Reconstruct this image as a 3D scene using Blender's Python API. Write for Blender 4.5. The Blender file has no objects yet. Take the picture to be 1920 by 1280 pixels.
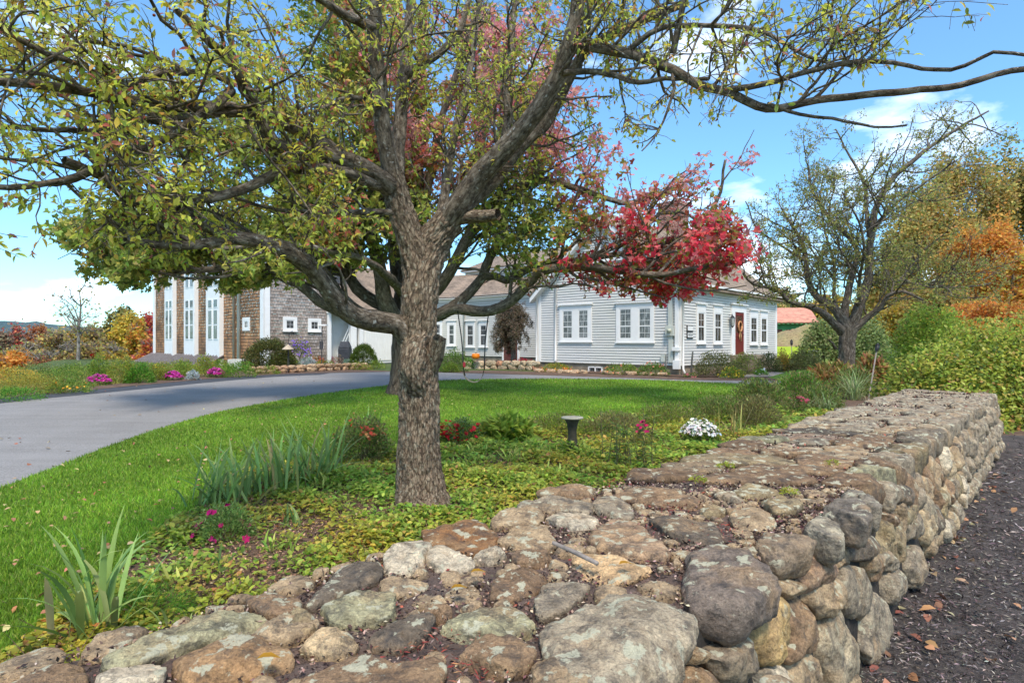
import bpy, math, random
import numpy as np
from mathutils import Vector
from mathutils.geometry import delaunay_2d_cdt

S = bpy.context.scene
COL = S.collection
F = 1091.0            # focal length in photograph pixels (1920 wide)
CZ = 1.6

# ------------------------------------------------------------------ camera, sky, sun
cam = bpy.data.cameras.new('camera'); camo = bpy.data.objects.new('camera', cam); COL.objects.link(camo)
cam.sensor_width = 36.0; cam.lens = F / 1920 * 36.0; cam.clip_start = 0.05; cam.clip_end = 6000
camo.location = (0, 0, CZ); camo.rotation_euler = (math.radians(90), 0, 0)
S.camera = camo
S.view_settings.view_transform = 'Standard'; S.view_settings.look = 'None'
S.view_settings.gamma = 1.0; S.view_settings.exposure = 1.04
SUN_EL, SUN_AZ = 57.0, 169.0          # azimuth measured from +Y (view direction) clockwise
W = bpy.data.worlds.new('World'); S.world = W; W.use_nodes = True
wn, wl = W.node_tree.nodes, W.node_tree.links
wn.clear()
def nd(nodes, t, **k):
    n = nodes.new(t)
    for a, b in k.items():
        if a == 'inp':
            for i, v in b.items(): n.inputs[i].default_value = v
        else: setattr(n, a, b)
    return n
sky = nd(wn, 'ShaderNodeTexSky', sky_type='NISHITA', sun_disc=False, altitude=200, air_density=1.0, dust_density=0.6, ozone_density=2.0)
sky.sun_elevation = math.radians(SUN_EL); sky.sun_rotation = math.radians(SUN_AZ)
tc = nd(wn, 'ShaderNodeTexCoord')
mp = nd(wn, 'ShaderNodeMapping'); mp.inputs['Scale'].default_value = (1, 1, 2.4); mp.inputs['Location'].default_value = (0.9, 0.35, 0.4)
nz = nd(wn, 'ShaderNodeTexNoise', inp={'Scale': 2.6, 'Detail': 9.0, 'Roughness': 0.55, 'Distortion': 0.25})
cr = nd(wn, 'ShaderNodeValToRGB'); cr.color_ramp.elements[0].position = 0.54; cr.color_ramp.elements[1].position = 0.72
nz2 = nd(wn, 'ShaderNodeTexNoise', inp={'Scale': 9.0, 'Detail': 6.0, 'Roughness': 0.6})
cr2 = nd(wn, 'ShaderNodeValToRGB'); cr2.color_ramp.elements[0].color = (6.3, 6.9, 7.9, 1); cr2.color_ramp.elements[1].color = (8.3, 8.5, 8.8, 1)
cr2.color_ramp.elements[0].position = .35; cr2.color_ramp.elements[1].position = .6
# low bank of cloud towards the horizon
sx = nd(wn, 'ShaderNodeSeparateXYZ')
mr = nd(wn, 'ShaderNodeMapRange', inp={1: 0.0, 2: 0.22, 3: 0.02, 4: 0.0})
ad = nd(wn, 'ShaderNodeMath', operation='ADD')
mix = nd(wn, 'ShaderNodeMixRGB')
hs = nd(wn, 'ShaderNodeHueSaturation', inp={'Saturation': 1.2, 'Value': .94})
tint = nd(wn, 'ShaderNodeMixRGB', blend_type='MULTIPLY', inp={0: 1.0, 2: (1.14, 1.14, 1.04, 1)})
bg = nd(wn, 'ShaderNodeBackground', inp={'Strength': 0.15})
wo = nd(wn, 'ShaderNodeOutputWorld')
wl.new(tc.outputs['Generated'], mp.inputs[0]); wl.new(mp.outputs[0], nz.inputs['Vector']); wl.new(mp.outputs[0], nz2.inputs['Vector'])
wl.new(tc.outputs['Generated'], sx.inputs[0]); wl.new(sx.outputs[2], mr.inputs[0])
last = nz.outputs[0]
for (du, dv, rr_, st_) in ((150, 545, .24, .20), (1560, 110, .24, .10), (1160, 340, .16, .10), (1330, 470, .22, .06), (1500, 300, .25, -.10), (20, 430, .22, -.12)):
    dvec = Vector(((du - 960) / F, 1, (640 - dv) / F)).normalized()
    vd = nd(wn, 'ShaderNodeVectorMath', operation='DISTANCE'); vd.inputs[1].default_value = dvec; wl.new(tc.outputs['Generated'], vd.inputs[0])
    m_ = nd(wn, 'ShaderNodeMapRange', inp={1: 0.0, 2: rr_, 3: st_, 4: 0.0}); wl.new(vd.outputs['Value'], m_.inputs[0])
    a_ = nd(wn, 'ShaderNodeMath', operation='ADD'); wl.new(last, a_.inputs[0]); wl.new(m_.outputs[0], a_.inputs[1]); last = a_.outputs[0]
wl.new(last, ad.inputs[0]); wl.new(mr.outputs[0], ad.inputs[1]); wl.new(ad.outputs[0], cr.inputs[0])
hz_ = nd(wn, 'ShaderNodeMapRange', inp={1: 0.0, 2: 0.45, 3: 1.0, 4: 0.0}); wl.new(sx.outputs[2], hz_.inputs[0])
deep = nd(wn, 'ShaderNodeMixRGB', blend_type='MULTIPLY', inp={2: (.50, .76, .98, 1)}); wl.new(hz_.outputs[0], deep.inputs[0])
wl.new(nz2.outputs[0], cr2.inputs[0])
wl.new(sky.outputs[0], hs.inputs['Color']); wl.new(hs.outputs[0], deep.inputs[1]); wl.new(deep.outputs[0], tint.inputs[1])
wl.new(cr.outputs[0], mix.inputs[0]); wl.new(tint.outputs[0], mix.inputs[1]); wl.new(cr2.outputs[0], mix.inputs[2])
wl.new(mix.outputs[0], bg.inputs[0]); wl.new(bg.outputs[0], wo.inputs[0])
sl = bpy.data.lights.new('sun', 'SUN'); so = bpy.data.objects.new('sun', sl); COL.objects.link(so)
sl.energy = 2.1; sl.angle = math.radians(12); sl.color = (1.0, 0.91, 0.78)
az, el = math.radians(SUN_AZ), math.radians(SUN_EL)
sd = Vector((math.sin(az) * math.cos(el), math.cos(az) * math.cos(el), math.sin(el)))
so.rotation_euler = sd.to_track_quat('Z', 'Y').to_euler(); so.location = (0, 0, 60)
S.cycles.max_bounces = 6; S.cycles.diffuse_bounces = 3; S.cycles.glossy_bounces = 2
S.cycles.transmission_bounces = 4; S.cycles.transparent_max_bounces = 6
S.cycles.use_adaptive_sampling = True; S.cycles.adaptive_threshold = 0.02; S.cycles.use_denoising = True

# ------------------------------------------------------------------ helpers
def nrm(v):
    v = np.asarray(v, float); return v / np.maximum(np.linalg.norm(v, axis=-1, keepdims=True), 1e-9)
def sstep(a, b, x):
    t = np.clip((x - a) / (b - a), 0, 1); return t * t * (3 - 2 * t)
def gz(x, y):
    x = np.asarray(x, float); y = np.asarray(y, float)
    z = 0.25 * sstep(5, 24, y) + 0.15 * sstep(6, 12, x) * sstep(14, 20, y) + 0.75 * sstep(30, 48, y) * sstep(8, 16, x)
    edge = -15.5 - np.maximum(0, y - 20) * 0.75
    d = np.maximum(0, edge - x)
    z = z - 22 * (1 - np.exp(-d / 55.0)) * sstep(0, 6, d)
    back = np.maximum(0, y - 70)
    z = z - 12 * (1 - np.exp(-back / 120.0))
    return z
def P(u, v, D): return np.array([(u - 960) / F * D, D, CZ - (v - 640) / F * D])
def G(u, v, off=0.0):
    D = CZ * F / (v - 640.0)
    for _ in range(30):
        D = 0.5 * D + 0.5 * (CZ - float(gz((u - 960) / F * D, D)) - off) * F / (v - 640.0)
    return np.array([(u - 960) / F * D, D, float(gz((u - 960) / F * D, D)) + off])
def tag(o, label=None, cat=None, group=None, kind=None):
    if label: o['label'] = label
    if cat: o['category'] = cat
    if group: o['group'] = group
    if kind: o['kind'] = kind
    return o
def empty(name, loc, label, cat, group=None):
    o = bpy.data.objects.new(name, None); COL.objects.link(o); o.location = tuple(float(c) for c in loc)
    o.empty_display_size = 0.2
    return tag(o, label, cat, group)
def link(name, me, parent=None, mats=None, smooth=True, color=None):
    o = bpy.data.objects.new(name, me); COL.objects.link(o)
    for m in (mats if isinstance(mats, (list, tuple)) else [mats]):
        if m: me.materials.append(m)
    if smooth is not None: me.shade_smooth() if smooth else me.shade_flat()
    if color is not None: o.color = (*color, 1)
    if parent:
        o.parent = parent
        o.matrix_parent_inverse = parent.matrix_basis.inverted()
    return o
def npmesh(name, V, faces, k, attrs=None):
    """V (N,3), faces (M,k) int array -> mesh"""
    me = bpy.data.meshes.new(name); V = np.ascontiguousarray(V, np.float32); faces = np.ascontiguousarray(faces, np.int32)
    me.vertices.add(len(V)); me.vertices.foreach_set('co', V.ravel())
    M = len(faces); me.loops.add(M * k); me.loops.foreach_set('vertex_index', faces.ravel())
    me.polygons.add(M); me.polygons.foreach_set('loop_start', np.arange(0, M * k, k, dtype=np.int32))
    try: me.polygons.foreach_set('loop_total', np.full(M, k, np.int32))
    except Exception: pass
    me.update(calc_edges=True)
    for an, (ty, arr) in (attrs or {}).items():
        a = me.attributes.new(an, ty, 'POINT')
        a.data.foreach_set('color' if ty == 'FLOAT_COLOR' else ('vector' if ty == 'FLOAT_VECTOR' else 'value'), np.ascontiguousarray(arr, np.float32).ravel())
    return me
class MB:
    def __init__(s): s.v = []; s.f = []
    def quad(s, pts):
        n = len(s.v); s.v += [tuple(p) for p in pts]; s.f.append(tuple(range(n, n + len(pts))))
    def hexa(s, c):
        n = len(s.v); s.v += [tuple(p) for p in c]
        for f in ((0, 3, 2, 1), (4, 5, 6, 7), (0, 1, 5, 4), (1, 2, 6, 5), (2, 3, 7, 6), (3, 0, 4, 7)): s.f.append(tuple(n + i for i in f))
    def box(s, x0, x1, y0, y1, z0, z1): s.hexa([(x0, y0, z0), (x1, y0, z0), (x1, y1, z0), (x0, y1, z0), (x0, y0, z1), (x1, y0, z1), (x1, y1, z1), (x0, y1, z1)])
    def lathe(s, c, prof, seg=16, ax=None):
        n = len(s.v); c = np.array(c, float)
        for r, z in prof:
            for i in range(seg):
                a = 2 * math.pi * i / seg; s.v.append((c[0] + r * math.cos(a), c[1] + r * math.sin(a), c[2] + z))
        for j in range(len(prof) - 1):
            for i in range(seg):
                s.f.append((n + j * seg + i, n + j * seg + (i + 1) % seg, n + (j + 1) * seg + (i + 1) % seg, n + (j + 1) * seg + i))
        s.f.append(tuple(n + i for i in range(seg))[::-1]); s.f.append(tuple(n + (len(prof) - 1) * seg + i for i in range(seg)))
    def tube(s, pts, r, seg=8):
        V, Fc, _ = tube_arr(np.array(pts, float), np.full(len(pts), r) if np.isscalar(r) else np.array(r), seg)
        n = len(s.v); s.v += [tuple(p) for p in V]; s.f += [tuple(int(i) + n for i in f) for f in Fc]
        s.f.append(tuple(n + i for i in range(seg))); s.f.append(tuple(n + len(V) - seg + i for i in range(seg)))
    def build(s, name, mats, parent=None, smooth=False, bevel=0, color=None):
        me = bpy.data.meshes.new(name); me.from_pydata([tuple(map(float, v)) for v in s.v], [], s.f); me.update()
        o = link(name, me, parent, mats, smooth, color)
        if bevel:
            b = o.modifiers.new('bevel', 'BEVEL'); b.width = bevel; b.segments = 2; b.limit_method = 'ANGLE'
        return o
def tube_arr(p, r, seg=8, jitter=None):
    n = len(p); t = np.zeros((n, 3)); t[1:-1] = p[2:] - p[:-2]; t[0] = p[1] - p[0]; t[-1] = p[-1] - p[-2]; t = nrm(t)
    ref = np.array([0.31, 0.93, 0.2]) if abs(t[n // 2] @ nrm([0.31, 0.93, 0.2])) < 0.85 else np.array([1.0, 0.1, 0.2])
    s1 = nrm(np.cross(t, ref)); s2 = np.cross(t, s1)
    a = np.linspace(0, 2 * math.pi, seg, endpoint=False)
    ca, sa = np.cos(a), np.sin(a)
    rr = r[:, None] * (np.ones((n, seg)) if jitter is None else jitter)
    V = p[:, None, :] + rr[:, :, None] * (ca[None, :, None] * s1[:, None, :] + sa[None, :, None] * s2[:, None, :])
    L = np.concatenate([[0], np.cumsum(np.linalg.norm(np.diff(p, axis=0), axis=1))])
    B = np.stack([np.broadcast_to(ca, (n, seg)) * r[:, None], np.broadcast_to(sa, (n, seg)) * r[:, None], np.broadcast_to(L[:, None], (n, seg))], -1)
    i = np.arange(n - 1)[:, None] * seg; j = np.arange(seg)[None, :]; k = (np.arange(seg) + 1)[None, :] % seg
    Fc = np.stack([i + j, i + k, i + seg + k, i + seg + j], -1).reshape(-1, 4)
    return V.reshape(-1, 3), Fc, B.reshape(-1, 3)
def tubes_mesh(name, tubes):
    Vs, Fs, Bs = [], [], []; n = 0
    for q, (p, r, seg, jit) in enumerate(tubes):
        V, Fc, B = tube_arr(p, r, seg, jit); B = B + np.array([(q * 1.37) % 7, (q * 2.11) % 5, (q * 3.3) % 11])
        Vs.append(V); Fs.append(Fc + n); Bs.append(B); n += len(V)
    return npmesh(name, np.concatenate(Vs), np.concatenate(Fs), 4, {'bk': ('FLOAT_VECTOR', np.concatenate(Bs))})
def spline(pts, step):
    """Catmull-Rom through pts (N,k) resampled about every step"""
    p = np.array(pts, float); p = np.vstack([2 * p[0] - p[1], p, 2 * p[-1] - p[-2]]); out = []
    for i in range(1, len(p) - 2):
        m = max(1, int(np.linalg.norm(p[i + 1][:3] - p[i][:3]) / step))
        t = (np.arange(m) / m)[:, None]
        out.append(0.5 * ((2 * p[i]) + (-p[i - 1] + p[i + 1]) * t + (2 * p[i - 1] - 5 * p[i] + 4 * p[i + 1] - p[i + 2]) * t ** 2 + (-p[i - 1] + 3 * p[i] - 3 * p[i + 1] + p[i + 2]) * t ** 3))
    out.append(p[-2][None]); return np.vstack(out)
def palette(rng, cols, n, w=None, jit=0.18):
    c = np.array(cols, float); w = np.array(w, float) / np.sum(w) if w is not None else None
    k = rng.choice(len(c), n, p=w); out = c[k] * (1 + jit * rng.standard_normal((n, 1))) * (1 + 0.08 * rng.standard_normal((n, 3)))
    return np.clip(out, 0.004, 0.95)
def leafmesh(name, pos, d, up, L, Wd, col, style='quad', rng=None):
    """leaves: pos base, d direction, up normal"""
    n = len(pos); d = nrm(d); s = nrm(np.cross(d, up)); u = np.cross(s, d)
    L = np.broadcast_to(L, n)[:, None]; Wd = np.broadcast_to(Wd, n)[:, None]
    if style == 'quad':
        V = np.stack([pos, pos + d * L * .5 + s * Wd * .5 + u * L * .06, pos + d * L, pos + d * L * .45 - s * Wd * .5 + u * L * .06], 1)
        Fc = np.arange(4 * n).reshape(n, 4); k = 4
    elif style == 'tri':
        V = np.stack([pos - s * Wd * .5, pos + s * Wd * .5, pos + d * L], 1); Fc = np.arange(3 * n).reshape(n, 3); k = 3
    elif style == 'maple':   # five-lobed outline as three quads sharing the stalk end
        a = [(0, 0), (.42, -.12), (.50, .38), (.22, .42), (0, 1.0), (-.22, .42), (-.50, .38), (-.42, -.12)]
        V = np.stack([pos + d * L * y + s * Wd * x + u * L * (.12 * abs(x) * 2 - .1 * y * y) for x, y in a], 1)
        b = (np.arange(n) * 8)[:, None]
        Fc = np.stack([b + np.array([0, 1, 2, 3]), b + np.array([0, 3, 4, 5]), b + np.array([0, 5, 6, 7])], 1).reshape(-1, 4); k = 4
    elif style == 'fold':    # long folded, drooping leaf
        c = [(0, 0, 0), (.30, .28, .1), (.34, .6, .04), (0, 1.0, -.22), (-.34, .6, .04), (-.30, .28, .1), (0, .3, 0), (0, .65, -.07)]
        V = np.stack([pos + d * L * y + s * Wd * x * 1.5 + u * L * z for x, y, z in c], 1)
        b = (np.arange(n) * 8)[:, None]
        Fc = np.stack([b + np.array([0, 1, 6, 5]), b + np.array([6, 1, 2, 7]), b + np.array([5, 6, 7, 4]), b + np.array([7, 2, 3, 4])], 1).reshape(-1, 4); k = 4
    m = V.shape[1]; V = V.reshape(-1, 3)
    C = np.ones((n, m, 4)); C[:, :, :3] = col[:, None, :]
    return npmesh(name, V, Fc, k, {'col': ('FLOAT_COLOR', C.reshape(-1, 4))})
def inpoly(x, y, poly):
    poly = np.asarray(poly); c = np.zeros(len(x), bool); j = len(poly) - 1
    for i in range(len(poly)):
        xi, yi = poly[i][:2]; xj, yj = poly[j][:2]
        with np.errstate(divide='ignore', invalid='ignore'):
            c ^= ((yi > y) != (yj > y)) & (x < (xj - xi) * (y - yi) / (yj - yi + 1e-12) + xi)
        j = i
    return c
def unif_dir(rng, n): return nrm(rng.standard_normal((n, 3)))

_hr = np.random.default_rng(99); _HT = _hr.random(4096)
def vnoise(p):
    i = np.floor(p).astype(np.int64); f = p - i; f = f * f * (3 - 2 * f); out = 0
    for dx in (0, 1):
        for dy in (0, 1):
            for dz in (0, 1):
                h = ((i[:, 0] + dx) * 73856093 ^ (i[:, 1] + dy) * 19349663 ^ (i[:, 2] + dz) * 83492791) & 4095
                out = out + _HT[h] * np.where(dx, f[:, 0], 1 - f[:, 0]) * np.where(dy, f[:, 1], 1 - f[:, 1]) * np.where(dz, f[:, 2], 1 - f[:, 2])
    return out * 2 - 1
def fbm(p, octv=4, g=.55):
    a, out = 1.0, 0
    for k in range(octv): out = out + a * vnoise(p * 2.03 ** k + 17.3 * k); a *= g
    return out
# ------------------------------------------------------------------ materials
def newmat(name):
    m = bpy.data.materials.new(name); m.use_nodes = True; n = m.node_tree.nodes; n.clear()
    out = n.new('ShaderNodeOutputMaterial'); b = n.new('ShaderNodeBsdfPrincipled'); m.node_tree.links.new(b.outputs[0], out.inputs[0])
    b.inputs['Roughness'].default_value = 0.8; b.inputs['Specular IOR Level'].default_value = 0.3
    return m, n, m.node_tree.links, b, out
def noisecol(n, l, vec, scale, cols, pos=(.35, .65), detail=5, rough=.6):
    t = nd(n, 'ShaderNodeTexNoise', inp={'Scale': scale, 'Detail': detail, 'Roughness': rough})
    if vec: l.new(vec, t.inputs['Vector'])
    r = n.new('ShaderNodeValToRGB'); e = r.color_ramp.elements
    e[0].position = pos[0]; e[1].position = pos[1]; e[0].color = (*cols[0], 1); e[1].color = (*cols[-1], 1)
    for i, c in enumerate(cols[1:-1]):
        x = e.new(pos[0] + (pos[1] - pos[0]) * (i + 1) / (len(cols) - 1)); x.color = (*c, 1)
    l.new(t.outputs[0], r.inputs[0]); return r.outputs[0], t.outputs[0]
def bump(n, l, b, h, strength=.5, dist=.01, prev=None):
    bp = nd(n, 'ShaderNodeBump', inp={'Strength': strength, 'Distance': dist}); l.new(h, bp.inputs['Height'])
    if prev: l.new(prev, bp.inputs['Normal'])
    l.new(bp.outputs[0], b.inputs['Normal']); return bp.outputs[0]
def plain(name, col, rough=.6, var=.12, scale=3.0, bs=0.0, metal=0.0, spec=.3):
    m, n, l, b, o = newmat(name); t = n.new('ShaderNodeTexCoord')
    c0 = tuple(c * (1 - var) for c in col); c1 = tuple(min(1, c * (1 + var)) for c in col)
    c, h = noisecol(n, l, t.outputs['Object'], scale, [c0, c1], (.3, .7)); l.new(c, b.inputs['Base Color'])
    b.inputs['Roughness'].default_value = rough; b.inputs['Metallic'].default_value = metal; b.inputs['Specular IOR Level'].default_value = spec
    if bs:
        _, h2 = noisecol(n, l, t.outputs['Object'], scale * 12, [(0, 0, 0), (1, 1, 1)]); bump(n, l, b, h2, bs, .01)
    return m
def leafmat(name, trans=.38, rough=.5, spec=.35):
    m, n, l, b, o = newmat(name); a = nd(n, 'ShaderNodeAttribute', attribute_name='col'); l.new(a.outputs['Color'], b.inputs['Base Color'])
    b.inputs['Roughness'].default_value = rough; b.inputs['Specular IOR Level'].default_value = spec
    t = n.new('ShaderNodeBsdfTranslucent'); l.new(a.outputs['Color'], t.inputs[0])
    mx = nd(n, 'ShaderNodeMixShader', inp={0: trans}); l.new(b.outputs[0], mx.inputs[1]); l.new(t.outputs[0], mx.inputs[2]); l.new(mx.outputs[0], o.inputs[0])
    return m
LEAF = leafmat('leaf', .56); PETAL = leafmat('petal', .25, .6, .2); BLADE = leafmat('grass_blade', .3, .55, .25); LITTER = leafmat('litter', .08, .85, .15)
def barkmat(name, cols, sc=(38, 38, 9), bs=1.0, dist=.02, lich=None, detail=7):
    m, n, l, b, o = newmat(name); a = nd(n, 'ShaderNodeAttribute', attribute_name='bk')
    mp = n.new('ShaderNodeMapping'); mp.inputs['Scale'].default_value = sc; l.new(a.outputs['Vector'], mp.inputs[0])
    c, h = noisecol(n, l, mp.outputs[0], 1.0, cols, (.32, .68), detail, .62)
    v = nd(n, 'ShaderNodeTexVoronoi', feature='DISTANCE_TO_EDGE', inp={'Scale': .75}); 
    nz = nd(n, 'ShaderNodeTexNoise', inp={'Scale': 1.6, 'Detail': 4}); l.new(mp.outputs[0], nz.inputs['Vector'])
    ad = nd(n, 'ShaderNodeMixRGB', blend_type='ADD', inp={0: .9}); l.new(mp.outputs[0], ad.inputs[1]); sc_ = nd(n, 'ShaderNodeVectorMath', operation='SCALE'); sc_.inputs[3].default_value = 1.9; l.new(nz.outputs['Color'], sc_.inputs[0]); l.new(sc_.outputs[0], ad.inputs[2]); l.new(ad.outputs[0], v.inputs['Vector'])
    r = n.new('ShaderNodeValToRGB'); r.color_ramp.elements[0].position = 0.0; r.color_ramp.elements[1].position = .10
    r.color_ramp.elements[0].color = (.35, .33, .31, 1); l.new(v.outputs['Distance'], r.inputs[0])
    mu = nd(n, 'ShaderNodeMixRGB', blend_type='MULTIPLY', inp={0: .6}); l.new(c, mu.inputs[1]); l.new(r.outputs[0], mu.inputs[2])
    last = mu.outputs[0]
    if lich:
        t = n.new('ShaderNodeTexCoord'); lc, lh = noisecol(n, l, t.outputs['Object'], lich[1], [(0, 0, 0), (1, 1, 1)], (.60, .70), 8, .65)
        x = n.new('ShaderNodeMixRGB'); l.new(lc, x.inputs[0]); l.new(last, x.inputs[1]); x.inputs[2].default_value = (*lich[0], 1); last = x.outputs[0]
    l.new(last, b.inputs['Base Color']); b.inputs['Roughness'].default_value = .9
    p = bump(n, l, b, h, bs * .7, dist); bump(n, l, b, r.outputs[0], bs, dist, p)
    return m
BARK_A = barkmat('crabapple_bark', [(.085, .055, .035), (.17, .118, .078), (.26, .195, .13), (.36, .30, .215)], (44, 44, 15), .9, .02, ((.36, .37, .28), 14))
BARK_AB = barkmat('crabapple_limb_bark', [(.045, .032, .022), (.105, .078, .052), (.19, .15, .108), (.30, .25, .19)], (26, 26, 12), .8, .01, ((.42, .42, .38), 22))
BARK_B = barkmat('maple_bark', [(.05, .036, .025), (.12, .09, .063), (.20, .16, .115)], (22, 22, 3.5), 1.0, .03)
BARK_BL = barkmat('maple_limb_bark', [(.06, .045, .034), (.14, .11, .08), (.26, .215, .165)], (18, 18, 8), .7, .01, ((.36, .37, .33), 6))
BARK_C = barkmat('apple_bark', [(.06, .045, .035), (.15, .12, .09), (.26, .22, .18)], (24, 24, 8), .8, .02)
BARK_F = barkmat('forest_bark', [(.12, .10, .085), (.25, .22, .19), (.38, .35, .31)], (10, 10, 3), .4, .02)
def stonemat(name):
    m, n, l, b, o = newmat(name); oi = n.new('ShaderNodeObjectInfo'); t = n.new('ShaderNodeTexCoord')
    ad = nd(n, 'ShaderNodeVectorMath', operation='ADD'); cx = nd(n, 'ShaderNodeCombineXYZ')
    mu = nd(n, 'ShaderNodeMath', operation='MULTIPLY', inp={1: 37.0}); l.new(oi.outputs['Random'], mu.inputs[0]); l.new(mu.outputs[0], cx.inputs[0]); l.new(mu.outputs[0], cx.inputs[2])
    l.new(t.outputs['Object'], ad.inputs[0]); l.new(cx.outputs[0], ad.inputs[1]); v = ad.outputs[0]
    c1, h1 = noisecol(n, l, v, 13, [(.55, .46, .36), (1.12, .97, .78), (1.65, 1.42, 1.10)], (.32, .68), 6, .65)
    m1 = nd(n, 'ShaderNodeMixRGB', blend_type='MULTIPLY', inp={0: 1.0}); l.new(oi.outputs['Color'], m1.inputs[1]); l.new(c1, m1.inputs[2])
    # rusty tan patches
    c2, h2 = noisecol(n, l, v, 5.5, [(0, 0, 0), (1, 1, 1)], (.50, .66), 5, .6)
    m2 = nd(n, 'ShaderNodeMixRGB', inp={2: (.42, .27, .14, 1)}); f2 = nd(n, 'ShaderNodeMath', operation='MULTIPLY', inp={1: .6}); l.new(c2, f2.inputs[0]); l.new(f2.outputs[0], m2.inputs[0]); l.new(m1.outputs[0], m2.inputs[1])
    # speckle
    c3, h3 = noisecol(n, l, v, 110, [(.45, .43, .41), (1.0, 1.0, 1.0), (1.5, 1.5, 1.45)], (.3, .7), 4, .7)
    m3 = nd(n, 'ShaderNodeMixRGB', blend_type='MULTIPLY', inp={0: .75}); l.new(m2.outputs[0], m3.inputs[1]); l.new(c3, m3.inputs[2])
    # dark weather stains
    c5, h5 = noisecol(n, l, v, 14, [(0, 0, 0), (1, 1, 1)], (.50, .62), 8, .72)
    m5 = nd(n, 'ShaderNodeMixRGB', inp={2: (.055, .05, .048, 1)}); f5 = nd(n, 'ShaderNodeMath', operation='MULTIPLY', inp={1: .62}); l.new(c5, f5.inputs[0]); l.new(f5.outputs[0], m5.inputs[0]); l.new(m3.outputs[0], m5.inputs[1])
    # pale lichen on upward faces
    g = n.new('ShaderNodeNewGeometry'); sp = n.new('ShaderNodeSeparateXYZ'); l.new(g.outputs['Normal'], sp.inputs[0])
    up = nd(n, 'ShaderNodeMapRange', inp={1: .0, 2: .7, 3: 0.0, 4: 1.0}); l.new(sp.outputs[2], up.inputs[0])
    c4, h4 = noisecol(n, l, v, 16, [(0, 0, 0), (1, 1, 1)], (.57, .60), 7, .6)
    f4 = nd(n, 'ShaderNodeMath', operation='MULTIPLY'); l.new(c4, f4.inputs[0]); l.new(up.outputs[0], f4.inputs[1])
    m4 = nd(n, 'ShaderNodeMixRGB', inp={2: (.56, .53, .37, 1)}); f6 = nd(n, 'ShaderNodeMath', operation='MULTIPLY', inp={1: .8}); l.new(f4.outputs[0], f6.inputs[0]); l.new(f6.outputs[0], m4.inputs[0]); l.new(m5.outputs[0], m4.inputs[1])
    l.new(m4.outputs[0], b.inputs['Base Color']); b.inputs['Roughness'].default_value = .82
    p = bump(n, l, b, h1, 1.0, .035); c7, h7 = noisecol(n, l, v, 45, [(0, 0, 0), (1, 1, 1)], detail=8, rough=.7); p = bump(n, l, b, h7, 1.0, .014, p)
    return m
STONE = stonemat('fieldstone')
def siding(name, col, rough=.55, stain=None):
    m, n, l, b, o = newmat(name); t = n.new('ShaderNodeTexCoord')
    mp = n.new('ShaderNodeMapping'); mp.inputs['Scale'].default_value = (.8, .8, 9); l.new(t.outputs['Object'], mp.inputs[0])
    c, h = noisecol(n, l, mp.outputs[0], 1.2, [tuple(c * .93 for c in col), col, tuple(min(1, c * 1.05) for c in col)], (.3, .7), 6)
    last = c
    if stain:
        sc, sh = noisecol(n, l, t.outputs['Object'], .35, [(0, 0, 0), (1, 1, 1)], (.42, .7), 4)
        x = nd(n, 'ShaderNodeMixRGB', inp={2: (*stain, 1)}); f = nd(n, 'ShaderNodeMath', operation='MULTIPLY', inp={1: .6}); l.new(sc, f.inputs[0]); l.new(f.outputs[0], x.inputs[0]); l.new(c, x.inputs[1]); last = x.outputs[0]
    l.new(last, b.inputs['Base Color']); b.inputs['Roughness'].default_value = rough; return m
SIDE = siding('clapboard_paint', (.66, .635, .60), .55, (.62, .62, .50))
LAP_SHADE = plain('lap_shade', (.17, .17, .175), .9, .3, 1.5)  # dark colour painting in the shadow line under each clapboard lap
TRIM = plain('white_trim', (.84, .82, .79), .5, .04)
TRIM2 = plain('beige_trim', (.55, .56, .50), .5, .05)
WHITEDOOR = plain('white_boards', (.78, .76, .72), .5, .04)
BLACK = plain('black_plastic', (.022, .022, .024), .45, .1)
DARKM = plain('dark_metal', (.03, .035, .04), .4, .1, metal=.6)
CONC = plain('foundation_stone', (.27, .22, .16), .9, .35, 2.5, .6)
def brickmat(name, c1, c2, mortar, scale, bw=.5, rh=.25, rough=.9, bs=.6, ms=.012, wet=None, map_rot=None):
    m, n, l, b, o = newmat(name); a = nd(n, 'ShaderNodeAttribute', attribute_name='wuv')
    br = nd(n, 'ShaderNodeTexBrick', inp={'Color1': (*c1, 1), 'Color2': (*c2, 1), 'Mortar': (*mortar, 1), 'Scale': scale, 'Mortar Size': ms, 'Brick Width': bw, 'Row Height': rh, 'Bias': 0.0})
    l.new(a.outputs['Vector'], br.inputs['Vector'])
    c, h = noisecol(n, l, a.outputs['Vector'], 1.6, [(.55, .55, .55), (1, 1, 1), (1.35, 1.3, 1.25)], (.3, .7), 6)
    mu = nd(n, 'ShaderNodeMixRGB', blend_type='MULTIPLY', inp={0: .85}); l.new(br.outputs[0], mu.inputs[1]); l.new(c, mu.inputs[2]); last = mu.outputs[0]
    if wet:
        sc, sh = noisecol(n, l, a.outputs['Vector'], .45, [(0, 0, 0), (1, 1, 1)], (.45, .6), 6)
        x = nd(n, 'ShaderNodeMixRGB', blend_type='MULTIPLY', inp={2: (*wet, 1)}); l.new(sc, x.inputs[0]); l.new(last, x.inputs[1]); last = x.outputs[0]
    l.new(last, b.inputs['Base Color']); b.inputs['Roughness'].default_value = rough
    iv = nd(n, 'ShaderNodeMath', operation='SUBTRACT', inp={0: 1.0}); l.new(br.outputs['Fac'], iv.inputs[1]); bump(n, l, b, iv.outputs[0], bs, .02)
    return m
SH_BROWN = brickmat('brown_shingle', (.50, .25, .11), (.26, .15, .09), (.03, .02, .015), 1.0, .16, .17, .9, .6, .006, (.55, .60, .66))
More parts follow.
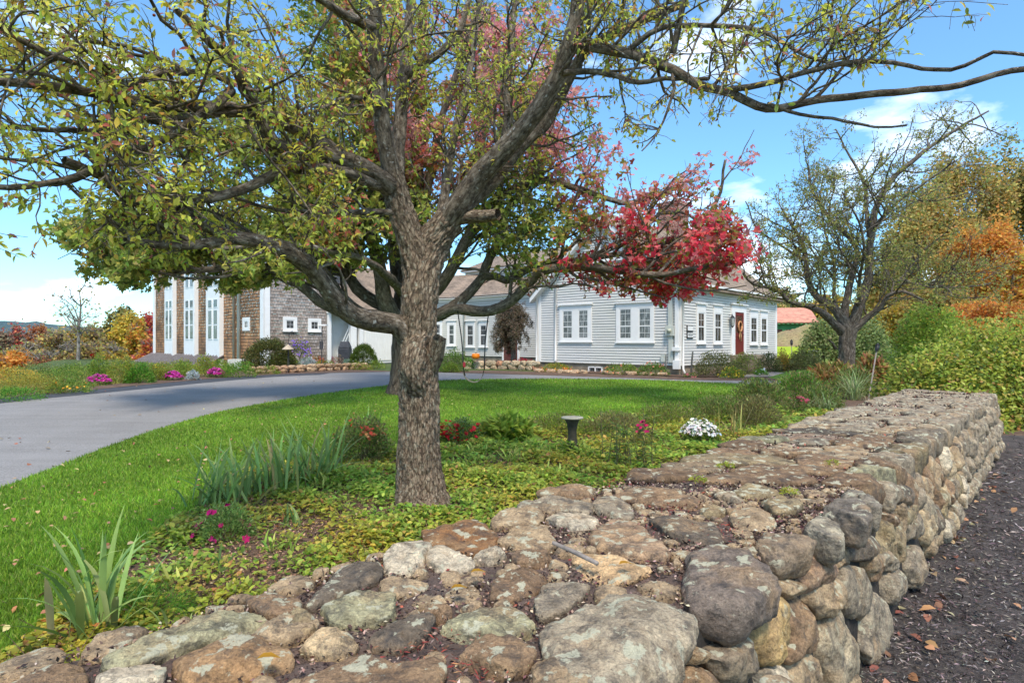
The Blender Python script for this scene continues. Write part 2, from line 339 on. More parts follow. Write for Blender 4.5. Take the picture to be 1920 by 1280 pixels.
SH_GREY = brickmat('grey_shingle', (.46, .40, .36), (.30, .24, .20), (.05, .04, .035), 1.0, .15, .17, .9, .6, .006, (.85, .78, .72))
BRICK = brickmat('chimney_brick', (.42, .13, .09), (.33, .11, .08), (.40, .33, .28), 1.0, .21, .075, .9, .5, .01)
ROOFG = brickmat('asphalt_shingle', (.30, .225, .165), (.22, .165, .12), (.10, .08, .06), 1.0, .3, .16, .95, .4, .008)
ROOFS = brickmat('salmon_shingle', (.62, .29, .20), (.56, .25, .175), (.42, .19, .13), 1.0, .9, .3, .9, .3, .012)
def glassmat():
    m, n, l, b, o = newmat('window_glass'); t = n.new('ShaderNodeTexCoord')
    mp = n.new('ShaderNodeMapping'); mp.inputs['Scale'].default_value = (9, 9, 1.2); l.new(t.outputs['Object'], mp.inputs[0])
    c, h = noisecol(n, l, mp.outputs[0], 1.6, [(.02, .022, .024), (.09, .095, .095), (.33, .34, .35)], (.40, .72), 5)
    l.new(c, b.inputs['Base Color']); b.inputs['Roughness'].default_value = .06; b.inputs['Specular IOR Level'].default_value = .7
    return m
GLASS = glassmat()
def asphalt():
    m, n, l, b, o = newmat('asphalt'); t = n.new('ShaderNodeTexCoord')
    c, h = noisecol(n, l, t.outputs['Object'], .8, [(.225, .212, .20), (.275, .262, .25)], (.3, .7), 7)
    mp = n.new('ShaderNodeMapping'); mp.inputs['Scale'].default_value = (.25, 3, 1); mp.inputs['Rotation'].default_value = (0, 0, .3); l.new(t.outputs['Object'], mp.inputs[0])
    c2, h2 = noisecol(n, l, mp.outputs[0], 1.0, [(.92, .92, .92), (1.05, 1.05, 1.05)], (.35, .65), 5)
    c3, h3 = noisecol(n, l, t.outputs['Object'], 60, [(.66, .66, .66), (1.3, 1.3, 1.3)], (.3, .7), 3)
    mu = nd(n, 'ShaderNodeMixRGB', blend_type='MULTIPLY', inp={0: 1}); l.new(c, mu.inputs[1]); l.new(c2, mu.inputs[2])
    mv = nd(n, 'ShaderNodeMixRGB', blend_type='MULTIPLY', inp={0: 1}); l.new(mu.outputs[0], mv.inputs[1]); l.new(c3, mv.inputs[2]); l.new(mv.outputs[0], b.inputs['Base Color'])
    b.inputs['Roughness'].default_value = .9; b.inputs['Specular IOR Level'].default_value = .12; bump(n, l, b, h3, .6, .006); return m
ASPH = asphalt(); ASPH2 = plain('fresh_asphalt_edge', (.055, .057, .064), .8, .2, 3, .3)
def groundmat(name, cols, scale, scale2, bs=.6, dist=.02, pos=(.3, .7), fine=(.6, 1.3)):
    m, n, l, b, o = newmat(name); t = n.new('ShaderNodeTexCoord')
    c, h = noisecol(n, l, t.outputs['Object'], scale, cols, pos, 6)
    c2, h2 = noisecol(n, l, t.outputs['Object'], scale2, [(fine[0],) * 3, (fine[1],) * 3], (.3, .7), 5, .7)
    mu = nd(n, 'ShaderNodeMixRGB', blend_type='MULTIPLY', inp={0: 1}); l.new(c, mu.inputs[1]); l.new(c2, mu.inputs[2]); l.new(mu.outputs[0], b.inputs['Base Color'])
    b.inputs['Roughness'].default_value = .95; bump(n, l, b, h2, bs, dist); return m
LAWN = groundmat('lawn_turf', [(.10, .17, .02), (.15, .25, .025), (.20, .31, .03)], .35, 60, .7, .03)
LAWNF = groundmat('bright_meadow', [(.30, .42, .01), (.40, .50, .015)], .2, 20)
SOIL = groundmat('bed_soil', [(.09, .055, .04), (.19, .12, .08)], 3, 50, .8, .02)
MULCH = groundmat('dark_mulch', [(.055, .045, .04), (.12, .10, .09)], 4, 70, 1, .02)
FIELD = groundmat('field', [(.05, .085, .015), (.10, .12, .03)], .15, 8)
PATH = groundmat('gravel_path', [(.34, .26, .20), (.42, .34, .27)], 2, 60, .5, .01)
HILL = groundmat('wooded_hill', [(.035, .075, .08), (.06, .10, .10), (.10, .11, .10)], .012, .05, .3, 2, (.35, .65), (.75, 1.25))
DEBRIS = groundmat('debris_fill', [(.10, .07, .058), (.22, .155, .125)], 12, 140, 1, .012)
MORTAR = groundmat('wall_core', [(.03, .025, .022), (.07, .06, .05)], 8, 60, 1, .02)

# ------------------------------------------------------------------ ground sheets
def sheet(name, poly, off, matl, kind='structure', step=.5, zfn=None):
    poly = np.array(poly, float)[:, :2]
    pts = []
    for i in range(len(poly)):
        a, c = poly[i], poly[(i + 1) % len(poly)]; m = max(1, int(np.linalg.norm(c - a) / step))
        for k in range(m): pts.append(a + (c - a) * k / m)
    nb = len(pts); lo, hi = poly.min(0), poly.max(0)
    gx, gy = np.meshgrid(np.arange(lo[0], hi[0], step), np.arange(lo[1], hi[1], step)); gx, gy = gx.ravel(), gy.ravel()
    k = inpoly(gx, gy, poly); pts += [np.array((a, c)) for a, c in zip(gx[k], gy[k])]
    r = delaunay_2d_cdt([Vector((float(p[0]), float(p[1]))) for p in pts], [(i, (i + 1) % nb) for i in range(nb)], [], 1, 1e-5)
    V = [(v.x, v.y, float(gz(v.x, v.y)) + off) for v in r[0]]
    me = bpy.data.meshes.new(name); me.from_pydata(V, [], [tuple(f) for f in r[2]]); me.update()
    o = link(name, me, None, matl, True); 
    if me.polygons and me.polygons[0].normal.z < 0: me.flip_normals()
    return tag(o, kind=kind)
g = np.sinh(np.linspace(-6.2, 6.2, 260)) * 5.0
gx, gy = np.meshgrid(g, g + 20, indexing='ij'); H = gz(gx, gy) - .03
idx = np.arange(260 * 260).reshape(260, 260)
Fq = np.stack([idx[:-1, :-1], idx[1:, :-1], idx[1:, 1:], idx[:-1, 1:]], -1).reshape(-1, 4)
tag(link('ground', npmesh('ground', np.stack([gx, gy, H], -1).reshape(-1, 3), Fq, 4), None, FIELD), kind='structure')

near_edge = [G(u, v) for u, v in ((-900, 1270), (-300, 1050), (0, 918), (100, 880), (200, 840), (300, 805), (400, 776), (470, 762), (560, 746), (650, 733), (740, 722), (830, 714), (1000, 711), (1200, 713), (1330, 718), (1420, 722), (1480, 723))]
far_edge = [G(u, v) for u, v in ((-700, 860), (-300, 790), (0, 748), (150, 733), (300, 719), (400, 710), (520, 702), (620, 699), (720, 697), (830, 695), (930, 695), (1010, 697), (1100, 700), (1200, 704), (1300, 708), (1390, 707), (1440, 706), (1500, 714))]
sm = lambda p: spline(np.array(p)[:, :2].tolist() if False else [list(q[:2]) + [0] for q in p], .4)[:, :2]
NE, FE = sm(near_edge), sm(far_edge)
sheet('driveway', np.vstack([NE, FE[::-1]]), 0.0, ASPH)
# darker edge course along the far side of the driveway
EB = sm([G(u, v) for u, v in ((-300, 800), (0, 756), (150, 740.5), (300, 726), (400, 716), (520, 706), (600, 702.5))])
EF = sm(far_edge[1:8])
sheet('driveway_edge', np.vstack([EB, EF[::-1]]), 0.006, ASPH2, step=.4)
bed_line = [G(u, v) for u, v in ((1500, 722), (1450, 728), (1410, 745), (1340, 770), (1200, 785), (1050, 795), (950, 800), (880, 812), (800, 835), (700, 862), (620, 872), (540, 880), (450, 895), (370, 950), (300, 1010), (230, 1065), (120, 1150), (-60, 1280))] + [np.array([-2.9, 1.6, 0]), np.array([-3.2, -1.5, 0])]
BL = sm(bed_line)
LAWNP = np.vstack([NE[::-1][:], np.array([[-5.5, -2.0]]) , BL[::-1]])
LAWNP = np.vstack([NE, BL, np.array([[-5.5, -1.5]])])
sheet('lawn', LAWNP, .02, LAWN)
wd = nrm([.69, .724]); wnv = np.array([wd[1], -wd[0]])     # along the wall, out of its visible face
def WP(t, p, z=0.0): q = wnv * p + wd * t; return np.array([q[0], q[1], z])
BEDP = np.vstack([BL, [WP(-1.2, -1.5)[:2], WP(11.5, -1.5)[:2]], [[9.5, 9.5], [10.5, 14.5], [12.5, 18]]])
sheet('garden_bed', BEDP, .01, SOIL)
sheet('mulch_area', [WP(-3, -.9)[:2], WP(12.5, -.9)[:2], (18, 8), (14, -3)], .012, MULCH)
sheet('walkway', [G(u, v)[:2] for u, v in ((1350, 709), (1400, 708.5), (1440, 707), (1475, 700), (1440, 696), (1400, 699), (1370, 702), (1345, 705))], .008, PATH, step=.3)
sheet('side_lawn', [G(u, v)[:2] for u, v in ((1440, 708), (1475, 699), (1530, 692), (1600, 684), (1680, 681), (1800, 682), (1800, 720), (1500, 722), (1470, 716))], .02, LAWN)
sheet('far_lawn', [(12, 38), (16, 35), (30, 33), (48, 40), (48, 52), (24, 52), (15, 50)], .03, LAWNF, step=1)
sheet('garden_strip_soil', np.vstack([FE[10:95], [[-8.5, 28], [-13, 27], [-17, 24], [-18, 12]]]), .012, SOIL)
sheet('house_bed_soil', [G(1010, 697)[:2], G(1100, 699)[:2], G(1250, 705)[:2], G(1340, 707)[:2], (9.2, 22.6), (14.5, 27), (14.6, 30), (10, 28), (6.7, 23.9), (1.5, 28)], .012, SOIL)

# ------------------------------------------------------------------ grass blades (uncountable)
rng = np.random.default_rng(5)
def scatter_polar(poly, n, r0, r1, a0=-52, a1=52, power=1.0):
    X, Y = [], []; tot = 0
    r = np.exp(rng.uniform(np.log(r0), np.log(r1), n * 3)); a = np.radians(rng.uniform(a0, a1, n * 3))
    x, y = r * np.sin(a), r * np.cos(a); k = inpoly(x, y, poly)
    return x[k][:n], y[k][:n]
x, y = scatter_polar(LAWNP, 300000, 2.2, 26)
n = len(x); D = np.hypot(x, y); pos = np.stack([x, y, gz(x, y) + .02], -1)
tilt = rng.standard_normal((n, 3)) * [.42, .42, .1] + [0, 0, 1]
gn = np.sin(x * 1.7 + np.sin(y * 1.3) * 2) * .5 + np.sin(y * 2.9 + x) * .3
cc = palette(rng, [(.13, .26, .02), (.20, .34, .03), (.28, .42, .04), (.36, .38, .10), (.09, .18, .02)], n, [4, 4, 2.2, .7, 2], .15) * (1 + .10 * gn[:, None] + (.34) * fbm(np.stack([x * .9, y * .9, 0 * x], -1), 4)[:, None])
tag(link('lawn_grass', leafmesh('lawn_grass', pos, tilt, unif_dir(rng, n), rng.uniform(.02, .05, n) * (1 + D * .02), .0028 + D * .0008, cc, 'tri'), None, BLADE, None),
    'short mown bright green grass of the lawn by the driveway', 'grass', kind='stuff')
xx, yy = scatter_polar([G(u, v)[:2] for u, v in ((1440, 708), (1530, 692), (1680, 681), (1800, 682), (1800, 720), (1500, 722))], 9000, 15, 45)
n = len(xx); D = np.hypot(xx, yy)
tag(link('side_grass', leafmesh('side_grass', np.stack([xx, yy, gz(xx, yy) + .02], -1), rng.standard_normal((n, 3)) * [.4, .4, .1] + [0, 0, 1], unif_dir(rng, n), .07, .02, palette(rng, [(.16, .32, .02), (.22, .38, .03)], n), 'tri'), None, BLADE, None), 'green grass by the walkway right of the house', 'grass', kind='stuff')

CRP = [(-17.5, 14), (-13.6, 14.8), (-12.6, 20), (-12.4, 26), (-17, 32), (-22, 30), (-21, 18)]
x, y = scatter_polar(CRP, 26000, 16, 40, -62, -15); n = len(x)
tag(link('crest_grass', leafmesh('crest_grass', np.stack([x, y, gz(x, y)], -1), rng.standard_normal((n, 3)) * [.45, .45, .1] + [0, 0, 1], unif_dir(rng, n), rng.uniform(.06, .22, n), .028, palette(rng, [(.34, .34, .08), (.22, .30, .05), (.46, .38, .12), (.16, .22, .04)], n), 'tri'), None, BLADE, None), 'rough mixed grass on the crest beyond the driveway garden', 'grass', kind='stuff')
# ------------------------------------------------------------------ stone wall
def stone_mesh(outline, O, e1, e2, nn, up, dn, seed, rings=11, seg=44, p=2.6, amp=.05, cuts=5, lowp=2.2):
    """outline: (n,2) in plane coords; rounded boulder that stands up above the plane and dn below it"""
    r = np.random.default_rng(seed); q = np.array(outline, float); c = q.mean(0)
    loop = np.vstack([q, q[:3]]); sp = spline(np.hstack([loop, np.zeros((len(loop), 1))]), .01)[:, :2]
    ang = np.arctan2(sp[:, 1] - c[1], sp[:, 0] - c[0]); rad = np.hypot(sp[:, 0] - c[0], sp[:, 1] - c[1])
    o = np.argsort(ang); th = np.linspace(-math.pi, math.pi, seg, endpoint=False)
    R = np.interp(th, ang[o], rad[o], period=2 * math.pi)
    R = (R + np.roll(R, 1) + np.roll(R, -1)) / 3
    R = R * 1.05; size = R.mean()
    f = np.concatenate([np.sin(np.linspace(0, math.pi / 2, rings)), np.sin(np.linspace(math.pi / 2, 0, 8))[1:]])
    h = np.concatenate([(1 - f[:rings] ** p).clip(0) ** (1 / p) * up, -(1 - f[rings:] ** lowp).clip(0) ** (1 / lowp) * dn])
    tl = r.uniform(-.16, .16, 2) * (up + .01) / max(size, .02)
    ff = f[1:]; hh = h[1:]
    X = np.concatenate([[c[0]], (c[0] + np.outer(ff, R * np.cos(th))).ravel()]); Y = np.concatenate([[c[1]], (c[1] + np.outer(ff, R * np.sin(th))).ravel()]); Z = np.concatenate([[h[0]], np.repeat(hh[:, None], seg, 1).ravel()])
    Z = Z + tl[0] * (X - c[0]) + tl[1] * (Y - c[1])
    Q = np.stack([X - c[0], Y - c[1], Z - (up - dn) / 2], -1)
    for _ in range(cuts):               # split faces: press the stone flat against a few random planes
        d = r.standard_normal(3); d[2] = abs(d[2]) * .7; d = nrm(d); su = Q @ d; off = su.max() * r.uniform(.66, .9); ex = np.maximum(0, su - off); Q = Q - (ex * .88)[:, None] * d
    off3 = r.uniform(0, 90, 3); qs = Q / max(size, .05) * 1.0 + off3
    n1 = fbm(qs * 1.5, 3); n2 = fbm(qs * 5 + 7, 4, .62); ridge = 1 - np.abs(fbm(qs * np.array([1.2, 2.6, 3.4]) + 31, 3)) * 2
    rad3 = nrm(Q * [1, 1, 1.6]); amt = size * (n1 * .10 * amp / .05 + n2 * .038 + np.minimum(ridge, .2) * .012)
    amt = np.clip(amt, -.03, .03); Q = Q + rad3 * amt[:, None]
    X, Y, Z = Q[:, 0] + c[0], Q[:, 1] + c[1], Q[:, 2] + (up - dn) / 2
    m = len(ff)
    V = O + X[:, None] * e1 + Y[:, None] * e2 + Z[:, None] * nn
    m = len(ff)
    tri = [(0, 1 + i, 1 + (i + 1) % seg) for i in range(seg)]
    i = 1 + np.arange(m - 1)[:, None] * seg; j = np.arange(seg)[None]; k = (j + 1) % seg
    qd = np.stack([i + j, i + seg + j, i + seg + k, i + k], -1).reshape(-1, 4)
    return V, [tuple(t) for t in tri] + [tuple(int(a) for a in t) for t in qd]
wall = empty('stone_wall', WP(3, -1.3, 0), 'thick fieldstone garden wall with rounded stones and flat litter strewn top', 'stone wall')
E1 = np.array([wd[0], wd[1], 0]); E2 = np.array([-wnv[0], -wnv[1], 0]); UP = np.array([0, 0, 1.0]); NV = np.array([wnv[0], wnv[1], 0])
HT = .80
def mkpy(name, V, Fc, parent, m, color, smooth=True):
    me = bpy.data.meshes.new(name); me.from_pydata(V.tolist() if hasattr(V, 'tolist') else V, [], Fc); me.update()
    return link(name, me, parent, m, smooth, color)
def top_uv(u, v):                 # photo pixel -> (t, q) on the wall top, q = -p
    D = HT * F / (v - 640.0); X = (u - 960) / F * D; return (X * wd[0] + D * wd[1], -(X * wnv[0] + D * wnv[1]))
def top2(u, v):
    D = (CZ - HT) * F / (v - 640.0); X = (u - 960) / F * D; return (X * wd[0] + D * wd[1], -(X * wnv[0] + D * wnv[1]))
GREY, DARK, TAN, BROWN, WHITE, RUST, CREAM, LICH, OLIVE, YEL = (.29, .265, .225), (.145, .128, .112), (.38, .31, .225), (.25, .18, .125), (.56, .53, .46), (.25, .14, .07), (.56, .46, .32), (.36, .37, .265), (.30, .26, .175), (.46, .35, .18)
c2, c1, c3 = (560, 900, 3.0), (0, 960, 3.0), (1100, 900, 3.0)
TOPS = [
 (c2, DARK, [(30,650),(90,580),(250,500),(430,455),(470,500),(440,560),(330,610),(150,680),(70,700)]),
 (c2, LICH, [(150,690),(230,645),(400,630),(540,650),(610,690),(560,745),(400,790),(220,800),(160,760)]),
 (c2, WHITE, [(480,440),(540,370),(660,340),(730,350),(745,400),(700,460),(600,510),(500,520)]),
 (c2, WHITE, [(720,420),(780,385),(860,395),(960,440),(1000,475),(870,495),(740,475)]),
 (c2, RUST, [(720,310),(780,260),(930,215),(1040,240),(1100,300),(1160,370),(1050,395),(900,400),(830,370),(740,370)]),
 (c2, WHITE, [(1000,415),(1160,390),(1150,430),(1020,460)]),
 (c2, TAN, [(1085,250),(1120,200),(1230,155),(1330,160),(1370,215),(1300,250)]),
 (c2, TAN, [(1100,300),(1200,262),(1380,270),(1480,330),(1400,370),(1230,390),(1130,350)]),
 (c2, WHITE, [(1385,220),(1480,185),(1620,195),(1700,240),(1620,275),(1480,265)]),
 (c2, GREY, [(1250,110),(1330,92),(1500,100),(1630,135),(1630,185),(1500,170),(1400,175),(1330,150),(1260,150)]),
 (c2, BROWN, [(1330,65),(1500,35),(1680,35),(1700,65),(1600,92),(1400,85)]),
 (c2, GREY, [(1650,125),(1760,90),(1870,140),(1900,205),(1780,210),(1680,180)]),
 (c3, (.40,.30,.22), [(30,290),(150,220),(240,225),(400,340),(465,440),(300,445),(100,400)]),
 (c2, (.66,.50,.32), [(1550,410),(1700,415),(1850,460),(1980,490),(1900,530),(1790,575),(1620,575),(1545,500)]),
 (c2, BROWN, [(1040,620),(1120,560),(1230,505),(1370,510),(1395,560),(1330,610),(1180,655),(1060,650)]),
 (c2, BROWN, [(1200,430),(1300,395),(1420,405),(1430,435),(1330,460),(1240,468)]),
 (c2, GREY, [(1280,700),(1400,600),(1520,570),(1620,590),(1590,650),(1450,745),(1330,740)]),
 (c2, LICH, [(805,820),(950,750),(1120,722),(1260,745),(1345,830),(1280,880),(1100,890),(920,870)]),
 (c2, BROWN, [(920,1000),(1000,920),(1180,895),(1300,940),(1310,1000),(1220,1060),(1030,1060),(930,1030)]),
 (c2, DARK, [(385,850),(520,790),(700,765),(765,795),(700,860),(600,920),(440,930)]),
 (c2, CREAM, [(10,910),(80,845),(230,835),(330,880),(300,940),(150,975),(50,950)]),
 (c2, BROWN, [(20,1080),(200,990),(380,975),(540,1020),(800,1020),(830,1070),(760,1180),(500,1260),(100,1200)]),
 (c2, TAN, [(1310,1020),(1450,1015),(1600,1085),(1680,1170),(1500,1260),(1330,1180)]),
 (c2, OLIVE, [(-70,770),(20,750),(95,800),(60,860),(-40,870)]),
 (c2, BROWN, [(700,750),(760,728),(860,740),(800,770)]),
 (c1, LICH, [(560,840),(700,750),(1000,640),(1200,575),(1390,530),(1495,565),(1480,605),(1350,680),(1150,720),(950,780),(800,855),(620,880)]),
 (c1, BROWN, [(1395,480),(1500,445),(1640,470),(1775,550),(1700,575),(1550,580),(1440,530)]),
 (c1, TAN, [(1400,690),(1460,635),(1600,595),(1720,595),(1790,630),(1700,690),(1550,720),(1430,710)]),
 (c1, (.36,.24,.14), [(1000,850),(1150,765),(1350,705),(1550,745),(1640,820),(1600,880),(1350,910),(1150,960),(1010,910)]),
 (c1, WHITE, [(480,960),(600,890),(850,848),(925,865),(900,935),(780,990),(520,1040)]),
 (c1, BROWN, [(-150,1100),(40,975),(250,885),(450,890),(480,930),(440,1010),(200,1100)]),
 (c3, DARK, [(360,220),(480,202),(620,230),(760,262),(795,325),(700,355),(560,345),(450,290)]),
 (c3, BROWN, [(160,72),(300,45),(430,62),(600,104),(690,138),(600,155),(400,138),(200,100)]),
 (c3, OLIVE, [(840,50),(950,28),(1080,60),(1110,88),(960,98),(860,80)]),
 (c3, TAN, [(810,200),(880,162),(960,152),(1060,240),(1000,272),(870,258),(820,240)]),
 (c3, OLIVE, [(1000,112),(1150,107),(1212,140),(1150,178),(1030,172)]),
 (c3, GREY, [(720,82),(800,72),(880,100),(840,120),(760,110)]),
 (c3, OLIVE, [(640,172),(720,152),(780,170),(700,198)]),
 (c3, TAN, [(960,1250),(1000,1100),(1200,1180),(1250,1400),(1000,1400)]),
]
BIGS = [  # heavy edge stones: px outline of the top, colour, height above, depth below
 (c3, (.20,.175,.165), [(520,500),(620,430),(800,395),(950,420),(1040,500),(1060,580),(1000,660),(860,720),(650,720),(560,640)], .05, .13),
 ((0,0,1.0), (.37,.34,.285), [(1022,1190),(1045,1160),(1110,1130),(1180,1125),(1245,1118),(1285,1140),(1298,1180),(1285,1225),(1240,1262),(1180,1300),(1100,1290),(1040,1240)], .04, .14),
 (c3, (.24,.20,.16), [(955,340),(1040,288),(1180,275),(1262,330),(1230,380),(1100,425),(1020,420)], .03, .12),
 (c3, (.33,.32,.28), [(1205,240),(1260,208),(1370,212),(1438,290),(1415,335),(1300,315),(1240,280)], .03, .12),
 (c3, (.19,.18,.17), [(1300,130),(1400,102),(1540,122),(1598,190),(1560,240),(1430,215),(1330,185)], .03, .15),
 (c3, (.25,.24,.22), [(1385,78),(1450,58),(1560,68),(1650,125),(1670,170),(1600,110),(1480,100)], .035, .14),
]
parts_n = 0; sid = 100
for off, colr, pl in TOPS:
    q = [top2(off[0] + x / off[2], off[1] + y / off[2]) for x, y in pl]; sid += 1
    V, Fc = stone_mesh(q, np.array([0, 0, HT - .012]), E1, E2, UP, rng.uniform(.018, .034), .06, sid, rings=20, seg=72, p=4.0, cuts=3)
    mkpy('capstone', V, Fc, wall, STONE, colr); parts_n += 1
for off, colr, pl, uph, dnh in BIGS:
    q = [top2(off[0] + x / off[2], off[1] + y / off[2]) for x, y in pl]; sid += 1
    V, Fc = stone_mesh(q, np.array([0, 0, HT - .015]), E1, E2, UP, uph, dnh, sid, rings=30, seg=110, p=2.6, cuts=4, lowp=2.6)
    mkpy('capstone', V, Fc, wall, STONE, colr); parts_n += 1
# smaller stones chinked into the gaps of the near part
outl = [np.array([top2(off[0] + x / off[2], off[1] + y / off[2]) for x, y in pl]) for off, _, pl in TOPS] + [np.array([top2(o_[0] + x / o_[2], o_[1] + y / o_[2]) for x, y in pl]) for o_, _, pl, _, _ in BIGS]
dense = [spline([[*q_, 0] for q_ in list(o_) + [o_[0]]], .02)[:, :2] for o_ in outl]; rgs = np.random.default_rng(404); chink = []; dall = np.vstack(dense)
for _ in range(2600):
    q_ = rgs.uniform(.86, 1.90); t_ = rgs.uniform(-1.0, (3.2 - .69 * q_) / .724); c_ = np.array([t_, q_])
    d_ = np.hypot(*(dall - c_).T).min(); r_ = min(d_ - .004, .085)
    if r_ < .026 or any(inpoly(np.array([t_]), np.array([q_]), o_)[0] for o_ in outl if abs(o_[:, 0].mean() - t_) < .35): continue
    m_ = rgs.integers(5, 8); an = np.sort(rgs.uniform(0, 6.28, m_) * .25 + np.arange(m_) * 6.28 / m_ * .9); pl_ = np.stack([c_[0] + r_ * 1.12 * np.cos(an) * rgs.uniform(.85, 1.15, m_), c_[1] + r_ * np.sin(an) * rgs.uniform(.85, 1.1, m_)], 1)
    outl.append(pl_); dall = np.vstack([dall, spline([[*x_, 0] for x_ in list(pl_) + [pl_[0]]], .02)[:, :2]]); chink.append((r_, pl_))
cV, cF, cN = [], [], 0
for k_, (r_, pl_) in enumerate(sorted(chink, key=lambda a: -a[0])):
    sid += 1; V, Fc = stone_mesh(pl_, np.array([0, 0, HT - .022]), E1, E2, UP, rgs.uniform(.014, .026), .04, sid, rings=9, seg=30, p=3.2, cuts=3); col_ = np.array([GREY, TAN, BROWN, DARK, OLIVE, WHITE, LICH, BROWN][rgs.integers(8)]) * rgs.uniform(.8, 1.1)
    if k_ < 22: mkpy('capstone', V, Fc, wall, STONE, col_); parts_n += 1
    else: cF += [tuple(a + cN for a in f) for f in Fc]; cV.append(V); cN += len(V)
if cV: tag(mkpy('chinking_stones', np.vstack(cV), cF, wall, STONE, TAN), kind='stuff')
# remaining length of the top: fitted slabs
def quadround(c, shrink=.93):
    c = np.array(c); m = c.mean(0); c = m + (c - m) * shrink; out = []
    for i in range(len(c)):
        a, b_, d = c[i - 1], c[i], c[(i + 1) % len(c)]
        out += [b_ + (a - b_) * .2, b_ + (d - b_) * .2]
    return out
ptab = np.array([.76, 1.02, 1.30, 1.60, 1.93]); nrow = 25
def t0(q): return (3.22 + .18 * (q - .76) / 1.17 - .69 * q) / .724
grid = {}
for i in range(nrow + 1):
    for j, q in enumerate(ptab):
        fr = i / nrow; ts = t0(q); te = 11.35 if True else 0
        tt = ts + (te - ts) * fr; jq = 0 if j in (0, 4) else .07
        grid[i, j] = (tt + rng.uniform(-.07, .07) * (0 < i < nrow), q + rng.uniform(-1, 1) * (.07 if jq else .018))
farcols = [GREY, DARK, TAN, BROWN, BROWN, OLIVE, LICH, (.40, .34, .26), (.33, .25, .20), GREY, TAN]
far_list = []
for i in range(nrow):
    j = 0
    while j < 4:
        w = 2 if (j > 0 and j < 3 and rng.random() < .3) else 1
        c = [grid[i, j], grid[i, j + w], grid[i + 1, j + w], grid[i + 1, j]]
        far_list.append((i, j, c)); j += w
restV, restF, cnt = [], [], 0
for (i, j, c) in far_list:
    q = quadround(c, .955); sid += 1; edge = j == 0
    colr = np.array(farcols[rng.integers(len(farcols))]) * rng.uniform(.6, 1.05)
    V, Fc = stone_mesh(q, np.array([0, 0, HT - .012 + rng.uniform(-.008, .01)]), E1, E2, UP, .035 if edge else rng.uniform(.02, .032), rng.uniform(.14, .22) if edge else .05, sid, rings=9, seg=36, p=4.5, amp=.05, cuts=3, lowp=4.0 if edge else 2.2)
    if parts_n < 100: mkpy('capstone', V, Fc, wall, STONE, colr); parts_n += 1
    else:
        restF += [tuple(a + cnt for a in f) for f in Fc]; restV.append(V); cnt += len(V)
if restV: tag(mkpy('capstones', np.vstack(restV), restF, wall, STONE, GREY), kind='stuff')
# face stones
def face_uv(u, v):
    dx = (u - 960) / F; p = -.75
    for _ in range(3):
        D = p / (wnv[0] * dx + wnv[1]); z = CZ - (v - 640) / F * D; p = -.775 + .085 * (1 - z / HT)
    t = dx * D * wd[0] + D * wd[1]; return (t, z)
SIDES = [
 (YEL, [(910,850),(940,760),(1050,640),(1110,640),(1160,760),(1150,900),(1080,1040),(990,1050),(960,980)]),
 ((.25,.22,.18), [(620,930),(750,890),(880,870),(950,950),(970,1040),(900,1140),(750,1140),(640,1020)]),
 (BROWN, [(1120,710),(1200,670),(1280,720),(1330,830),(1300,930),(1200,990),(1100,1010),(1150,900)]),
 (TAN, [(1220,650),(1300,580),(1380,545),(1420,620),(1400,740),(1330,775),(1260,700)]),
 (TAN, [(1090,570),(1150,550),(1220,560),(1230,620),(1170,670),(1110,640)]),
 ((.30,.22,.17), [(1210,530),(1280,410),(1380,430),(1410,480),(1340,580),(1230,640)]),
 (GREY, [(1380,530),(1480,450),(1560,520),(1620,640),(1590,770),(1500,780),(1420,650)]),
 ((.34,.31,.25), [(1310,850),(1420,710),(1500,800),(1530,950),(1530,1100),(1400,1160),(1340,1000),(1290,960)]),
 (GREY, [(1510,800),(1620,670),(1700,720),(1700,900),(1620,1010),(1560,1020),(1530,900)]),
 (DARK, [(1460,390),(1560,340),(1620,290),(1650,380),(1560,450),(1470,440)]),
 (OLIVE, [(1640,290),(1740,220),(1790,320),(1790,440),(1720,500),(1660,440)]),
 (BROWN, [(1570,470),(1640,410),(1680,480),(1620,570)]),
 (GREY, [(1610,580),(1720,510),(1800,540),(1815,610),(1740,690),(1640,660)]),
 (GREY, [(1790,430),(1850,380),(1900,460),(1880,560),(1820,600)]),
 (OLIVE, [(1745,190),(1830,120),(1870,180),(1820,310),(1780,280)]),
 (TAN, [(1130,1060),(1250,970),(1320,1050),(1330,1160),(1150,1200)]),
 (WHITE, [(970,1090),(1050,1040),(1150,1090),(1160,1180),(1000,1240)]),
 (BROWN, [(420,1160),(500,1070),(600,1045),(700,1090),(740,1170),(600,1250)]),
 (TAN, [(530,970),(620,930),(635,1000),(560,1035)]),
 (TAN, [(1415,410),(1450,340),(1465,440),(1425,520)]),
 (GREY, [(1560,1140),(1620,1060),(1680,1100),(1640,1240),(1560,1260)]),
 (BROWN, [(1340,1200),(1420,1160),(1530,1140),(1560,1250),(1400,1330)]),
 (TAN, [(760,1180),(880,1160),(960,1240),(850,1330),(760,1300)]),
]
SIDES = [(0, c_, p_) for c_, p_ in SIDES] + [
 (1, DARK, [(865,690),(960,668),(988,720),(960,795),(870,770)]), (1, GREY, [(890,835),(950,795),(1045,830),(1045,935),(960,990),(905,910)]), (1, (.33,.30,.24), [(1030,720),(1090,760),(1140,890),(1145,960),(1100,1005),(1040,860)]),
 (1, BROWN, [(815,840),(880,850),(888,920),(835,935)]), (1, GREY, [(780,1050),(840,1065),(890,1150),(870,1205),(795,1150)]), (1, TAN, [(700,1090),(780,1075),(835,1150),(770,1215),(705,1170)]), (1, OLIVE, [(770,920),(830,880),(930,890),(945,1000),(900,1100),(800,1030)]),
 (1, GREY, [(830,650),(870,640),(920,690),(870,830),(830,800)])]
FO = lambda z: NV * 1.0
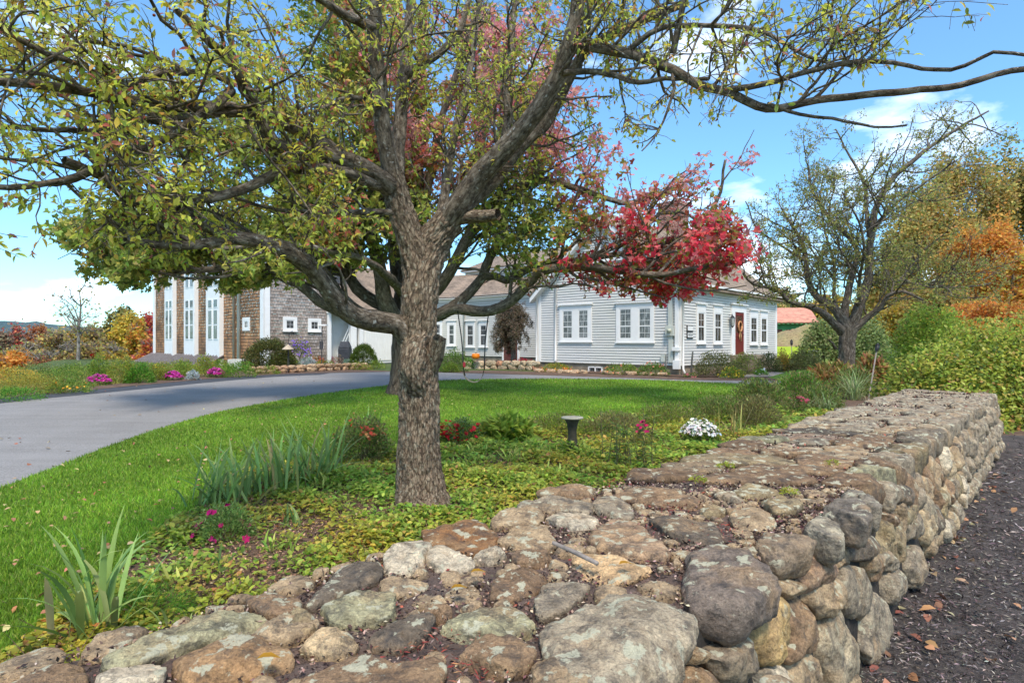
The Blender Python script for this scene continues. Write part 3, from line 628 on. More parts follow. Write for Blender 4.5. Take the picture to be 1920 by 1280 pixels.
nface = 0
fE2 = nrm(np.array([wnv[0] * -.085 / HT, wnv[1] * -.085 / HT, 1.0])); fN = np.cross(fE2, -E1); fN = fN if fN @ NV > 0 else -fN
FOo = NV * (-.690)                        # plane through p=-.69 at z=0, leaning to -.775 at the top
for s4, colr, pl in SIDES:
    q = [face_uv(1400 + x / 3.2, 700 + y / 3.2) if s4 else face_uv(1100 + x / 3, 900 + y / 3) for x, y in pl]; sid += 1
    V, Fc = stone_mesh(q, FOo - NV * .03, E1, fE2, fN, rng.uniform(.055, .085), .07, sid, rings=18, seg=64, p=2.4, amp=.06, cuts=6)
    mkpy('face_stone', V, Fc, wall, STONE, colr); nface += 1
restV, restF, cnt = [], [], 0
zt = [0.0, .20, .42, .66]
rows = []
for r_ in range(3):
    t = (4.95, 4.8, 4.15)[r_] + rng.uniform(-.05, .05)
    while t < 11.3:
        w = rng.uniform(.13, .36); e_ = rng.uniform(-.05, .05); rows.append((t, t + w, zt[r_] + e_ + rng.uniform(-.02, .02), zt[r_ + 1] + e_ + rng.uniform(-.02, .05))); t += w * rng.uniform(.88, 1.0)
t = -1.2                                   # lowest courses under the picture edge
for r_ in range(3):
    t = -1.4
    while t < (.9 if r_ == 2 else 1.4 if r_ == 1 else 3.0):
        w = rng.uniform(.2, .34); rows.append((t, t + w, zt[r_], zt[r_ + 1])); t += w
rows.sort(key=lambda a: a[0])
for (ta, tb, za, zb) in rows:
    q = quadround([(ta, za + rng.uniform(-.02, .02)), (tb, za + rng.uniform(-.02, .02)), (tb + rng.uniform(-.02, .02), zb), (ta + rng.uniform(-.02, .02), zb)], .97); sid += 1
    colr = np.array([GREY, TAN, OLIVE, DARK, GREY, BROWN, (.44, .38, .28), WHITE][rng.integers(8)]) * rng.uniform(.85, 1.1)
    V, Fc = stone_mesh(q, FOo - NV * .03, E1, fE2, fN, rng.uniform(.045, .09), .07, sid, rings=9, seg=32, p=2.4, amp=.07, cuts=6)
    if nface < 100: mkpy('face_stone', V, Fc, wall, STONE, colr); nface += 1
    else: restF += [tuple(a + cnt for a in f) for f in Fc]; restV.append(V); cnt += len(V)
if restV: tag(mkpy('face_stones', np.vstack(restV), restF, wall, STONE, GREY), kind='stuff')
# end face stones and loose footing stones
endc = WP(11.35, -1.3)
for k in range(9):
    r_, c_ = divmod(k, 3); q = quadround([(.78 + c_ * .38, zt[r_]), (1.16 + c_ * .38, zt[r_]), (1.16 + c_ * .38, zt[r_ + 1]), (.78 + c_ * .38, zt[r_ + 1])]); sid += 1
    V, Fc = stone_mesh(q, E1 * 11.3, E2, UP, E1, .06, .05, sid, rings=7, seg=26, p=2.1)
    mkpy('end_stone', V, Fc, wall, STONE, [GREY, TAN, OLIVE][k % 3])
# core and fill
mb = MB(); A0, A1 = -1.6, 11.32
mb.hexa([WP(A0, -.72, 0), WP(A1, -.72, 0), WP(A1, -1.93, 0), WP(A0, -1.93, 0), WP(A0, -.80, HT - .06), WP(A1, -.80, HT - .06), WP(A1, -1.92, HT - .06), WP(A0, -1.92, HT - .06)])
mb.build('core', MORTAR, wall)
nx, ny = 520, 60
tt, qq = np.meshgrid(np.linspace(-1.6, 11.3, nx), np.linspace(.81, 1.90, ny), indexing='ij')
zz = HT - .024 + .005 * np.sin(tt * 23 + np.sin(qq * 31) * 2) + .004 * np.sin(qq * 57 + tt * 41) - .03 * np.clip(np.abs(qq - 1.36) / .55, 0, 1) ** 6
q0 = tt[..., None] * E1 + qq[..., None] * E2 + zz[..., None] * UP
idx = np.arange(nx * ny).reshape(nx, ny); Fq = np.stack([idx[:-1, :-1], idx[1:, :-1], idx[1:, 1:], idx[:-1, 1:]], -1).reshape(-1, 4)
link('fill', npmesh('fill', q0.reshape(-1, 3), Fq, 4), wall, DEBRIS)
# left face of the wall (towards the bed)
for k in range(40):
    ta = -1.5 + k * .32; q = quadround([(ta, .38), (ta + .31, .38), (ta + .31, .76), (ta, .76)]); sid += 1
    V, Fc = stone_mesh(q, -NV * 1.90, E1, UP, -NV, .05, .05, sid, rings=6, seg=20, p=2.1)
    restV = restV if k else []; restF = restF if k else []; cnt = cnt if k else 0
    restF += [tuple(a + cnt for a in f) for f in Fc]; restV.append(V); cnt += len(V)
tag(mkpy('rear_face_stones', np.vstack(restV), restF, wall, STONE, GREY), kind='stuff')

# litter on the wall top
def bits(name, pos, rg, size, cols, w, label, cat, flat=.5, style='quad', asp=.5):
    n = len(pos); d = rg.standard_normal((n, 3)) * [1, 1, flat * .5]; up = rg.standard_normal((n, 3)) * flat + [0, 0, 1]
    o = link(name, leafmesh(name, pos, d, up, size, size * asp, palette(rg, cols, n, w, .25), style), None, LITTER, None)
    return tag(o, label, cat, kind='stuff')
n = 125000
tt = -1.3 + 12.6 * rng.random(n) ** 1.3; qq = rng.uniform(.84, 1.88, n)
cl = np.sin(tt * 7 + np.sin(qq * 9) * 1.5) + np.sin(qq * 13 + tt * 3.1)
pos = tt[:, None] * E1 + qq[:, None] * E2; Dd = np.hypot(pos[:, 0], pos[:, 1]) + .3
keep = (rng.random(n) < .68 + .25 * cl); pos = pos[keep]; Dd = Dd[keep]; pos[:, 2] = HT + rng.uniform(-.024, -.002, len(pos))
bits('wall_litter', pos, rng, rng.uniform(.005, .017, len(pos)) * (.55 + .27 * Dd), [(.035, .022, .02), (.12, .07, .055), (.27, .18, .13), (.52, .40, .29), (.33, .09, .06), (.20, .08, .08)], [5, 4, 3, 2.6, .2, .6], 'dark crumbled leaf and berry litter on top of the fieldstone wall', 'litter', .8)
# a few red stems drifts
n = 650; k = rng.integers(0, 6, n); cen = np.array([top2(u, v) for u, v in ((1270, 955), (1200, 985), (800, 1210), (1350, 990), (880, 1250), (1150, 905))])
tq = cen[k] + rng.standard_normal((n, 2)) * [.07, .05]; pos = tq[:, :1] * E1 + tq[:, 1:] * E2; pos[:, 2] = HT + rng.uniform(-.015, .012, n)
bits('red_stem_litter', pos, rng, rng.uniform(.012, .03, n), [(.42, .07, .05), (.30, .06, .05), (.38, .18, .1)], None, 'red berry stems scattered over the wall top', 'litter', .6, asp=.12)
# mulch chips right of the wall
n = 110000; r = np.exp(rng.uniform(np.log(1.3), np.log(14), n)); a = np.radians(rng.uniform(5, 60, n)); x, y = r * np.sin(a), r * np.cos(a)
p_ = x * wnv[0] + y * wnv[1]; k = (p_ > -.72) & (p_ < 6); x, y, r = x[k], y[k], r[k]; n = len(x)
pos = np.stack([x, y, .012 + rng.uniform(0, .03, n)], -1)
bits('mulch_chips', pos, rng, rng.uniform(.012, .04, n) * (.5 + .16 * r), [(.05, .04, .036), (.14, .11, .10), (.26, .22, .195), (.42, .35, .30)], [4, 4, 2.5, 1.2], 'dark shredded bark mulch chips covering the ground beside the wall', 'mulch', .5, asp=.2)

# ------------------------------------------------------------------ trees
def limb(pts, r0, r1, step=.12, wob=.012, seed=0, pw=1.0):
    """pts: list of (u, v, depth) photo points -> (path, radii)"""
    q = np.array([P(*p) for p in pts]); p = spline(q, step); r = np.random.default_rng(seed + 77)
    n = len(p); w = np.cumsum(r.standard_normal((n, 3)), 0); w -= np.linspace(0, 1, n)[:, None] * w[-1]
    p = p + w * wob * .35; s = np.linspace(0, 1, n)
    return p, r0 + (r1 - r0) * s ** pw
class Tree:
    def __init__(s, seed): s.rng = np.random.default_rng(seed); s.tubes = []; s.lp, s.ld, s.lup = [], [], []
    def grow(s, path, rad, lev, sp):
        """sp: dict of per-level lists dens, ln, ang; limits ok(point)"""
        rg = s.rng; L = np.linalg.norm(np.diff(path, axis=0), axis=1).sum()
        m = rg.poisson(sp['dens'][lev] * L) + (1 if lev > 0 else 0)
        n = len(path)
        for _ in range(m):
            f = sp['start'][lev] + (1 - sp['start'][lev]) * rg.random(); x = f * (n - 1); i = min(int(x), n - 2)
            b = path[i] + (path[i + 1] - path[i]) * (x - i); t = nrm(path[i + 1] - path[i])
            a = math.radians(rg.uniform(*sp['ang'][lev])); q = nrm(np.cross(t, rg.standard_normal(3)) + np.array([0, 0, sp['up'][lev]]))
            d = nrm(t * math.cos(a) + q * math.sin(a))
            ln = sp['ln'][lev] * rg.uniform(.55, 1.3) * (1.05 - .45 * f)
            k = sp['seg'][lev]; pts = [b]; dd = d
            for j in range(k):
                dd = nrm(dd + rg.standard_normal(3) * sp['wig'] + np.array([0, 0, sp['trop'][lev]])); pts.append(pts[-1] + dd * ln / k)
            pts = np.array(pts)
            if not sp['ok'](pts[-1]): continue
            r0 = min(rad[i] * .62, sp['rmax'][lev]); r = np.linspace(r0, max(r0 * .35, sp['rmin']), k + 1)
            s.tubes.append((pts, r, 5 if lev == 0 else 4 if lev == 1 else 3, None))
            if lev + 1 < len(sp['dens']): s.grow(pts, r, lev + 1, sp)
            if lev >= sp['leaflev']: s.leaves(pts, sp)
    def leaves(s, pts, sp):
        rg = s.rng; m = rg.poisson(sp['leaves'] * (sp['dfun'](pts[-1]) if 'dfun' in sp else 1.0))
        if not m: return
        x = (rg.random(m) ** .7) * (len(pts) - 1.001); i = x.astype(int); f = (x - i)[:, None]
        b = pts[i] * (1 - f) + pts[i + 1] * f; t = nrm(pts[i + 1] - pts[i])
        d = nrm(t * .5 + unif_dir(rg, m) * .9 + np.array([0, 0, sp['droop']]))
        s.lp.append(b + unif_dir(rg, m) * sp.get('spread', .01)); s.ld.append(d); s.lup.append(nrm(unif_dir(rg, m) * .8 + [0, 0, .8]))
    def arrays(s): return np.concatenate(s.lp), np.concatenate(s.ld), np.concatenate(s.lup)
def rough_tube(p, r, seg, seed, amp=.09, fz=6.0, lobes=5, aa=.05):
    rg = np.random.default_rng(seed); n = len(p); a = np.linspace(0, 2 * math.pi, seg, endpoint=False)[None]
    z = np.concatenate([[0], np.cumsum(np.linalg.norm(np.diff(p, axis=0), axis=1))])[:, None]; j = np.ones((n, seg))
    for k in range(9):
        m = rg.integers(1, lobes + 5); j += amp / (1 + .25 * k) * np.sin(m * a + rg.uniform(0, 6.3) + 1.2 * np.sin(z * fz * .3 + k)) * np.sin(z * fz * rg.uniform(.3, 2.2) + rg.uniform(0, 6.3) + m * .5 * np.sin(a + k))
    j += aa * rg.standard_normal((n, seg)) * .5
    return (p, r, seg, j)

def bark_tube(p, r, seg, seed, amp, fz, lobes):
    o = rough_tube(p, r, seg, seed, amp, fz, lobes, .0); n = len(p); a = np.linspace(0, 2 * math.pi, seg, endpoint=False)[None] + np.zeros((n, 1))
    z = np.concatenate([[0], np.cumsum(np.linalg.norm(np.diff(p, axis=0), axis=1))])[:, None] + 0 * a; R = r[:, None]
    q = np.stack([(np.cos(a) * R * 30).ravel(), (np.sin(a) * R * 30).ravel(), (z * 9).ravel()], -1) + seed * 3.1
    w = fbm(q * .6, 3) * 1.1; e = fbm(q + w[:, None], 4, .6); plate = np.clip(e * 3.2, -1, 1); fine = fbm(q * 3.1, 3)
    return (p, r, seg, o[3] + ((plate * .009 + fine * .005).reshape(n, seg)) / np.maximum(R, .05))
# --- foreground crab apple -------------------------------------------------
TA = Tree(11)
def okA(p):
    if p[1] < 1.15: return False
    u = 960 + p[0] / p[1] * F; v = 640 - (p[2] - CZ) / p[1] * F
    if v > (500 if u < 700 else 470): return False
    if u > 1100 and v > 190 + (1500 - u) * .35: return False
    if 850 < u < 1250 and v > 420: return False
    return p[2] > 2.0
trunk_pts = [(792, 985, 5.65), (790, 945, 5.68), (788, 900, 5.7), (786, 820, 5.7), (785, 740, 5.7), (784, 660, 5.7), (785, 600, 5.7), (788, 545, 5.7), (795, 500, 5.72), (812, 455, 5.75), (845, 410, 5.72)]
q = spline(np.array([P(*p) for p in trunk_pts]), .018); n = len(q); h = q[:, 2]
r = np.interp(h, [-.2, 0, .12, .35, .7, 1.2, 1.7, 2.1, 2.6, 3.0], [.40, .295, .245, .21, .196, .19, .172, .18, .16, .125])
mainT = [bark_tube(q, r, 130, 3, .035, 7, 5)]
lf = spline(np.array([P(*p) for p in ((789, 560, 5.7), (782, 500, 5.68), (768, 440, 5.64), (750, 390, 5.6), (738, 345, 5.56), (730, 320, 5.52))]), .02)
mainT.append(bark_tube(lf, np.linspace(.15, .105, len(lf)), 90, 4, .04, 8, 5))
# burl, cut stump and short stub
bq = spline(np.array([P(795, 745, 5.62), P(781, 718, 5.55), P(775, 685, 5.52), P(781, 650, 5.56), P(796, 622, 5.64)]), .012)
mainT.append(bark_tube(bq, .112 * np.sin(np.linspace(.30, 2.9, len(bq))) ** .7 + .01, 70, 5, .02, 9, 3))
bq = spline(np.array([P(800, 700, 5.68), P(812, 680, 5.62), P(819, 658, 5.56), P(823, 634, 5.5)]), .03)
mainT.append(rough_tube(bq, np.linspace(.085, .062, len(bq)), 24, 6, .06, 9, 4, .03))
L = []   # limbs: path, r
LM = [
 ([(738, 340, 5.55), (722, 250, 5.4), (712, 150, 5.3), (704, 50, 5.2), (706, -60, 5.1), (700, -200, 5.0)], .09, .045),
 ([(745, 330, 5.6), (750, 230, 5.8), (757, 150, 5.9), (768, 40, 6.0), (775, -80, 6.1)], .075, .04),
 ([(728, 350, 5.5), (700, 325, 5.3), (665, 305, 5.1), (620, 289, 4.9), (570, 277, 4.7), (522, 272, 4.5), (500, 240, 4.4), (478, 195, 4.3), (455, 150, 4.15), (430, 110, 4.0), (385, 70, 3.8), (330, 20, 3.6)], .10, .02),
 ([(640, 296, 5.0), (600, 268, 4.85), (550, 242, 4.7), (505, 215, 4.5), (450, 205, 4.3), (400, 203, 4.1), (300, 199, 3.8), (200, 178, 3.5), (100, 165, 3.3), (0, 157, 3.1), (-120, 150, 2.9)], .062, .018),
 ([(722, 350, 5.5), (690, 342, 5.25), (650, 325, 5.0), (590, 317, 4.75), (530, 320, 4.55), (490, 338, 4.4), (440, 360, 4.25), (390, 373, 4.1), (330, 368, 3.95), (260, 370, 3.8)], .058, .03),
 ([(770, 640, 5.68), (745, 610, 5.6), (700, 602, 5.4), (665, 590, 5.2), (635, 570, 5.05), (605, 530, 4.9), (575, 495, 4.75), (530, 470, 4.55), (480, 455, 4.35), (430, 452, 4.15), (370, 463, 3.95), (300, 462, 3.75), (235, 447, 3.55)], .115, .02),
 ([(600, 522, 4.88), (560, 478, 4.75), (500, 455, 4.5), (430, 442, 4.3), (390, 425, 4.2), (345, 400, 4.1), (300, 384, 3.95), (250, 372, 3.8), (215, 352, 3.65), (190, 330, 3.5), (120, 300, 3.3)], .07, .022),
 ([(435, 168, 4.1), (400, 200, 3.95), (340, 240, 3.8), (285, 270, 3.65), (215, 297, 3.5), (140, 330, 3.3), (50, 349, 3.1), (-60, 350, 2.9)], .035, .014),
 ([(470, 212, 4.35), (400, 212, 4.1), (330, 218, 3.9), (250, 225, 3.7), (190, 244, 3.5), (100, 240, 3.3), (0, 238, 3.1)], .032, .012),
 ([(440, 158, 4.1), (390, 138, 3.9), (300, 135, 3.7), (225, 160, 3.5), (150, 122, 3.3), (80, 98, 3.1), (0, 52, 2.9)], .03, .012),
 ([(748, 400, 5.6), (700, 398, 5.4), (620, 397, 5.1), (560, 398, 4.9), (500, 390, 4.7), (440, 370, 4.5)], .035, .012),
 ([(722, 200, 5.35), (700, 190, 5.2), (650, 185, 5.0), (600, 205, 4.8), (550, 222, 4.6)], .028, .012),
 ([(704, 55, 5.2), (680, 45, 5.1), (640, 25, 4.9), (590, -5, 4.7), (520, -30, 4.5)], .05, .02),
 ([(760, 140, 5.9), (790, 122, 5.9), (825, 98, 5.85), (860, 60, 5.8), (880, 0, 5.8)], .05, .025),
 # right hand limbs
 ([(838, 418, 5.72), (860, 385, 5.6), (890, 340, 5.5), (930, 295, 5.35), (975, 245, 5.2), (1018, 190, 5.05), (1050, 130, 4.95), (1068, 80, 4.85), (1082, 10, 4.8), (1088, -90, 4.7)], .125, .045),
 ([(870, 390, 5.6), (930, 335, 5.7), (990, 260, 5.75), (1020, 235, 5.8), (1060, 160, 5.7), (1090, 105, 5.6), (1140, 70, 5.5), (1210, 38, 5.3), (1290, 5, 5.1)], .085, .03),
 ([(1068, 85, 4.85), (1110, 88, 4.75), (1150, 96, 4.7), (1210, 110, 4.6), (1262, 128, 4.5), (1310, 155, 4.4), (1370, 170, 4.3), (1440, 196, 4.15), (1530, 182, 4.0), (1620, 174, 3.85), (1720, 168, 3.7), (1800, 160, 3.55), (1865, 140, 3.45), (1930, 130, 3.35), (2050, 110, 3.2)], .046, .015),
 ([(1365, 168, 4.3), (1440, 156, 4.1), (1520, 136, 3.9), (1580, 121, 3.75), (1650, 118, 3.6), (1750, 131, 3.45), (1805, 124, 3.3), (1860, 98, 3.2), (1940, 106, 3.1)], .024, .009),
 ([(1180, 95, 4.65), (1240, 55, 4.5), (1340, 50, 4.3), (1410, 55, 4.15), (1460, 76, 4.0), (1535, 112, 3.85), (1600, 125, 3.7)], .024, .009),
 ([(1050, 138, 4.95), (1100, 134, 4.85), (1150, 138, 4.75), (1200, 155, 4.65), (1250, 148, 4.55), (1330, 148, 4.4)], .03, .014),
 ([(1262, 100, 4.5), (1280, 20, 4.4), (1295, -60, 4.3)], .026, .02),
 ([(1440, 196, 4.15), (1500, 215, 4.0), (1560, 222, 3.9), (1640, 240, 3.75), (1700, 235, 3.6)], .016, .006),
 ([(900, 330, 5.5), (945, 260, 5.6), (950, 160, 5.7), (960, 60, 5.8), (975, -60, 5.9)], .05, .025),
 ([(805, 480, 5.8), (830, 380, 6.2), (850, 260, 6.6), (880, 140, 6.9), (900, 0, 7.2)], .06, .03),
]
for k, (pp, r0, r1) in enumerate(LM):
    p, r = limb(pp, r0, r1, .07, .010, k, .8); L.append((p, r))
spA = dict(dens=[5.4, 8.5, 9], ln=[1.02, .40, .17], ang=[(30, 80), (30, 80), (30, 80)], up=[.25, .15, .1], trop=[.01, -.01, -.02], seg=[8, 5, 2], start=[.08, .12, .15],
           rmax=[.015, .0055, .0028], rmin=.0015, wig=.17, ok=okA, leaflev=1, leaves=3.2, droop=-.35, spread=.01,
           dfun=lambda p: .55 if (p[0] / p[1] > .22) else (1.1 if p[0] / p[1] < -.15 else .85))
for k, (p, r) in enumerate(L):
    start_r = r
    TA.grow(p, r, 0, spA)
cut = rough_tube(*limb([(858, 412, 5.7), (890, 407, 5.55), (934, 402, 5.4)], .065, .052), 20, 9, .05)
ta = empty('crabapple_tree', P(790, 945, 5.7), 'old crab apple tree with burled flaking trunk in the front garden bed', 'tree')
link('trunk', tubes_mesh('trunk', mainT + [cut]), ta, BARK_A)
link('limbs', tubes_mesh('limbs', [rough_tube(p, r, 14 if r[0] > .05 else 9, 50 + k, .05, 7, 4, .03) for k, (p, r) in enumerate(L)]), ta, BARK_AB)
link('twigs', tubes_mesh('twigs', TA.tubes), ta, BARK_AB)
mb = MB(); cpt = P(934, 402, 5.4); mb.lathe((0, 0, 0), [(.05, 0), (.05, .004)], 14)
lp, ld, lu = TA.arrays(); n = len(lp); rg = np.random.default_rng(8)
cA = palette(rg, [(.56, .57, .08), (.68, .66, .11), (.36, .40, .07), (.72, .58, .09), (.60, .34, .09), (.55, .18, .14), (.62, .66, .15)], n, [5, 5, 2.2, 2.0, .9, .8, 2.4], .2)
link('leaves', leafmesh('leaves', lp, ld, lu, rg.uniform(.028, .066, n), rg.uniform(.014, .026, n), cA, 'fold'), ta, LEAF, None)
# small red crab apples on the outer twigs
k = rg.choice(n, 700, replace=False); V, Fc = [], []
mbf = []; ico = nrm(np.array([(0, 0, 1), (.89, 0, .45), (.28, .85, .45), (-.72, .53, .45), (-.72, -.53, .45), (.28, -.85, .45), (.72, .53, -.45), (-.28, .85, -.45), (-.89, 0, -.45), (-.28, -.85, -.45), (.72, -.53, -.45), (0, 0, -1)]))
icf = np.array([(0, 1, 2), (0, 2, 3), (0, 3, 4), (0, 4, 5), (0, 5, 1), (1, 6, 2), (2, 6, 7), (2, 7, 3), (3, 7, 8), (3, 8, 4), (4, 8, 9), (4, 9, 5), (5, 9, 10), (5, 10, 1), (1, 10, 6), (11, 7, 6), (11, 8, 7), (11, 9, 8), (11, 10, 9), (11, 6, 10)])
def balls(name, cen, r, col):
    m = len(cen); V = (cen[:, None] + ico[None] * np.broadcast_to(r, m)[:, None, None]).reshape(-1, 3); Fc = (icf[None] + (np.arange(m) * 12)[:, None, None]).reshape(-1, 3)
    C = np.ones((m, 12, 4)); C[:, :, :3] = col[:, None]; return npmesh(name, V, Fc, 3, {'col': ('FLOAT_COLOR', C.reshape(-1, 4))})
tag(link('fruit', balls('fruit', lp[k] + [0, 0, -.02], rg.uniform(.006, .009, len(k)), palette(rg, [(.25, .05, .03), (.4, .12, .05)], len(k))), ta, PETAL), kind='stuff')

# --- maple with the swing ---------------------------------------------------
TB = Tree(21)
def okB(p):
    if p[1] < 6: return False
    u = 960 + p[0] / p[1] * F; v = 640 - (p[2] - CZ) / p[1] * F
    lim = np.interp(u, [60, 100, 250, 420, 480, 560, 620, 700, 850, 930, 1060, 1150, 1260, 1380, 1430], [420, 500, 545, 548, 535, 545, 520, 520, 490, 545, 545, 560, 575, 540, 520])
    if v > lim or u < 95: return False
    if u > 830: 
        top = np.interp(u, [830, 1000, 1100, 1200, 1290, 1330, 1420], [-300, -150, 160, 330, 330, 300, 440])
        if u > 1432: return False
        if v < top and not (1280 < u < 1420 and 240 < v < 340): return False
        if v < top: return True
    elif u < 400:
        if v < np.interp(u, [95, 200, 300, 400], [330, 180, 60, -50]): return False
    return True
tq = spline(np.array([P(768, 752, 16.1), P(766, 735, 16.1), P(766, 700, 16.1), P(767, 650, 16.1), P(766, 600, 16.1), P(766, 560, 16.1), P(770, 500, 16.1), P(776, 420, 16.1), P(780, 300, 16.1), P(790, 120, 16.2), P(800, -150, 16.3)]), .15)
rB = np.interp(tq[:, 2], [.05, .2, .45, 1.1, 1.9, 2.5, 3.5, 6, 12], [.80, .62, .52, .47, .46, .42, .32, .22, .08])
LB0 = [rough_tube(tq, rB, 40, 31, .035, 3, 6, .025)]
LMB = [
 ([(760, 610, 16), (735, 590, 15.6), (718, 560, 15.3), (712, 510, 15.1), (702, 470, 15), (690, 430, 14.9), (680, 360, 14.8), (650, 280, 14.6)], .26, .07),
 ([(755, 620, 16), (720, 602, 15.6), (690, 592, 15.3), (657, 575, 15), (632, 550, 14.8), (600, 505, 14.6), (560, 470, 14.4), (500, 440, 14.2), (420, 430, 14), (330, 440, 13.8), (230, 450, 13.5)], .24, .05),
 ([(740, 605, 15.7), (680, 600, 15.2), (632, 582, 14.9), (596, 563, 14.6), (562, 532, 14.4), (528, 508, 14.2), (470, 495, 14), (400, 500, 13.8), (300, 510, 13.5), (200, 500, 13.2)], .18, .04),
 ([(758, 590, 16), (700, 565, 15.8), (670, 540, 15.6), (650, 500, 15.5), (640, 440, 15.4), (600, 380, 15.2), (560, 300, 15), (500, 200, 14.8)], .2, .05),
 ([(760, 580, 16.1), (740, 500, 16.6), (730, 420, 16.9), (700, 330, 17), (690, 220, 17.1), (660, 100, 17.2), (640, -50, 17.3)], .18, .05),
 ([(770, 600, 16.1), (815, 592, 15.9), (850, 577, 15.7), (890, 581, 15.5), (935, 574, 15.3), (970, 552, 15.1), (998, 522, 14.9), (1020, 505, 14.7), (1080, 500, 14.4), (1150, 505, 14), (1230, 515, 13.6), (1300, 505, 13.2), (1400, 490, 12.8)], .20, .04),
 ([(848, 577, 15.7), (880, 552, 15.7), (905, 520, 15.7), (918, 485, 15.6), (935, 455, 15.5), (950, 400, 15.4), (1000, 330, 15.3), (1040, 250, 15.2)], .16, .05),
 ([(905, 518, 15.7), (930, 518, 15.6), (950, 527, 15.5), (975, 516, 15.3), (1005, 500, 15.1), (1100, 488, 14.8), (1200, 470, 14.4), (1290, 440, 14), (1340, 380, 13.6), (1360, 300, 13.4)], .11, .03),
 ([(775, 570, 16.1), (815, 545, 15.8), (850, 500, 15.6), (880, 440, 15.4), (930, 380, 15.2), (1010, 340, 15), (1100, 360, 14.6), (1180, 380, 14.3), (1270, 350, 14)], .2, .04),
 ([(778, 540, 16.1), (820, 470, 16.3), (850, 380, 16.5), (900, 270, 16.6), (940, 150, 16.7), (960, 20, 16.8)], .17, .05),
 ([(775, 480, 16.1), (800, 360, 15.4), (820, 240, 15), (860, 120, 14.6), (900, 0, 14.3)], .16, .05),
 ([(770, 520, 16), (720, 420, 15), (640, 340, 14.2), (540, 280, 13.6), (430, 250, 13.1), (300, 260, 12.8)], .14, .04),
 ([(1080, 500, 14.4), (1130, 470, 14.2), (1180, 440, 14), (1240, 400, 13.8), (1280, 350, 13.6)], .06, .02),
 ([(470, 470, 13.6), (380, 462, 13), (290, 478, 12.5), (190, 480, 12)], .05, .015), ([(500, 500, 13.9), (430, 515, 13.4), (350, 520, 13), (270, 500, 12.6), (170, 470, 12.2)], .05, .015),
 ([(1150, 505, 14), (1230, 482, 13.6), (1310, 470, 13.2), (1405, 490, 12.8)], .05, .015), ([(1200, 512, 13.8), (1260, 535, 13.4), (1330, 545, 13), (1400, 535, 12.7)], .04, .012),
 ([(1240, 400, 13.8), (1290, 400, 13.6), (1330, 440, 13.4), (1385, 505, 13.1)], .04, .012), ([(1290, 440, 14), (1330, 470, 13.6), (1370, 520, 13.2)], .03, .012),
 ([(775, 500, 16), (840, 400, 14.6), (930, 280, 13.6), (1010, 160, 13), (1080, 40, 12.6)], .15, .04),
 ([(772, 420, 16), (740, 300, 14.8), (700, 180, 14), (650, 60, 13.4)], .14, .04),
 ([(768, 560, 16), (730, 520, 14.4), (690, 490, 13), (620, 470, 12), (520, 455, 11.2), (400, 470, 10.8)], .15, .03),
]
LB = []
for k, (pp, r0, r1) in enumerate(LMB): LB.append(limb(pp, r0, r1, .2, .03, 300 + k, .8))
def densB(p):
    u = 960 + p[0] / p[1] * F; v = 640 - (p[2] - CZ) / p[1] * F
    if 1228 < u < 1296 and 372 < v < 445: return .07
    if 1095 < u < 1185 and 420 < v < 500: return .12
    if u > 1270 and v < 400: return .30
    if u > 1180 and v > 430: return 1.0
    if u > 980: return .7
    if u > 800 and v > 230: return .42
    if u < 700: return .75 if v < 400 else 2.0 if u < 560 else 1.3
    return .8
spB = dict(dens=[2.2, 2.9, 4], ln=[2.5, 1.1, .45], ang=[(30, 75), (30, 75), (30, 70)], up=[.2, .15, .1], trop=[.02, -.01, -.05], seg=[6, 4, 2], start=[.15, .15, .2],
           rmax=[.045, .016, .007], rmin=.004, wig=.16, ok=okB, leaflev=1, leaves=8.5, droop=-.5, spread=.13,
           dfun=densB)
for p, r in LB: TB.grow(p, r, 0, spB)
TB.grow(tq[20:], rB[20:], 0, spB)
tb = empty('maple_tree', G(768, 742), 'large spreading maple with red and green leaves on the lawn behind the crab apple', 'tree')
link('trunk', tubes_mesh('trunk', LB0), tb, BARK_B)
link('limbs', tubes_mesh('limbs', [rough_tube(p, r, 12, 350 + k, .05, 4, 4, .03) for k, (p, r) in enumerate(LB)]), tb, BARK_BL)
link('twigs', tubes_mesh('twigs', TB.tubes), tb, BARK_BL)
lp, ld, lu = TB.arrays(); n = len(lp); rg = np.random.default_rng(9)
uu = 960 + lp[:, 0] / lp[:, 1] * F; vv = 640 - (lp[:, 2] - CZ) / lp[:, 1] * F
nzf = np.sin(lp[:, 0] * 1.1 + 1.3 * np.sin(lp[:, 2] * .9)) + np.sin(lp[:, 2] * 1.4 + lp[:, 1] * .7 + 1) + .6 * np.sin(lp[:, 0] * 2.7 + lp[:, 1] * 2)
# redness follows the outer boughs on the sunny right side and the top of the crown
red = .18 + .95 * sstep(-.2, 4.2, lp[:, 0]) + 1.0 * sstep(4.2, 7.5, lp[:, 2]) * sstep(-5, -2, lp[:, 0]) + .30 * nzf - .7 * sstep(-2.5, -5, lp[:, 0])
red += .5 * rg.standard_normal(n) * .45
green = palette(rg, [(.28, .34, .06), (.40, .43, .09), (.52, .47, .10), (.19, .24, .05)], n, None, .2)
mid = palette(rg, [(.52, .22, .08), (.42, .30, .08), (.55, .15, .08), (.36, .34, .08)], n, None, .2)
redc = palette(rg, [(.82, .05, .09), (.70, .05, .08), (.84, .14, .15), (.70, .22, .20)], n, None, .2)
pink = palette(rg, [(.80, .34, .32), (.74, .26, .26), (.80, .46, .36)], n, None, .15)
hi = (sstep(3.8, 5.5, lp[:, 2]) > rg.random(n))[:, None]
c = np.where((red > .95)[:, None], np.where(hi, pink, redc), np.where((red > .58)[:, None], mid, green))
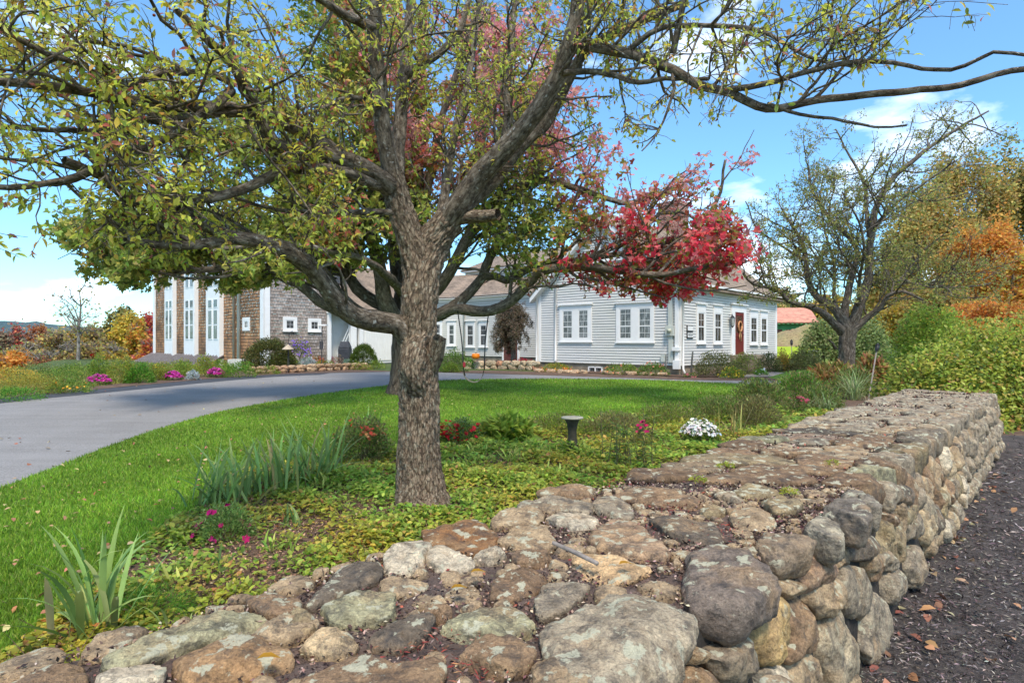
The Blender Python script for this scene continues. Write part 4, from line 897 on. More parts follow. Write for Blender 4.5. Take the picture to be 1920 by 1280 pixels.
link('leaves', leafmesh('leaves', lp, ld, lu, rg.uniform(.09, .15, n), rg.uniform(.09, .15, n), c, 'maple'), tb, LEAF, None)
# swing
sw = empty('tree_swing', P(888, 715, 15.4), 'belt swing hanging on two black ropes from the lowest maple limb', 'swing')
for (ua, va, ub, vb) in ((858, 582, 872, 700), (917, 579, 905, 700)):
    mb = MB(); mb.tube(spline([P(ua, va, 15.5), P((ua + ub) / 2 + (1 if ua < 880 else -1), (va + vb) / 2, 15.45), P(ub - (3 if ua < 880 else -3), vb - 8, 15.4)], .2), .017, 6); mb.build('rope', BLACK, sw, True)
    mb = MB(); e = P(ub - (3 if ua < 880 else -3), vb - 8, 15.4); s2 = P(ub, vb + 4, 15.4)
    for dy in (-.09, .09): mb.tube([e, s2 + [0, dy, 0]], .009, 5)
    mb.build('chain', DARKM, sw, True)
mb = MB(); arc = spline([P(869, 700, 15.4), P(875, 710, 15.4), P(888, 716, 15.4), P(900, 712, 15.4), P(907, 699, 15.4)], .03)
for i in range(len(arc) - 1):
    a, b_ = arc[i], arc[i + 1]; mb.hexa([a + [0, -.09, -.012], b_ + [0, -.09, -.012], b_ + [0, .09, -.012], a + [0, .09, -.012], a + [0, -.09, .012], b_ + [0, -.09, .012], b_ + [0, .09, .012], a + [0, .09, .012]])
mb.build('seat', plain('swing_seat', (.20, .17, .11), .6, .2), sw)
mb = MB(); mb.box(*[c for c in (P(870.5, 684, 15.4)[0] - .035, P(870.5, 684, 15.4)[0] + .035, 15.36, 15.44, P(870, 688, 15.4)[2], P(870, 679, 15.4)[2])]); mb.build('grip', plain('red_grip', (.35, .03, .04), .5), sw, bevel=.01)

# --- apple tree on the right --------------------------------------------------
TC = Tree(31); DC = 18.5
def c6(x, y, d=0): return (1440 + x / 2.37, 200 + y / 2.37, DC + d)
def okC(p):
    u = 960 + p[0] / p[1] * F; v = 640 - (p[2] - CZ) / p[1] * F
    if u < 1375 or v > 575: return False
    return v > np.interp(u, [1370, 1420, 1500, 1600, 1700, 1800, 1860, 1900], [330, 240, 215, 190, 190, 190, 190, 230])
tq = spline(np.array([P(*c6(350, 1215)), P(*c6(350, 1160)), P(*c6(350, 1080)), P(*c6(352, 1030)), P(*c6(358, 985))]), .06)
rC = np.linspace(.23, .25, len(tq))
LMC = [
 ([(330, 1000, 0), (250, 920, -.5), (180, 880, -.9), (100, 860, -1.3), (50, 810, -1.6), (-60, 790, -2), (-110, 740, -2.2)], .15, .03),
 ([(345, 990, 0), (325, 930, 0), (290, 880, .1), (220, 840, .2), (180, 780, .3), (170, 690, .3), (150, 600, .3), (100, 520, .2), (60, 450, 0)], .17, .03),
 ([(350, 970, 0), (340, 900, .2), (370, 750, .5), (395, 650, .8), (360, 580, .9), (280, 500, 1), (200, 380, 1), (175, 250, 1)], .14, .03),
 ([(365, 985, 0), (400, 900, -.1), (440, 800, -.2), (450, 700, -.3), (455, 600, -.4), (480, 450, -.5), (540, 330, -.6), (680, 210, -.8), (850, 90, -1), (980, 20, -1.1)], .17, .025),
 ([(375, 995, 0), (440, 940, -.2), (505, 890, -.5), (530, 845, -.7), (600, 822, -1), (690, 860, -1.4)], .13, .03),
 ([(445, 800, 0), (500, 775, .3), (600, 770, .7), (720, 795, 1.1), (850, 800, 1.5), (990, 785, 2)], .07, .02),
 ([(455, 590, -.4), (440, 480, -.2), (430, 350, .1), (370, 220, .3), (300, 100, .4)], .08, .02),
 ([(455, 560, -.4), (520, 470, -.9), (600, 400, -1.3), (700, 330, -1.6), (830, 240, -1.9)], .06, .02),
 ([(310, 920, 0), (290, 820, .8), (290, 700, 1.3), (250, 560, 1.6), (230, 420, 1.8), (250, 300, 2)], .07, .02),
 ([(170, 690, .3), (90, 640, 0), (30, 600, -.4), (-50, 540, -.7), (-100, 420, -1)], .05, .015),
 ([(395, 900, 0), (400, 780, -1), (420, 650, -1.8), (400, 500, -2.2), (330, 380, -2.4)], .07, .02),
 ([(300, 1075, 0), (285, 1050, -.3), (270, 1035, -.6)], .05, .02),
]
LC = []
for k, (pp, r0, r1) in enumerate(LMC): LC.append(limb([c6(*q_) for q_ in pp], r0, r1, .18, .03, 500 + k, .75))
spC = dict(dens=[3.0, 4.0, 3.6], ln=[2.1, .9, .38], ang=[(35, 85), (35, 80), (30, 75)], up=[.25, .2, .15], trop=[.015, .01, 0], seg=[6, 4, 2], start=[.15, .12, .2],
           rmax=[.030, .012, .006], rmin=.004, wig=.2, ok=okC, leaflev=1, leaves=5.5, droop=-.2, spread=.05)
for p, r in LC[:-1]: TC.grow(p, r, 0, spC)
tcx = empty('apple_tree', G(1588, 713), 'gnarled low forking apple tree thinly leaved, beyond the far end of the wall', 'tree')
link('trunk', tubes_mesh('trunk', [rough_tube(tq, rC, 30, 41, .06, 5)] + [rough_tube(p, r, 12, 550 + k, .07, 5, 4, .04) for k, (p, r) in enumerate(LC)]), tcx, BARK_C)
link('twigs', tubes_mesh('twigs', TC.tubes), tcx, BARK_C)
lp, ld, lu = TC.arrays(); n = len(lp); rg = np.random.default_rng(10)
link('leaves', leafmesh('leaves', lp, ld, lu, rg.uniform(.07, .12, n), rg.uniform(.03, .045, n), palette(rg, [(.34, .36, .09), (.46, .42, .11), (.22, .25, .07), (.55, .38, .14)], n, [4, 3, 2, .9]), 'quad'), tcx, LEAF, None)
print('leaves', len(TA.lp), len(TA.tubes), sum(map(len, TA.lp)), len(TB.tubes), sum(map(len, TB.lp)), len(TC.tubes), sum(map(len, TC.lp)))

# ------------------------------------------------------------------ buildings
AX = nrm([.667, .745]); BX = nrm([-.745, .667])
class Fr:
    """wall frame: s along ex, z up, o outwards"""
    def __init__(s, O, ex, out): s.O = np.array(O[:2], float); s.ex = np.array(ex, float)[:2]; s.n = np.array(out, float)[:2]
    def pt(s, a, z, o=0.0): q = s.O + s.ex * a + s.n * o; return np.array([q[0], q[1], z])
    def s_u(s, u):
        k = (u - 960) / F; return (k * s.O[1] - s.O[0]) / (s.ex[0] - k * s.ex[1])
    def sz(s, u, v):
        a = s.s_u(u); D = s.O[1] + s.ex[1] * a; return a, CZ - (v - 640) / F * D
    def box(s, mb, a0, a1, z0, z1, o0, o1):
        a0, a1 = min(a0, a1), max(a0, a1)
        mb.hexa([s.pt(a0, z0, o0), s.pt(a1, z0, o0), s.pt(a1, z0, o1), s.pt(a0, z0, o1), s.pt(a0, z1, o0), s.pt(a1, z1, o0), s.pt(a1, z1, o1), s.pt(a0, z1, o1)])
def addwuv(o, fr=None, vec=None):
    me = o.data; n = len(me.vertices); co = np.zeros(n * 3, np.float32); me.vertices.foreach_get('co', co); co = co.reshape(-1, 3)
    if vec is not None: w = np.stack([co @ np.array(vec[0]), co @ np.array(vec[1]), np.zeros(n)], -1)
    else: w = np.stack([co[:, 0] * fr.ex[0] + co[:, 1] * fr.ex[1], co[:, 2], np.zeros(n)], -1)
    a = me.attributes.new('wuv', 'FLOAT_VECTOR', 'POINT'); a.data.foreach_set('vector', w.astype(np.float32).ravel())
def courses(mb, fr, rng_s, z0, z1, h=.115, lip=.026, seg=None, jr=None, shade_strip=None):
    """overlapping boards as a saw-tooth; rng_s(z)->(s0,s1)"""
    k = 0; z = z0
    while z < z1 - .005:
        zb, zt = z, min(z + h, z1); a0, a1 = rng_s(zb); b0, b1 = rng_s(zt)
        if a1 - a0 < .05: break
        m = 1 if not seg else max(1, int((a1 - a0) / seg)); 
        for i in range(m):
            f0, f1 = i / m, (i + 1) / m; d = 0 if jr is None else jr.uniform(-.004, .006); dz = 0 if jr is None else jr.uniform(-.008, .008)
            p = [fr.pt(a0 + (a1 - a0) * f0, zb + dz, lip + d), fr.pt(a0 + (a1 - a0) * f1, zb + dz, lip + d), fr.pt(b0 + (b1 - b0) * f1, zt, .002), fr.pt(b0 + (b1 - b0) * f0, zt, .002)]
            mb.quad(p)
            if shade_strip is not None and zt < z1 - .01: g_ = .016; shade_strip.quad([fr.pt(b0 + (b1 - b0) * f0, zt - g_, .006), fr.pt(b0 + (b1 - b0) * f1, zt - g_, .006), fr.pt(b0 + (b1 - b0) * f1, zt + .004, .004), fr.pt(b0 + (b1 - b0) * f0, zt + .004, .004)])  # thin dark strip below the lip, painted shade
            mb.quad([fr.pt(a0 + (a1 - a0) * f0, zb + dz, 0), fr.pt(a0 + (a1 - a0) * f1, zb + dz, 0), p[1], p[0]])
        z += h
def window(fr, par, px, cas=.11, sill=True, head=.0, mid=True, grid=(1, 1), name='window', topgrid=None, depth=.055):
    """px: (u0, u1, v0, v1) of the opening incl. casing measured on the photo"""
    u0, u1, v0, v1 = px; a0, z1 = fr.sz(u0, v0); a1, _ = fr.sz(u1, v0); zb0 = fr.sz((u0 + u1) / 2, v1)[1]; z1 = fr.sz((u0 + u1) / 2, v0)[1]
    if a0 > a1: a0, a1 = a1, a0
    z0 = zb0; mb = MB(); d = depth
    fr.box(mb, a0, a0 + cas, z0, z1, 0.0, d); fr.box(mb, a1 - cas, a1, z0, z1, 0, d); fr.box(mb, a0 + cas, a1 - cas, z1 - cas - head, z1, 0, d); fr.box(mb, a0 + cas, a1 - cas, z0, z0 + cas * .7, 0, d)
    if sill: fr.box(mb, a0 - .03, a1 + .03, z0 - .04, z0, 0, d + .05)
    if head: fr.box(mb, a0 - .05, a1 + .05, z1, z1 + .05, 0, d + .06)
    w = mb.build(name, TRIM, par)
    g0, g1, h0, h1 = a0 + cas, a1 - cas, z0 + cas * .7, z1 - cas - head
    mb = MB(); zm = (h0 + h1) / 2 - .02; s_ = .045
    for (A, B, C_, D_) in ((g0, g0 + s_, h0, h1), (g1 - s_, g1, h0, h1), (g0 + s_, g1 - s_, h0, h0 + s_), (g0 + s_, g1 - s_, h1 - s_, h1)): fr.box(mb, A, B, C_, D_, .022, d - .012)
    if mid: fr.box(mb, g0 + s_, g1 - s_, zm, zm + .05, .022, d - .010)
    def bars(lo, hi, nx, ny):
        for i in range(1, nx): x = g0 + (g1 - g0) * i / nx; fr.box(mb, x - .005, x + .005, lo, hi, .024, .032)
        for j in range(1, ny): z = lo + (hi - lo) * j / ny; fr.box(mb, g0 + s_, g1 - s_, z - .006, z + .006, .0245, .0325)
    if mid: bars(h0 + s_, zm, *grid); bars(zm + .05, h1 - s_, *(topgrid or grid))
    else: bars(h0 + s_, h1 - s_, *grid)
    mb.build('sash', TRIM, w); mb = MB(); fr.box(mb, g0 + .01, g1 - .01, h0 + .01, h1 - .01, .021, .026); mb.build('pane', GLASS, w)
    return w
def roofplane(par, q, matl, th=.08, name='roof', trim=None):
    q = [np.array(p, float) for p in q]; nn = nrm(np.cross(q[1] - q[0], q[3] - q[0])); nn = nn if nn[2] > 0 else -nn
    mb = MB(); mb.hexa([q[0] - nn * th, q[1] - nn * th, q[2] - nn * th, q[3] - nn * th] + q); o = mb.build(name, matl, par)
    addwuv(o, vec=(nrm(q[1] - q[0]), nrm(q[3] - q[0]))); return o
def pipe(par, pts, r=.045, matl=None, name='downspout'):
    mb = MB(); mb.tube(np.array(pts), r, 8); return mb.build(name, matl or TRIM, par, True)

# --- white farmhouse
CO = np.array([6.76, 23.4]); GW, FL = 7.33, 11.7; ZE = CZ + 2.4; ZR = CZ + 5.66; ZB = .62
house = empty('farmhouse', (CO[0], CO[1], .25), 'white clapboard farmhouse with steep gable, red front door and brick chimney', 'house')
fg = Fr(CO, BX, -AX); ff = Fr(CO, AX, -BX)
def gab(z): 
    if z <= ZE: return (0, GW)
    k = (z - ZE) / (ZR - ZE) * GW / 2; return (k, GW - k)
mb = MB(); shd_ = MB(); courses(mb, fg, gab, ZB, ZR, .118, shade_strip=shd_); w_o = mb.build('gable_wall', SIDE, house); shd_.build('lap_shade_lines', LAP_SHADE, w_o)
mb = MB(); shd_ = MB(); courses(mb, ff, lambda z: (0, FL), ZB, ZE, .118, shade_strip=shd_); w_o = mb.build('front_wall', SIDE, house); shd_.build('lap_shade_lines', LAP_SHADE, w_o)
bk = Fr(CO + AX * FL, BX, AX); b2 = Fr(CO + BX * GW, AX, BX)
mb = MB(); courses(mb, bk, gab, ZB - .3, ZR, .118); courses(mb, b2, lambda z: (0, FL), ZB - .3, ZE, .118); mb.build('rear_wall', SIDE, house)
mb = MB()
for fr_, ln in ((fg, GW), (ff, FL), (bk, GW), (b2, FL)): fr_.box(mb, .03, ln - .03, -.3, ZB, -.3, -.04)
mb.build('foundation', CONC, house)
for fr_, a0, a1 in ((fg, -.03, .16), (fg, GW - .16, GW + .03), (ff, -.05, .15), (ff, FL - .15, FL + .04)):
    mb = MB(); fr_.box(mb, a0, a1, ZB, ZE - .02, 0, .05 if a0 > -.04 else .048); mb.build('corner_board', TRIM, house)
mb = MB()
for s0, s1, za, zb in ((-.3, GW / 2, ZE - .02, ZR + .04), (GW + .3, GW / 2, ZE - .02, ZR + .04)):
    dz = -.28 * (ZR - ZE) / (GW / 2) * .9; p = [fg.pt(s0, za + dz, .0), fg.pt(s1, zb, .0), fg.pt(s1, zb - .32, .0), fg.pt(s0, za + dz - .28, .0)]
    mb.hexa([*[q_ for q_ in p]] + [q_ + np.array([*(-AX * .34), 0]) for q_ in p])
mb.build('rake_board', TRIM, house)
mb = MB(); ff.box(mb, -.3, FL + .3, ZE - .30, ZE - .02, .002, .10); ff.box(mb, -.3, FL + .3, ZE - .06, ZE + .03, .10, .30); mb.build('cornice', TRIM, house)
ov = .32; sl = (ZR - ZE) / (GW / 2)
def rp(s, a, z): q = CO + BX * s + AX * a; return np.array([q[0], q[1], z])
roofplane(house, [rp(-ov, -.38, ZE - ov * sl + .1), rp(-ov, FL + .3, ZE - ov * sl + .1), rp(GW / 2, FL + .3, ZR + .1), rp(GW / 2, -.38, ZR + .1)], ROOFG)
roofplane(house, [rp(GW + ov, -.38, ZE - ov * sl + .1), rp(GW + ov, FL + .3, ZE - ov * sl + .1), rp(GW / 2, FL + .3, ZR + .1), rp(GW / 2, -.38, ZR + .1)], ROOFG)
ch = MB(); cc0 = CO + BX * GW / 2 + AX * 6.8
frc = Fr(cc0 - AX * .55 - BX * .6, AX, -BX); frc.box(ch, 0, 1.1, ZR - 1.2, CZ + 7.15, -1.2, 0); frc.box(ch, -.05, 1.15, CZ + 7.15, CZ + 7.32, -1.25, .05)
co_ = ch.build('chimney', BRICK, house); addwuv(co_, vec=((AX[0] * .7 + BX[0] * .7, AX[1] * .7 + BX[1] * .7, 0), (0, 0, 1)))
# paired gable windows: one casing, two sashes each
def paired(u0, u1, v0, v1, sash, nm='window'):
    a = [fg.sz(u, 0)[0] for u in (u0, u1)]; a0, a1 = min(a), max(a); um = (u0 + u1) / 2; z1, z0 = fg.sz(um, v0)[1], fg.sz(um, v1)[1]
    mb = MB(); ss = sorted([tuple(sorted((fg.s_u(x0), fg.s_u(x1)))) for x0, x1, _, _ in sash]); gz0, gz1 = fg.sz(um, sash[0][3])[1], fg.sz(um, sash[0][2])[1]
    fg.box(mb, a0, a1, gz1, z1, 0, .05); fg.box(mb, a0, a1, z0, gz0, 0, .05); fg.box(mb, a0, ss[0][0], gz0, gz1, 0, .05); fg.box(mb, ss[0][1], ss[1][0], gz0, gz1, 0, .05); fg.box(mb, ss[1][1], a1, gz0, gz1, 0, .05)
    fg.box(mb, a0 - .04, a1 + .04, z0 - .05, z0, 0, .09); fg.box(mb, a0 - .06, a1 + .06, z1, z1 + .05, 0, .12)
    w = mb.build(nm, TRIM, house)
    for g0, g1 in ss:
        mb = MB(); s_ = .05; zm = gz0 + (gz1 - gz0) * .40
        for b_ in ((g0, g0 + s_, gz0, gz1), (g1 - s_, g1, gz0, gz1), (g0 + s_, g1 - s_, gz0, gz0 + s_), (g0 + s_, g1 - s_, gz1 - s_, gz1), (g0 + s_, g1 - s_, zm, zm + .05)): fg.box(mb, *b_, .022, .042)
        xm = (g0 + g1) / 2
        for b_ in ((xm - .005, xm + .005, gz0 + s_, gz1 - s_), (g0 + s_, g1 - s_, (gz0 + zm) / 2 - .008, (gz0 + zm) / 2 + .008), (g0 + s_, g1 - s_, zm + (gz1 - zm) * .33 - .008, zm + (gz1 - zm) * .33 + .008), (g0 + s_, g1 - s_, zm + (gz1 - zm) * .72 - .008, zm + (gz1 - zm) * .72 + .008)): fg.box(mb, *b_, .025, .031)
        mb.build('sash', TRIM, w); mb = MB(); fg.box(mb, g0 + .01, g1 - .01, gz0 + .01, gz1 - .01, .021, .026); mb.build('pane', LACE, w)
def lacemat():
    m, n, l, b, o = newmat('curtained_glass'); t = n.new('ShaderNodeTexCoord')
    mp = n.new('ShaderNodeMapping'); mp.inputs['Scale'].default_value = (14, 14, 2.2); l.new(t.outputs['Object'], mp.inputs[0])
    c, h = noisecol(n, l, mp.outputs[0], 1.4, [(.03, .032, .035), (.16, .165, .165), (.42, .43, .43)], (.36, .66), 6, .7)
    l.new(c, b.inputs['Base Color']); b.inputs['Roughness'].default_value = .12; b.inputs['Specular IOR Level'].default_value = .5; return m
LACE = lacemat()
paired(1050, 1110.2, 572, 640, [(1055.5, 1074.5, 581, 635), (1085, 1104, 581, 635)])
paired(1156, 1227, 568, 641, [(1162, 1185, 577.5, 635.5), (1198, 1221.5, 577.5, 635.5)])
paired(1121, 1168, 446, 488, [(1125, 1142, 451, 485), (1148, 1164.5, 451, 485)])
for px in ((1305, 1321.8, 570.5, 643.8), (1336.8, 1352.8, 572.8, 644.4), (1405, 1419.5, 582, 645.6), (1424.8, 1437.8, 584, 646)):
    window(ff, house, px, .13, True, .22, True, (2, 1), topgrid=(2, 2))
# front door
a0, a1 = ff.s_u(1376), ff.s_u(1392.5); zt = ff.sz(1384, 585.5)[1]; zb = ff.sz(1384, 664)[1]
mb = MB(); c0_, c1_ = ff.s_u(1369.6), ff.s_u(1397); ff.box(mb, c0_, a0, zb - .1, zt, 0, .07); ff.box(mb, a1, c1_, zb - .1, zt, 0, .07); ff.box(mb, c0_, c1_, zt, zt + .34, 0, .07); ff.box(mb, c0_ - .07, c1_ + .07, zt + .34, zt + .40, 0, .15)
mb.build('door_casing', TRIM, house)
RED = plain('door_red', (.17, .022, .02), .45, .1); REDL = plain('door_panel_red', (.20, .035, .03), .45, .1)
mb = MB(); ff.box(mb, a0, a1, zb, zt, .0, .035); dr = mb.build('door', RED, house)
mb = MB(); w_ = a1 - a0
for s0, s1, h0, h1 in ((0, .13, 0, 1), (.87, 1, 0, 1), (.13, .87, 0, .10), (.13, .87, .42, .5), (.13, .87, .92, 1)): ff.box(mb, a0 + s0 * w_, a0 + s1 * w_, zb + h0 * (zt - zb), zb + h1 * (zt - zb), .035, .052)
mb.build('door_frame', RED, dr); mb = MB(); ff.box(mb, a0 + .15 * w_, a0 + .85 * w_, zb + .51 * (zt - zb), zb + .91 * (zt - zb), .030, .039); mb.build('door_glass', plain('storm_glass', (.10, .06, .045), .12, .5, 6), dr)
mb = MB(); ff.box(mb, a1 - .13, a1 - .09, zb + .46 * (zt - zb), zb + .48 * (zt - zb), .052, .10); mb.build('handle', DARKM, dr)
mb = MB(); ff.box(mb, a0 - .5, a1 + .5, .3, zb - .02, .0, .9); ff.box(mb, a0 - .5, a1 + .5, .3, zb - .2, .9, 1.25); mb.build('door_step', CONC, house)
# wreath on the door: a thing of its own
wc = ff.pt((a0 + a1) / 2, zb + .66 * (zt - zb), .09)
wr = empty('door_wreath', wc, 'straw coloured wreath with trailing ribbon hung on the red front door', 'wreath')
mb = MB(); th = np.linspace(0, 2 * math.pi, 15); mb.tube([wc + np.array([*(ff.ex * math.cos(t) * .22), math.sin(t) * .24]) for t in th], .045, 6); mb.build('ring', plain('straw', (.50, .24, .11), .9, .3, 12, .6), wr, True)
mb = MB(); mb.tube([wc + [0, 0, -.18], wc + np.array([*(ff.ex * -.10), -.45]), wc + np.array([*(ff.ex * -.07), -.62])], .03, 5); mb.tube([wc + [0, 0, -.18], wc + np.array([*(ff.ex * .10), -.42]), wc + np.array([*(ff.ex * .12), -.7])], .03, 5); mb.build('ribbon', plain('straw_ribbon', (.62, .38, .18), .8, .2), wr, True)
# wall lantern
lc = ff.pt(ff.s_u(1366.5), ff.sz(1366, 601)[1], .17)
la = empty('wall_lantern', lc, 'black carriage lantern mounted beside the red front door', 'lantern')
mb = MB(); mb.lathe(lc - [0, 0, .26], [(.03, -.06), (.06, 0), (.075, .02), (.085, .02)], 8); mb.lathe(lc + [0, 0, .13], [(.13, 0), (.05, .09), (.015, .12), (.015, .17)], 8)
for i in range(4):
    a = math.pi / 4 + i * math.pi / 2; mb.tube([lc + [.08 * math.cos(a), .08 * math.sin(a), -.24], lc + [.12 * math.cos(a), .12 * math.sin(a), .13]], .01, 4)
mb.tube([lc + [0, 0, .2], lc + [0, 0, .27], lc + np.array([*(-ff.n * .15), .27])], .016, 6); mb.build('frame', BLACK, la)
mb = MB(); mb.lathe(lc - [0, 0, .23], [(.065, 0), (.105, .35)], 8); mb.build('glass', plain('lantern_glass', (.42, .44, .42), .1, .2), la)
# notice boards by the corner
def notice(u0, u1, v0, v1, lab, split):
    s0, s1 = ff.s_u(u0), ff.s_u(u1); um = (u0 + u1) / 2; zt, zb = ff.sz(um, v0)[1], ff.sz(um, v1)[1]
    t_ = empty('notice_board', ff.pt((s0 + s1) / 2, zb, .03), lab, 'sign')
    mb = MB(); ff.box(mb, s0, s1, zb, zt, .02, .05); mb.build('board', BLACK, t_)
    mb = MB(); ff.box(mb, s0 + .05, s1 - .015, zb + .05, zt - .03, .05, .056); mb.build('paper', TRIM, t_)
    if split:
        mb = MB(); zz = zb + .05 + (zt - zb - .08) * np.array([.72, .42])
        for k, z in enumerate(zz):
            p = [ff.pt(s0 + .09 + (s1 - s0 - .15) * f, z + .022 * math.sin(f * (17 + 5 * k)), .060) for f in np.linspace(0, 1, 22)]; mb.tube(p, .007, 4)
        mb.build('lettering', BLACK, t_)
notice(1286.3, 1297.5, 609.8, 621.8, 'white panel on a black holder, upper of the two beside the corner windows', False)
notice(1286.3, 1297.5, 622.3, 634.4, 'black framed white sign with dark script, lower of the two by the house corner', True)
# pipes, meter, boxes
pipe(house, [fg.pt(GW + .03, ZE - .1, .12), fg.pt(GW + .03, ZB, .12), fg.pt(GW + .1, .36, .22)], .05)
s_ = fg.s_u(1043); pipe(house, [fg.pt(s_, ZE + .5, .06), fg.pt(s_, ZB + .15, .06), fg.pt(s_ - .02, ZB + .02, .1)], .055)
pipe(house, [ff.pt(.06, ZE - .1, .10), ff.pt(.06, .5, .10), ff.pt(-.02, .33, .22)], .045)
mt = empty('electric_meter', fg.pt(fg.s_u(1259.5), fg.sz(1259, 630)[1], .1), 'pale green electricity meter box with conduit beside the house corner', 'electric meter')
mb = MB(); s0, s1 = sorted((fg.s_u(1250.5), fg.s_u(1267))); z0, z1 = fg.sz(1259, 629.5)[1], fg.sz(1259, 610.5)[1]; fg.box(mb, s0, s1, z0, z1, .02, .16); mb.build('box', TRIM2, mt, bevel=.01)
mb = MB(); s2, s3 = sorted((fg.s_u(1254.5), fg.s_u(1262.5))); fg.box(mb, s2, s3, z1, ZE - .05, .02, .10); fg.box(mb, s2 - .02, s3 - .02, .75, z0, .02, .10); mb.build('conduit', TRIM2, mt)
mc = fg.pt((s0 + s1) / 2, (z0 + z1) / 2, .16); mb = MB(); mb.tube([mc, mc + np.array([*(fg.n * .10), 0])], .085, 14); mb.build('dial', plain('meter_dial', (.45, .46, .36), .3), mt, True)
mb = MB(); s0, s1 = sorted((fg.s_u(1266), fg.s_u(1277.5)))
fg.box(mb, s0, s1, fg.sz(1271, 691.5)[1], fg.sz(1271, 675)[1], .05, .22); fg.box(mb, s0 + .02, s1 + .05, fg.sz(1271, 657.5)[1], fg.sz(1271, 650.5)[1], .05, .20); fg.box(mb, s0 + .06, s1 - .04, fg.sz(1271, 675)[1], ZE - .1, .05, .12); mb.build('utility_box', TRIM, house)
mb = MB(); s0, s1 = sorted((fg.s_u(1241), fg.s_u(1248))); fg.box(mb, s0, s1, fg.sz(1245, 678)[1], fg.sz(1245, 665)[1], .02, .10); mb.build('outlet_box', TRIM2, house)
pipe(house, [fg.pt(fg.s_u(1250), fg.sz(1250, 663)[1], .06), fg.pt(fg.s_u(1250), .35, .06)], .022, TRIM, 'pipe')
# basement window
a0, a1 = sorted((fg.s_u(1103), fg.s_u(1130))); z1, z0 = fg.sz(1116, 687)[1], fg.sz(1116, 701)[1]; mb = MB()
for b_ in ((a0, a0 + .06, z0, z1), (a1 - .06, a1, z0, z1), ((a0 + a1) / 2 - .03, (a0 + a1) / 2 + .03, z0, z1), (a0, a1, z1 - .05, z1)): fg.box(mb, *b_, -.04, .03)
bw = mb.build('basement_window', TRIM, house); mb = MB(); fg.box(mb, a0, a1, z0, z1, -.03, -.01); mb.build('pane', GLASS, bw)
# shutters, attic crown moulding over the paired attic window
# --- farmhouse rear wing (part of the same house)
O2 = CO + AX * 2.5; fw = Fr(O2, BX, -AX); W0, W1 = GW, fw.s_u(871); ZW = fw.sz(930, 556)[1]
mb = MB(); shd_ = MB(); courses(mb, fw, lambda z: (W0, W1), .75, ZW, .118, shade_strip=shd_); w_o = mb.build('wing_wall', SIDE, house); shd_.build('lap_shade_lines', LAP_SHADE, w_o)
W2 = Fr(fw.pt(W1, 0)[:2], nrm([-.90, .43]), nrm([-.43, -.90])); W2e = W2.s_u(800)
mb = MB(); shd_ = MB(); courses(mb, W2, lambda z: (0, W2e), .75, ZW, .118, shade_strip=shd_); w_o = mb.build('wing_wall', SIDE, house); shd_.build('lap_shade_lines', LAP_SHADE, w_o)
mb = MB(); fw.box(mb, W0, W1, 0, .75, -.3, -.03); W2.box(mb, 0, W2e, 0, .75, -.3, -.03); mb.build('foundation', CONC, house)
mb = MB(); fw.box(mb, W0, W1 + .2, ZW - .18, ZW, 0, .08); fw.box(mb, W0, W1 + .3, ZW, ZW + .12, -.02, .32); W2.box(mb, -.2, W2e, ZW - .18, ZW, 0, .08); W2.box(mb, -.2, W2e, ZW, ZW + .12, -.02, .32); mb.build('cornice', TRIM, house)
roofplane(house, [fw.pt(W0, ZW + .1, .35), fw.pt(W1 + .3, ZW + .1, .35), fw.pt(W1 + .3, ZW + 1.35, -2.6), fw.pt(W0, ZW + 1.35, -2.6)], ROOFG)
roofplane(house, [W2.pt(-.3, ZW + .1, .35), W2.pt(W2e, ZW + .1, .35), W2.pt(W2e, ZW + 1.9, -3.4), W2.pt(-.3, ZW + 1.9, -3.4)], ROOFG)
for px in ((874, 891, 602, 650.5), (898.5, 915.5, 601.5, 650.5)): window(fw, house, px, .12, True, .12, True, (1, 1), topgrid=(1, 2))
for px in ((839, 855.5, 601.5, 648), (815, 829.5, 600.5, 645)): window(W2, house, px, .12, True, .12, True, (1, 1), topgrid=(1, 2))
window(fw, house, (977, 985, 570, 600), .08, False, 0, False, (1, 1))
pipe(house, [fw.pt(W1 - .05, ZW, .1), fw.pt(W1 - .05, .7, .1)], .05)
a0, a1 = sorted((fw.s_u(945.5), fw.s_u(971.5))); zt = fw.sz(958, 608)[1]; zb = fw.sz(958, 677)[1]; mb = MB(); fw.box(mb, a0 - .12, a0, zb, zt, 0, .07); fw.box(mb, a1, a1 + .12, zb, zt, 0, .07); fw.box(mb, a0 - .12, a1 + .12, zt, zt + .2, 0, .07); mb.build('door_casing', TRIM, house)
mb = MB(); fw.box(mb, a0, a1, zb, zt, 0, .04); dr2 = mb.build('door', plain('side_door_brown', (.15, .05, .04), .5), house); tag(dr2, 'brown side door half hidden behind the weeping bush')
mb = MB(); fw.box(mb, a0 + .3, a1 - .3, zb + .3, zt - .3, .04, .055); mb.build('door_panel', RED, dr2)
